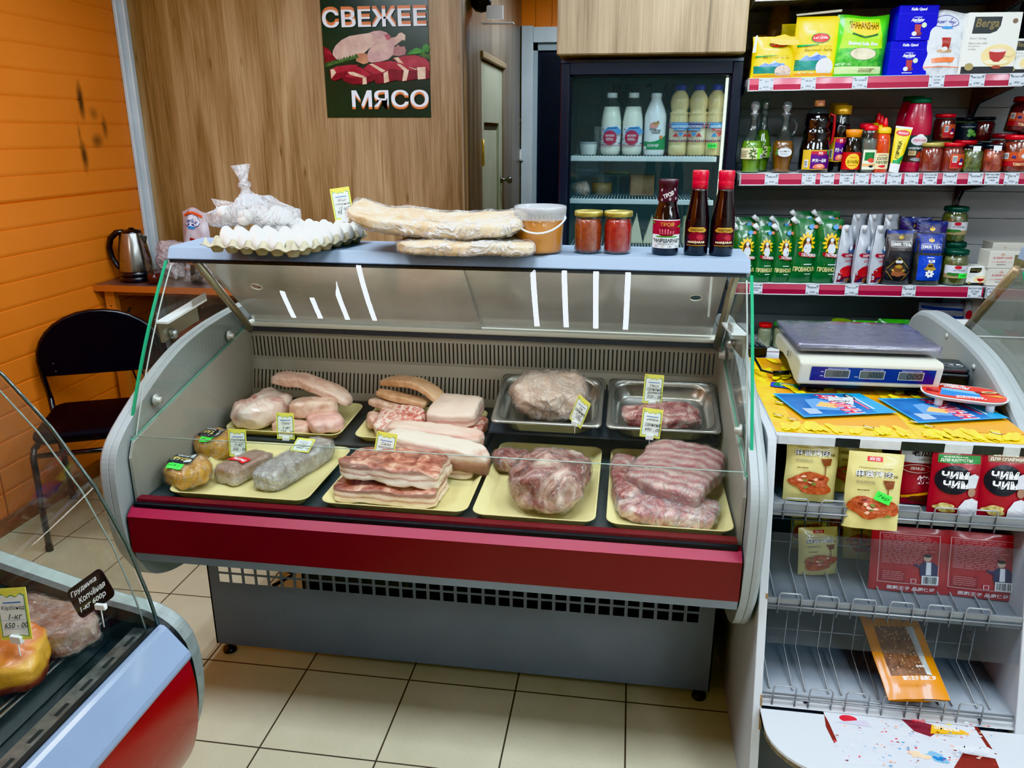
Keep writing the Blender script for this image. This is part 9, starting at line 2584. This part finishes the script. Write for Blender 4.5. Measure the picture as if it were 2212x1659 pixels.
mb = MB(); mb.tube([(0.004, 0, -0.010), (0.004, 0, 0.03)], 0.0011, WHITE, 6); mb.build('pin', t)
# ================================================================ chair, table, kettle by the orange wall
CHB = pm((8, 8, 13), 0.6, c2=(11, 11, 16), vs=8.0, spec=0.2)
CHS = pm((10, 10, 18), 0.3, 0, 0.2)
ch = thing('stacking_chair', 'black padded chair with a rounded back by the orange wall', 'chair', (-2.17, 2.79, 0), (0, 0, R(25)))
ch.location = (-2.16, 2.80, 0)
mb = MB(); mb.rbox(-0.215, 0.215, -0.22, 0.20, 0.435, 0.485, CHB, 0.06); mb.build('seat', ch, bevel=0.008)
bk = [(-0.235, 0.60), (0.235, 0.60)] + [(0.245 * math.cos(R(q)), 0.665 + 0.20 * math.sin(R(q))) for q in range(0, 181, 10)]
mb = MB(); mb.prism(bk, 0.205, 0.235, CHB, axis='y')
for x, z in ((-0.195, 0.655), (-0.19, 0.62)):
 mb.lathe([(0, 0), (0.005, 0), (0.004, 0.002), (0, 0.003)], pm((90, 90, 94), 0.3, 0.8), 8, Matrix.Translation((x, 0.205, z)) @ Matrix.Rotation(PI / 2, 4, 'X'))
mb.build('backrest', ch, bevel=0.008)
mb = MB(); mb.tube([(-0.235, 0.225, 0.50), (-0.248, 0.225, 0.60)] + [(0.252 * math.cos(R(180 - q)), 0.222, 0.665 + 0.205 * math.sin(R(180 - q))) for q in range(0, 181, 12)] + [(0.248, 0.225, 0.60), (0.235, 0.225, 0.50)], 0.012, CHS, 10); mb.build('back_frame', ch)
for sx in (-1, 1):
 mb = MB(); mb.tube([(sx * 0.235, 0.225, 0.50), (sx * 0.23, 0.22, 0.40), (sx * 0.225, 0.25, 0.012)], 0.0125, CHS, 10); mb.build('leg', ch)
 mb = MB(); mb.tube([(sx * 0.20, -0.12, 0.43), (sx * 0.205, -0.21, 0.425), (sx * 0.207, -0.232, 0.40), (sx * 0.21, -0.245, 0.012)], 0.0125, CHS, 10); mb.build('leg', ch)
 mb = MB(); mb.tube([(sx * 0.20, -0.14, 0.425), (sx * 0.225, 0.21, 0.415)], 0.010, CHS, 8); mb.build('seat_rail', ch)
mb = MB(); mb.tube([(-0.205, -0.21, 0.395), (0.205, -0.21, 0.395)], 0.011, CHS, 8); mb.build('stretcher', ch)
for x, y in ((-0.225, 0.25), (0.225, 0.25), (-0.21, -0.245), (0.21, -0.245)):
 mb = MB(); mb.lathe([(0, 0), (0.0145, 0), (0.0145, 0.022), (0.012, 0.024), (0, 0.024)], BLACK, 12, Matrix.Translation((x, y, 0))); mb.build('foot_cap', ch)
TBW = pm((150, 96, 66), 0.4, c2=(136, 84, 58), vs=5.0)
tb = thing('side_table', 'brown laminate table against the orange wall with the kettle on it', 'table', (-2.1, 3.62, 0))
mb = MB(); mb.box(XL + 0.001, -1.72, 3.375, 3.895, 0.880, 0.908, pm((112, 92, 88), 0.28, c2=(98, 80, 78), vs=4.0)); mb.box(XL + 0.001, -1.72, 3.3735, 3.376, 0.878, 0.909, pm((176, 96, 54), 0.4)); W(mb, 'table_top', tb)
for x in (-2.50, -1.80):
 mb = MB(); mb.box(x, x + 0.05, 3.41, 3.445, 0.0, 0.88, pm((190, 116, 66), 0.45)); mb.lathe([(0, 0), (0.004, 0), (0, 0.002)], TXT, 8, Matrix.Translation((x + 0.025, 3.41, 0.80)) @ Matrix.Rotation(PI / 2, 4, 'X')); W(mb, 'leg', tb)
mb = MB(); mb.box(-2.45, -1.80, 3.42, 3.436, 0.855, 0.88, TBW); W(mb, 'rail', tb)
mb = MB(); mb.box(-2.20, -1.76, 3.50, 3.88, 0.0, 0.72, pm((112, 62, 50), 0.45, c2=(92, 50, 42), vs=5.0))
o = mb.build('drawer_unit'); tag(o, 'reddish brown low unit standing under the table', 'cabinet')
for k in range(3):
 mb = MB(); mb.box(-2.19, -1.77, 3.488, 3.502, 0.04 + k * 0.225, 0.25 + k * 0.225, pm((126, 72, 58), 0.4, c2=(110, 62, 50), vs=6.0)); d = mb.build('drawer', o)
 mb = MB(); mb.rbox(-2.03, -1.93, 3.474, 3.488, 0.15 + k * 0.225, 0.165 + k * 0.225, pm((206, 200, 190), 0.4), 0.004, axis='y'); mb.build('handle', d)
KST = pm((176, 176, 174), 0.2, 0.95, c2=(150, 150, 148), vs=3.0)
KB = pm((16, 17, 22), 0.32, 0, 0.3)
kp = at(285, 602, Y=3.50)
kt = thing('electric_kettle', 'brushed steel electric kettle with black handle and base', 'kettle', (-2.385, 3.52, 0.909), (0, 0, R(6)))
mb = MB(); mb.lathe([(0, 0), (0.078, 0), (0.080, 0.004), (0.078, 0.022), (0.074, 0.026), (0, 0.026)], KB, 32); mb.build('power_base', kt)
mb = MB(); mb.lathe([(0, 0.026), (0.075, 0.026), (0.077, 0.030), (0.076, 0.052), (0, 0.052)], KB, 32); mb.build('lower_ring', kt)
mb = MB(); mb.lathe([(0.0755, 0.052), (0.0755, 0.06), (0.072, 0.11), (0.063, 0.17), (0.050, 0.222), (0.047, 0.232)], KST, 40)
mb.add([(0.044, -0.024, 0.222), (0.044, 0.024, 0.222), (0.075, 0.0, 0.216), (0.056, -0.012, 0.17), (0.056, 0.012, 0.17)], [(0, 2, 3), (1, 4, 2), (2, 4, 3), (0, 1, 2)], KST); mb.build('body', kt)
mb = MB(); mb.lathe([(0.047, 0.229), (0.046, 0.238), (0.034, 0.246), (0.014, 0.250), (0.012, 0.256), (0, 0.257)], KB, 32); mb.build('lid', kt)
mb = MB(); mb.tube([(-0.040, 0, 0.236), (-0.075, 0, 0.232), (-0.108, 0, 0.205), (-0.122, 0, 0.16), (-0.115, 0, 0.11), (-0.095, 0, 0.07), (-0.072, 0, 0.052)], [0.013, 0.015, 0.015, 0.0145, 0.014, 0.012, 0.010], KB, 10)
mb.tube([(-0.055, 0, 0.22), (-0.068, 0, 0.16), (-0.079, 0, 0.085), (-0.077, 0, 0.055)], 0.009, KB, 8); mb.build('handle', kt)
# bags and the tea glass behind the counter top
g = at(392, 540, Y=3.62)
PNK = film(0.5, 0.4, 10.0, (232, 214, 218), 0.2)
t, a = bag_thing('sugar_bag', 'half empty sugar cube bag with blue oval on the table', 'sugar', (-2.14, 3.66, 0.909), 0.15, 0.33, 0.08, pm((206, 200, 208), 0.35, 0, 0.4, c2=(190, 170, 180), vs=14.0), -6, 4, None, 90, wr=0.010, neck=0.2, top=0.012)
sugar_bag_art(a, 0.15, 0.33); a.rect(-0.06, 0.30, 0.05, 0.312, pm((226, 90, 50), 0.4)); a.build('print', t)
lump('plastic_bag', 'crumpled pinkish white plastic bag between the kettle and the meat case', 'plastic bag', (-2.235, 3.60, 0.909), (0.13, 0.12, 0.19), PNK, (0, 0, 0.4), 2.6, 0.026, 11, 92, taper=lambda P: Vector((P.x * (0.8 + 1.6 * P.z), P.y, P.z)), n=16)
lump('plastic_bag', 'flat clear bag lying on the table behind the glass', 'plastic bag', (-2.03, 3.50, 0.909), (0.17, 0.13, 0.07), FILM2, (0, 0, 0.2), 2.6, 0.016, 12, 95, n=16)
t = thing('tea_glass', 'glass of dark tea with herbs beside the kettle', 'glass', (-2.25, 3.445, 0.909))
mb = MB(); mb.lathe([(0, 0.004), (0.026, 0.004), (0.030, 0.05), (0, 0.05)], pm((96, 24, 12), 0.1, 0, 0.6), 20); mb.build('tea', t)
mb = MB(); mb.lathe([(0, 0), (0.028, 0), (0.033, 0.09), (0.0335, 0.10)], JARGLASS, 22); mb.build('glass', t)
mb = MB()
r_ = random.Random(3)
for k in range(14):
 q = r_.uniform(0, 6.28)
 mb.tube([(0, 0, 0.05), (0.02 * math.cos(q), 0.02 * math.sin(q), 0.055 + 0.03 * r_.random())], 0.0009, BROWN, 4)
mb.build('herbs', t)
mb = MB(); mb.tube([(-2.04, 3.46, 0.915), (-2.035, 3.47, 1.00)], 0.03, BLACK, 16)
o = mb.build('black_cup'); tag(o, 'dark cup on the table behind the glass of the meat case', 'cup')
t = thing('power_strip', 'white power strip with black plugs on the wall under the table', 'power strip', at(292, 716, Y=3.60))
mb = MB(); mb.rbox(-0.05, 0.06, -0.02, 0.03, -0.03, 0.03, WHITE, 0.008, axis='y'); mb.build('casing', t)
mb = MB(); mb.rbox(-0.015, 0.02, -0.055, -0.02, -0.02, 0.02, BLACK, 0.008, axis='y'); mb.tube([(0.0, -0.05, -0.01), (0.02, -0.07, -0.08), (0.06, -0.05, -0.25), (0.05, 0.0, -0.62)], 0.005, BLACK, 6); mb.build('plug', t)
mb = MB(); mb.tube([at(235, 620, Y=3.5) + Vector((0.1, 0, -0.1)), at(268, 690, Y=3.5), at(276, 730, Y=3.50), at(280, 780, Y=3.52), (-2.42, 3.56, 0.01)], 0.0045, BLACK, 6)
o = mb.build('power_cord'); tag(o, 'black cord hanging down beside the table leg', 'cord')
# ================================================================ camera, world, colour
cam_d = bpy.data.cameras.new('camera')
cam_d.sensor_fit = 'HORIZONTAL'
cam_d.sensor_width = 36.0
cam_d.lens = 36.0 * FPX / 2212.0
cam_d.clip_start = 0.02
cam_d.clip_end = 60
cam = bpy.data.objects.new('camera', cam_d)
COL.objects.link(cam)
M3 = Matrix((RT, UP, -FWD)).transposed()
cam.matrix_world = Matrix.Translation(EYE) @ M3.to_4x4()
scn.camera = cam
wd = bpy.data.worlds.new('world'); scn.world = wd
wd.use_nodes = True
wd.node_tree.nodes['Background'].inputs[0].default_value = (0.9, 0.95, 1.0, 1)
wd.node_tree.nodes['Background'].inputs[1].default_value = 0.10
scn.view_settings.view_transform = 'Khronos PBR Neutral'
scn.view_settings.look = 'None'
scn.view_settings.exposure = 0.36
scn.view_settings.gamma = 1.06
cy = scn.cycles
cy.max_bounces = 5
cy.diffuse_bounces = 3
cy.glossy_bounces = 3
cy.transmission_bounces = 3
cy.transparent_max_bounces = 18
cy.sample_clamp_indirect = 6.0
cy.caustics_reflective = False
cy.caustics_refractive = False
cy.use_denoising = True
cy.use_adaptive_sampling = True
cy.adaptive_threshold = 0.04
cy.adaptive_min_samples = 12
cy.use_light_tree = False
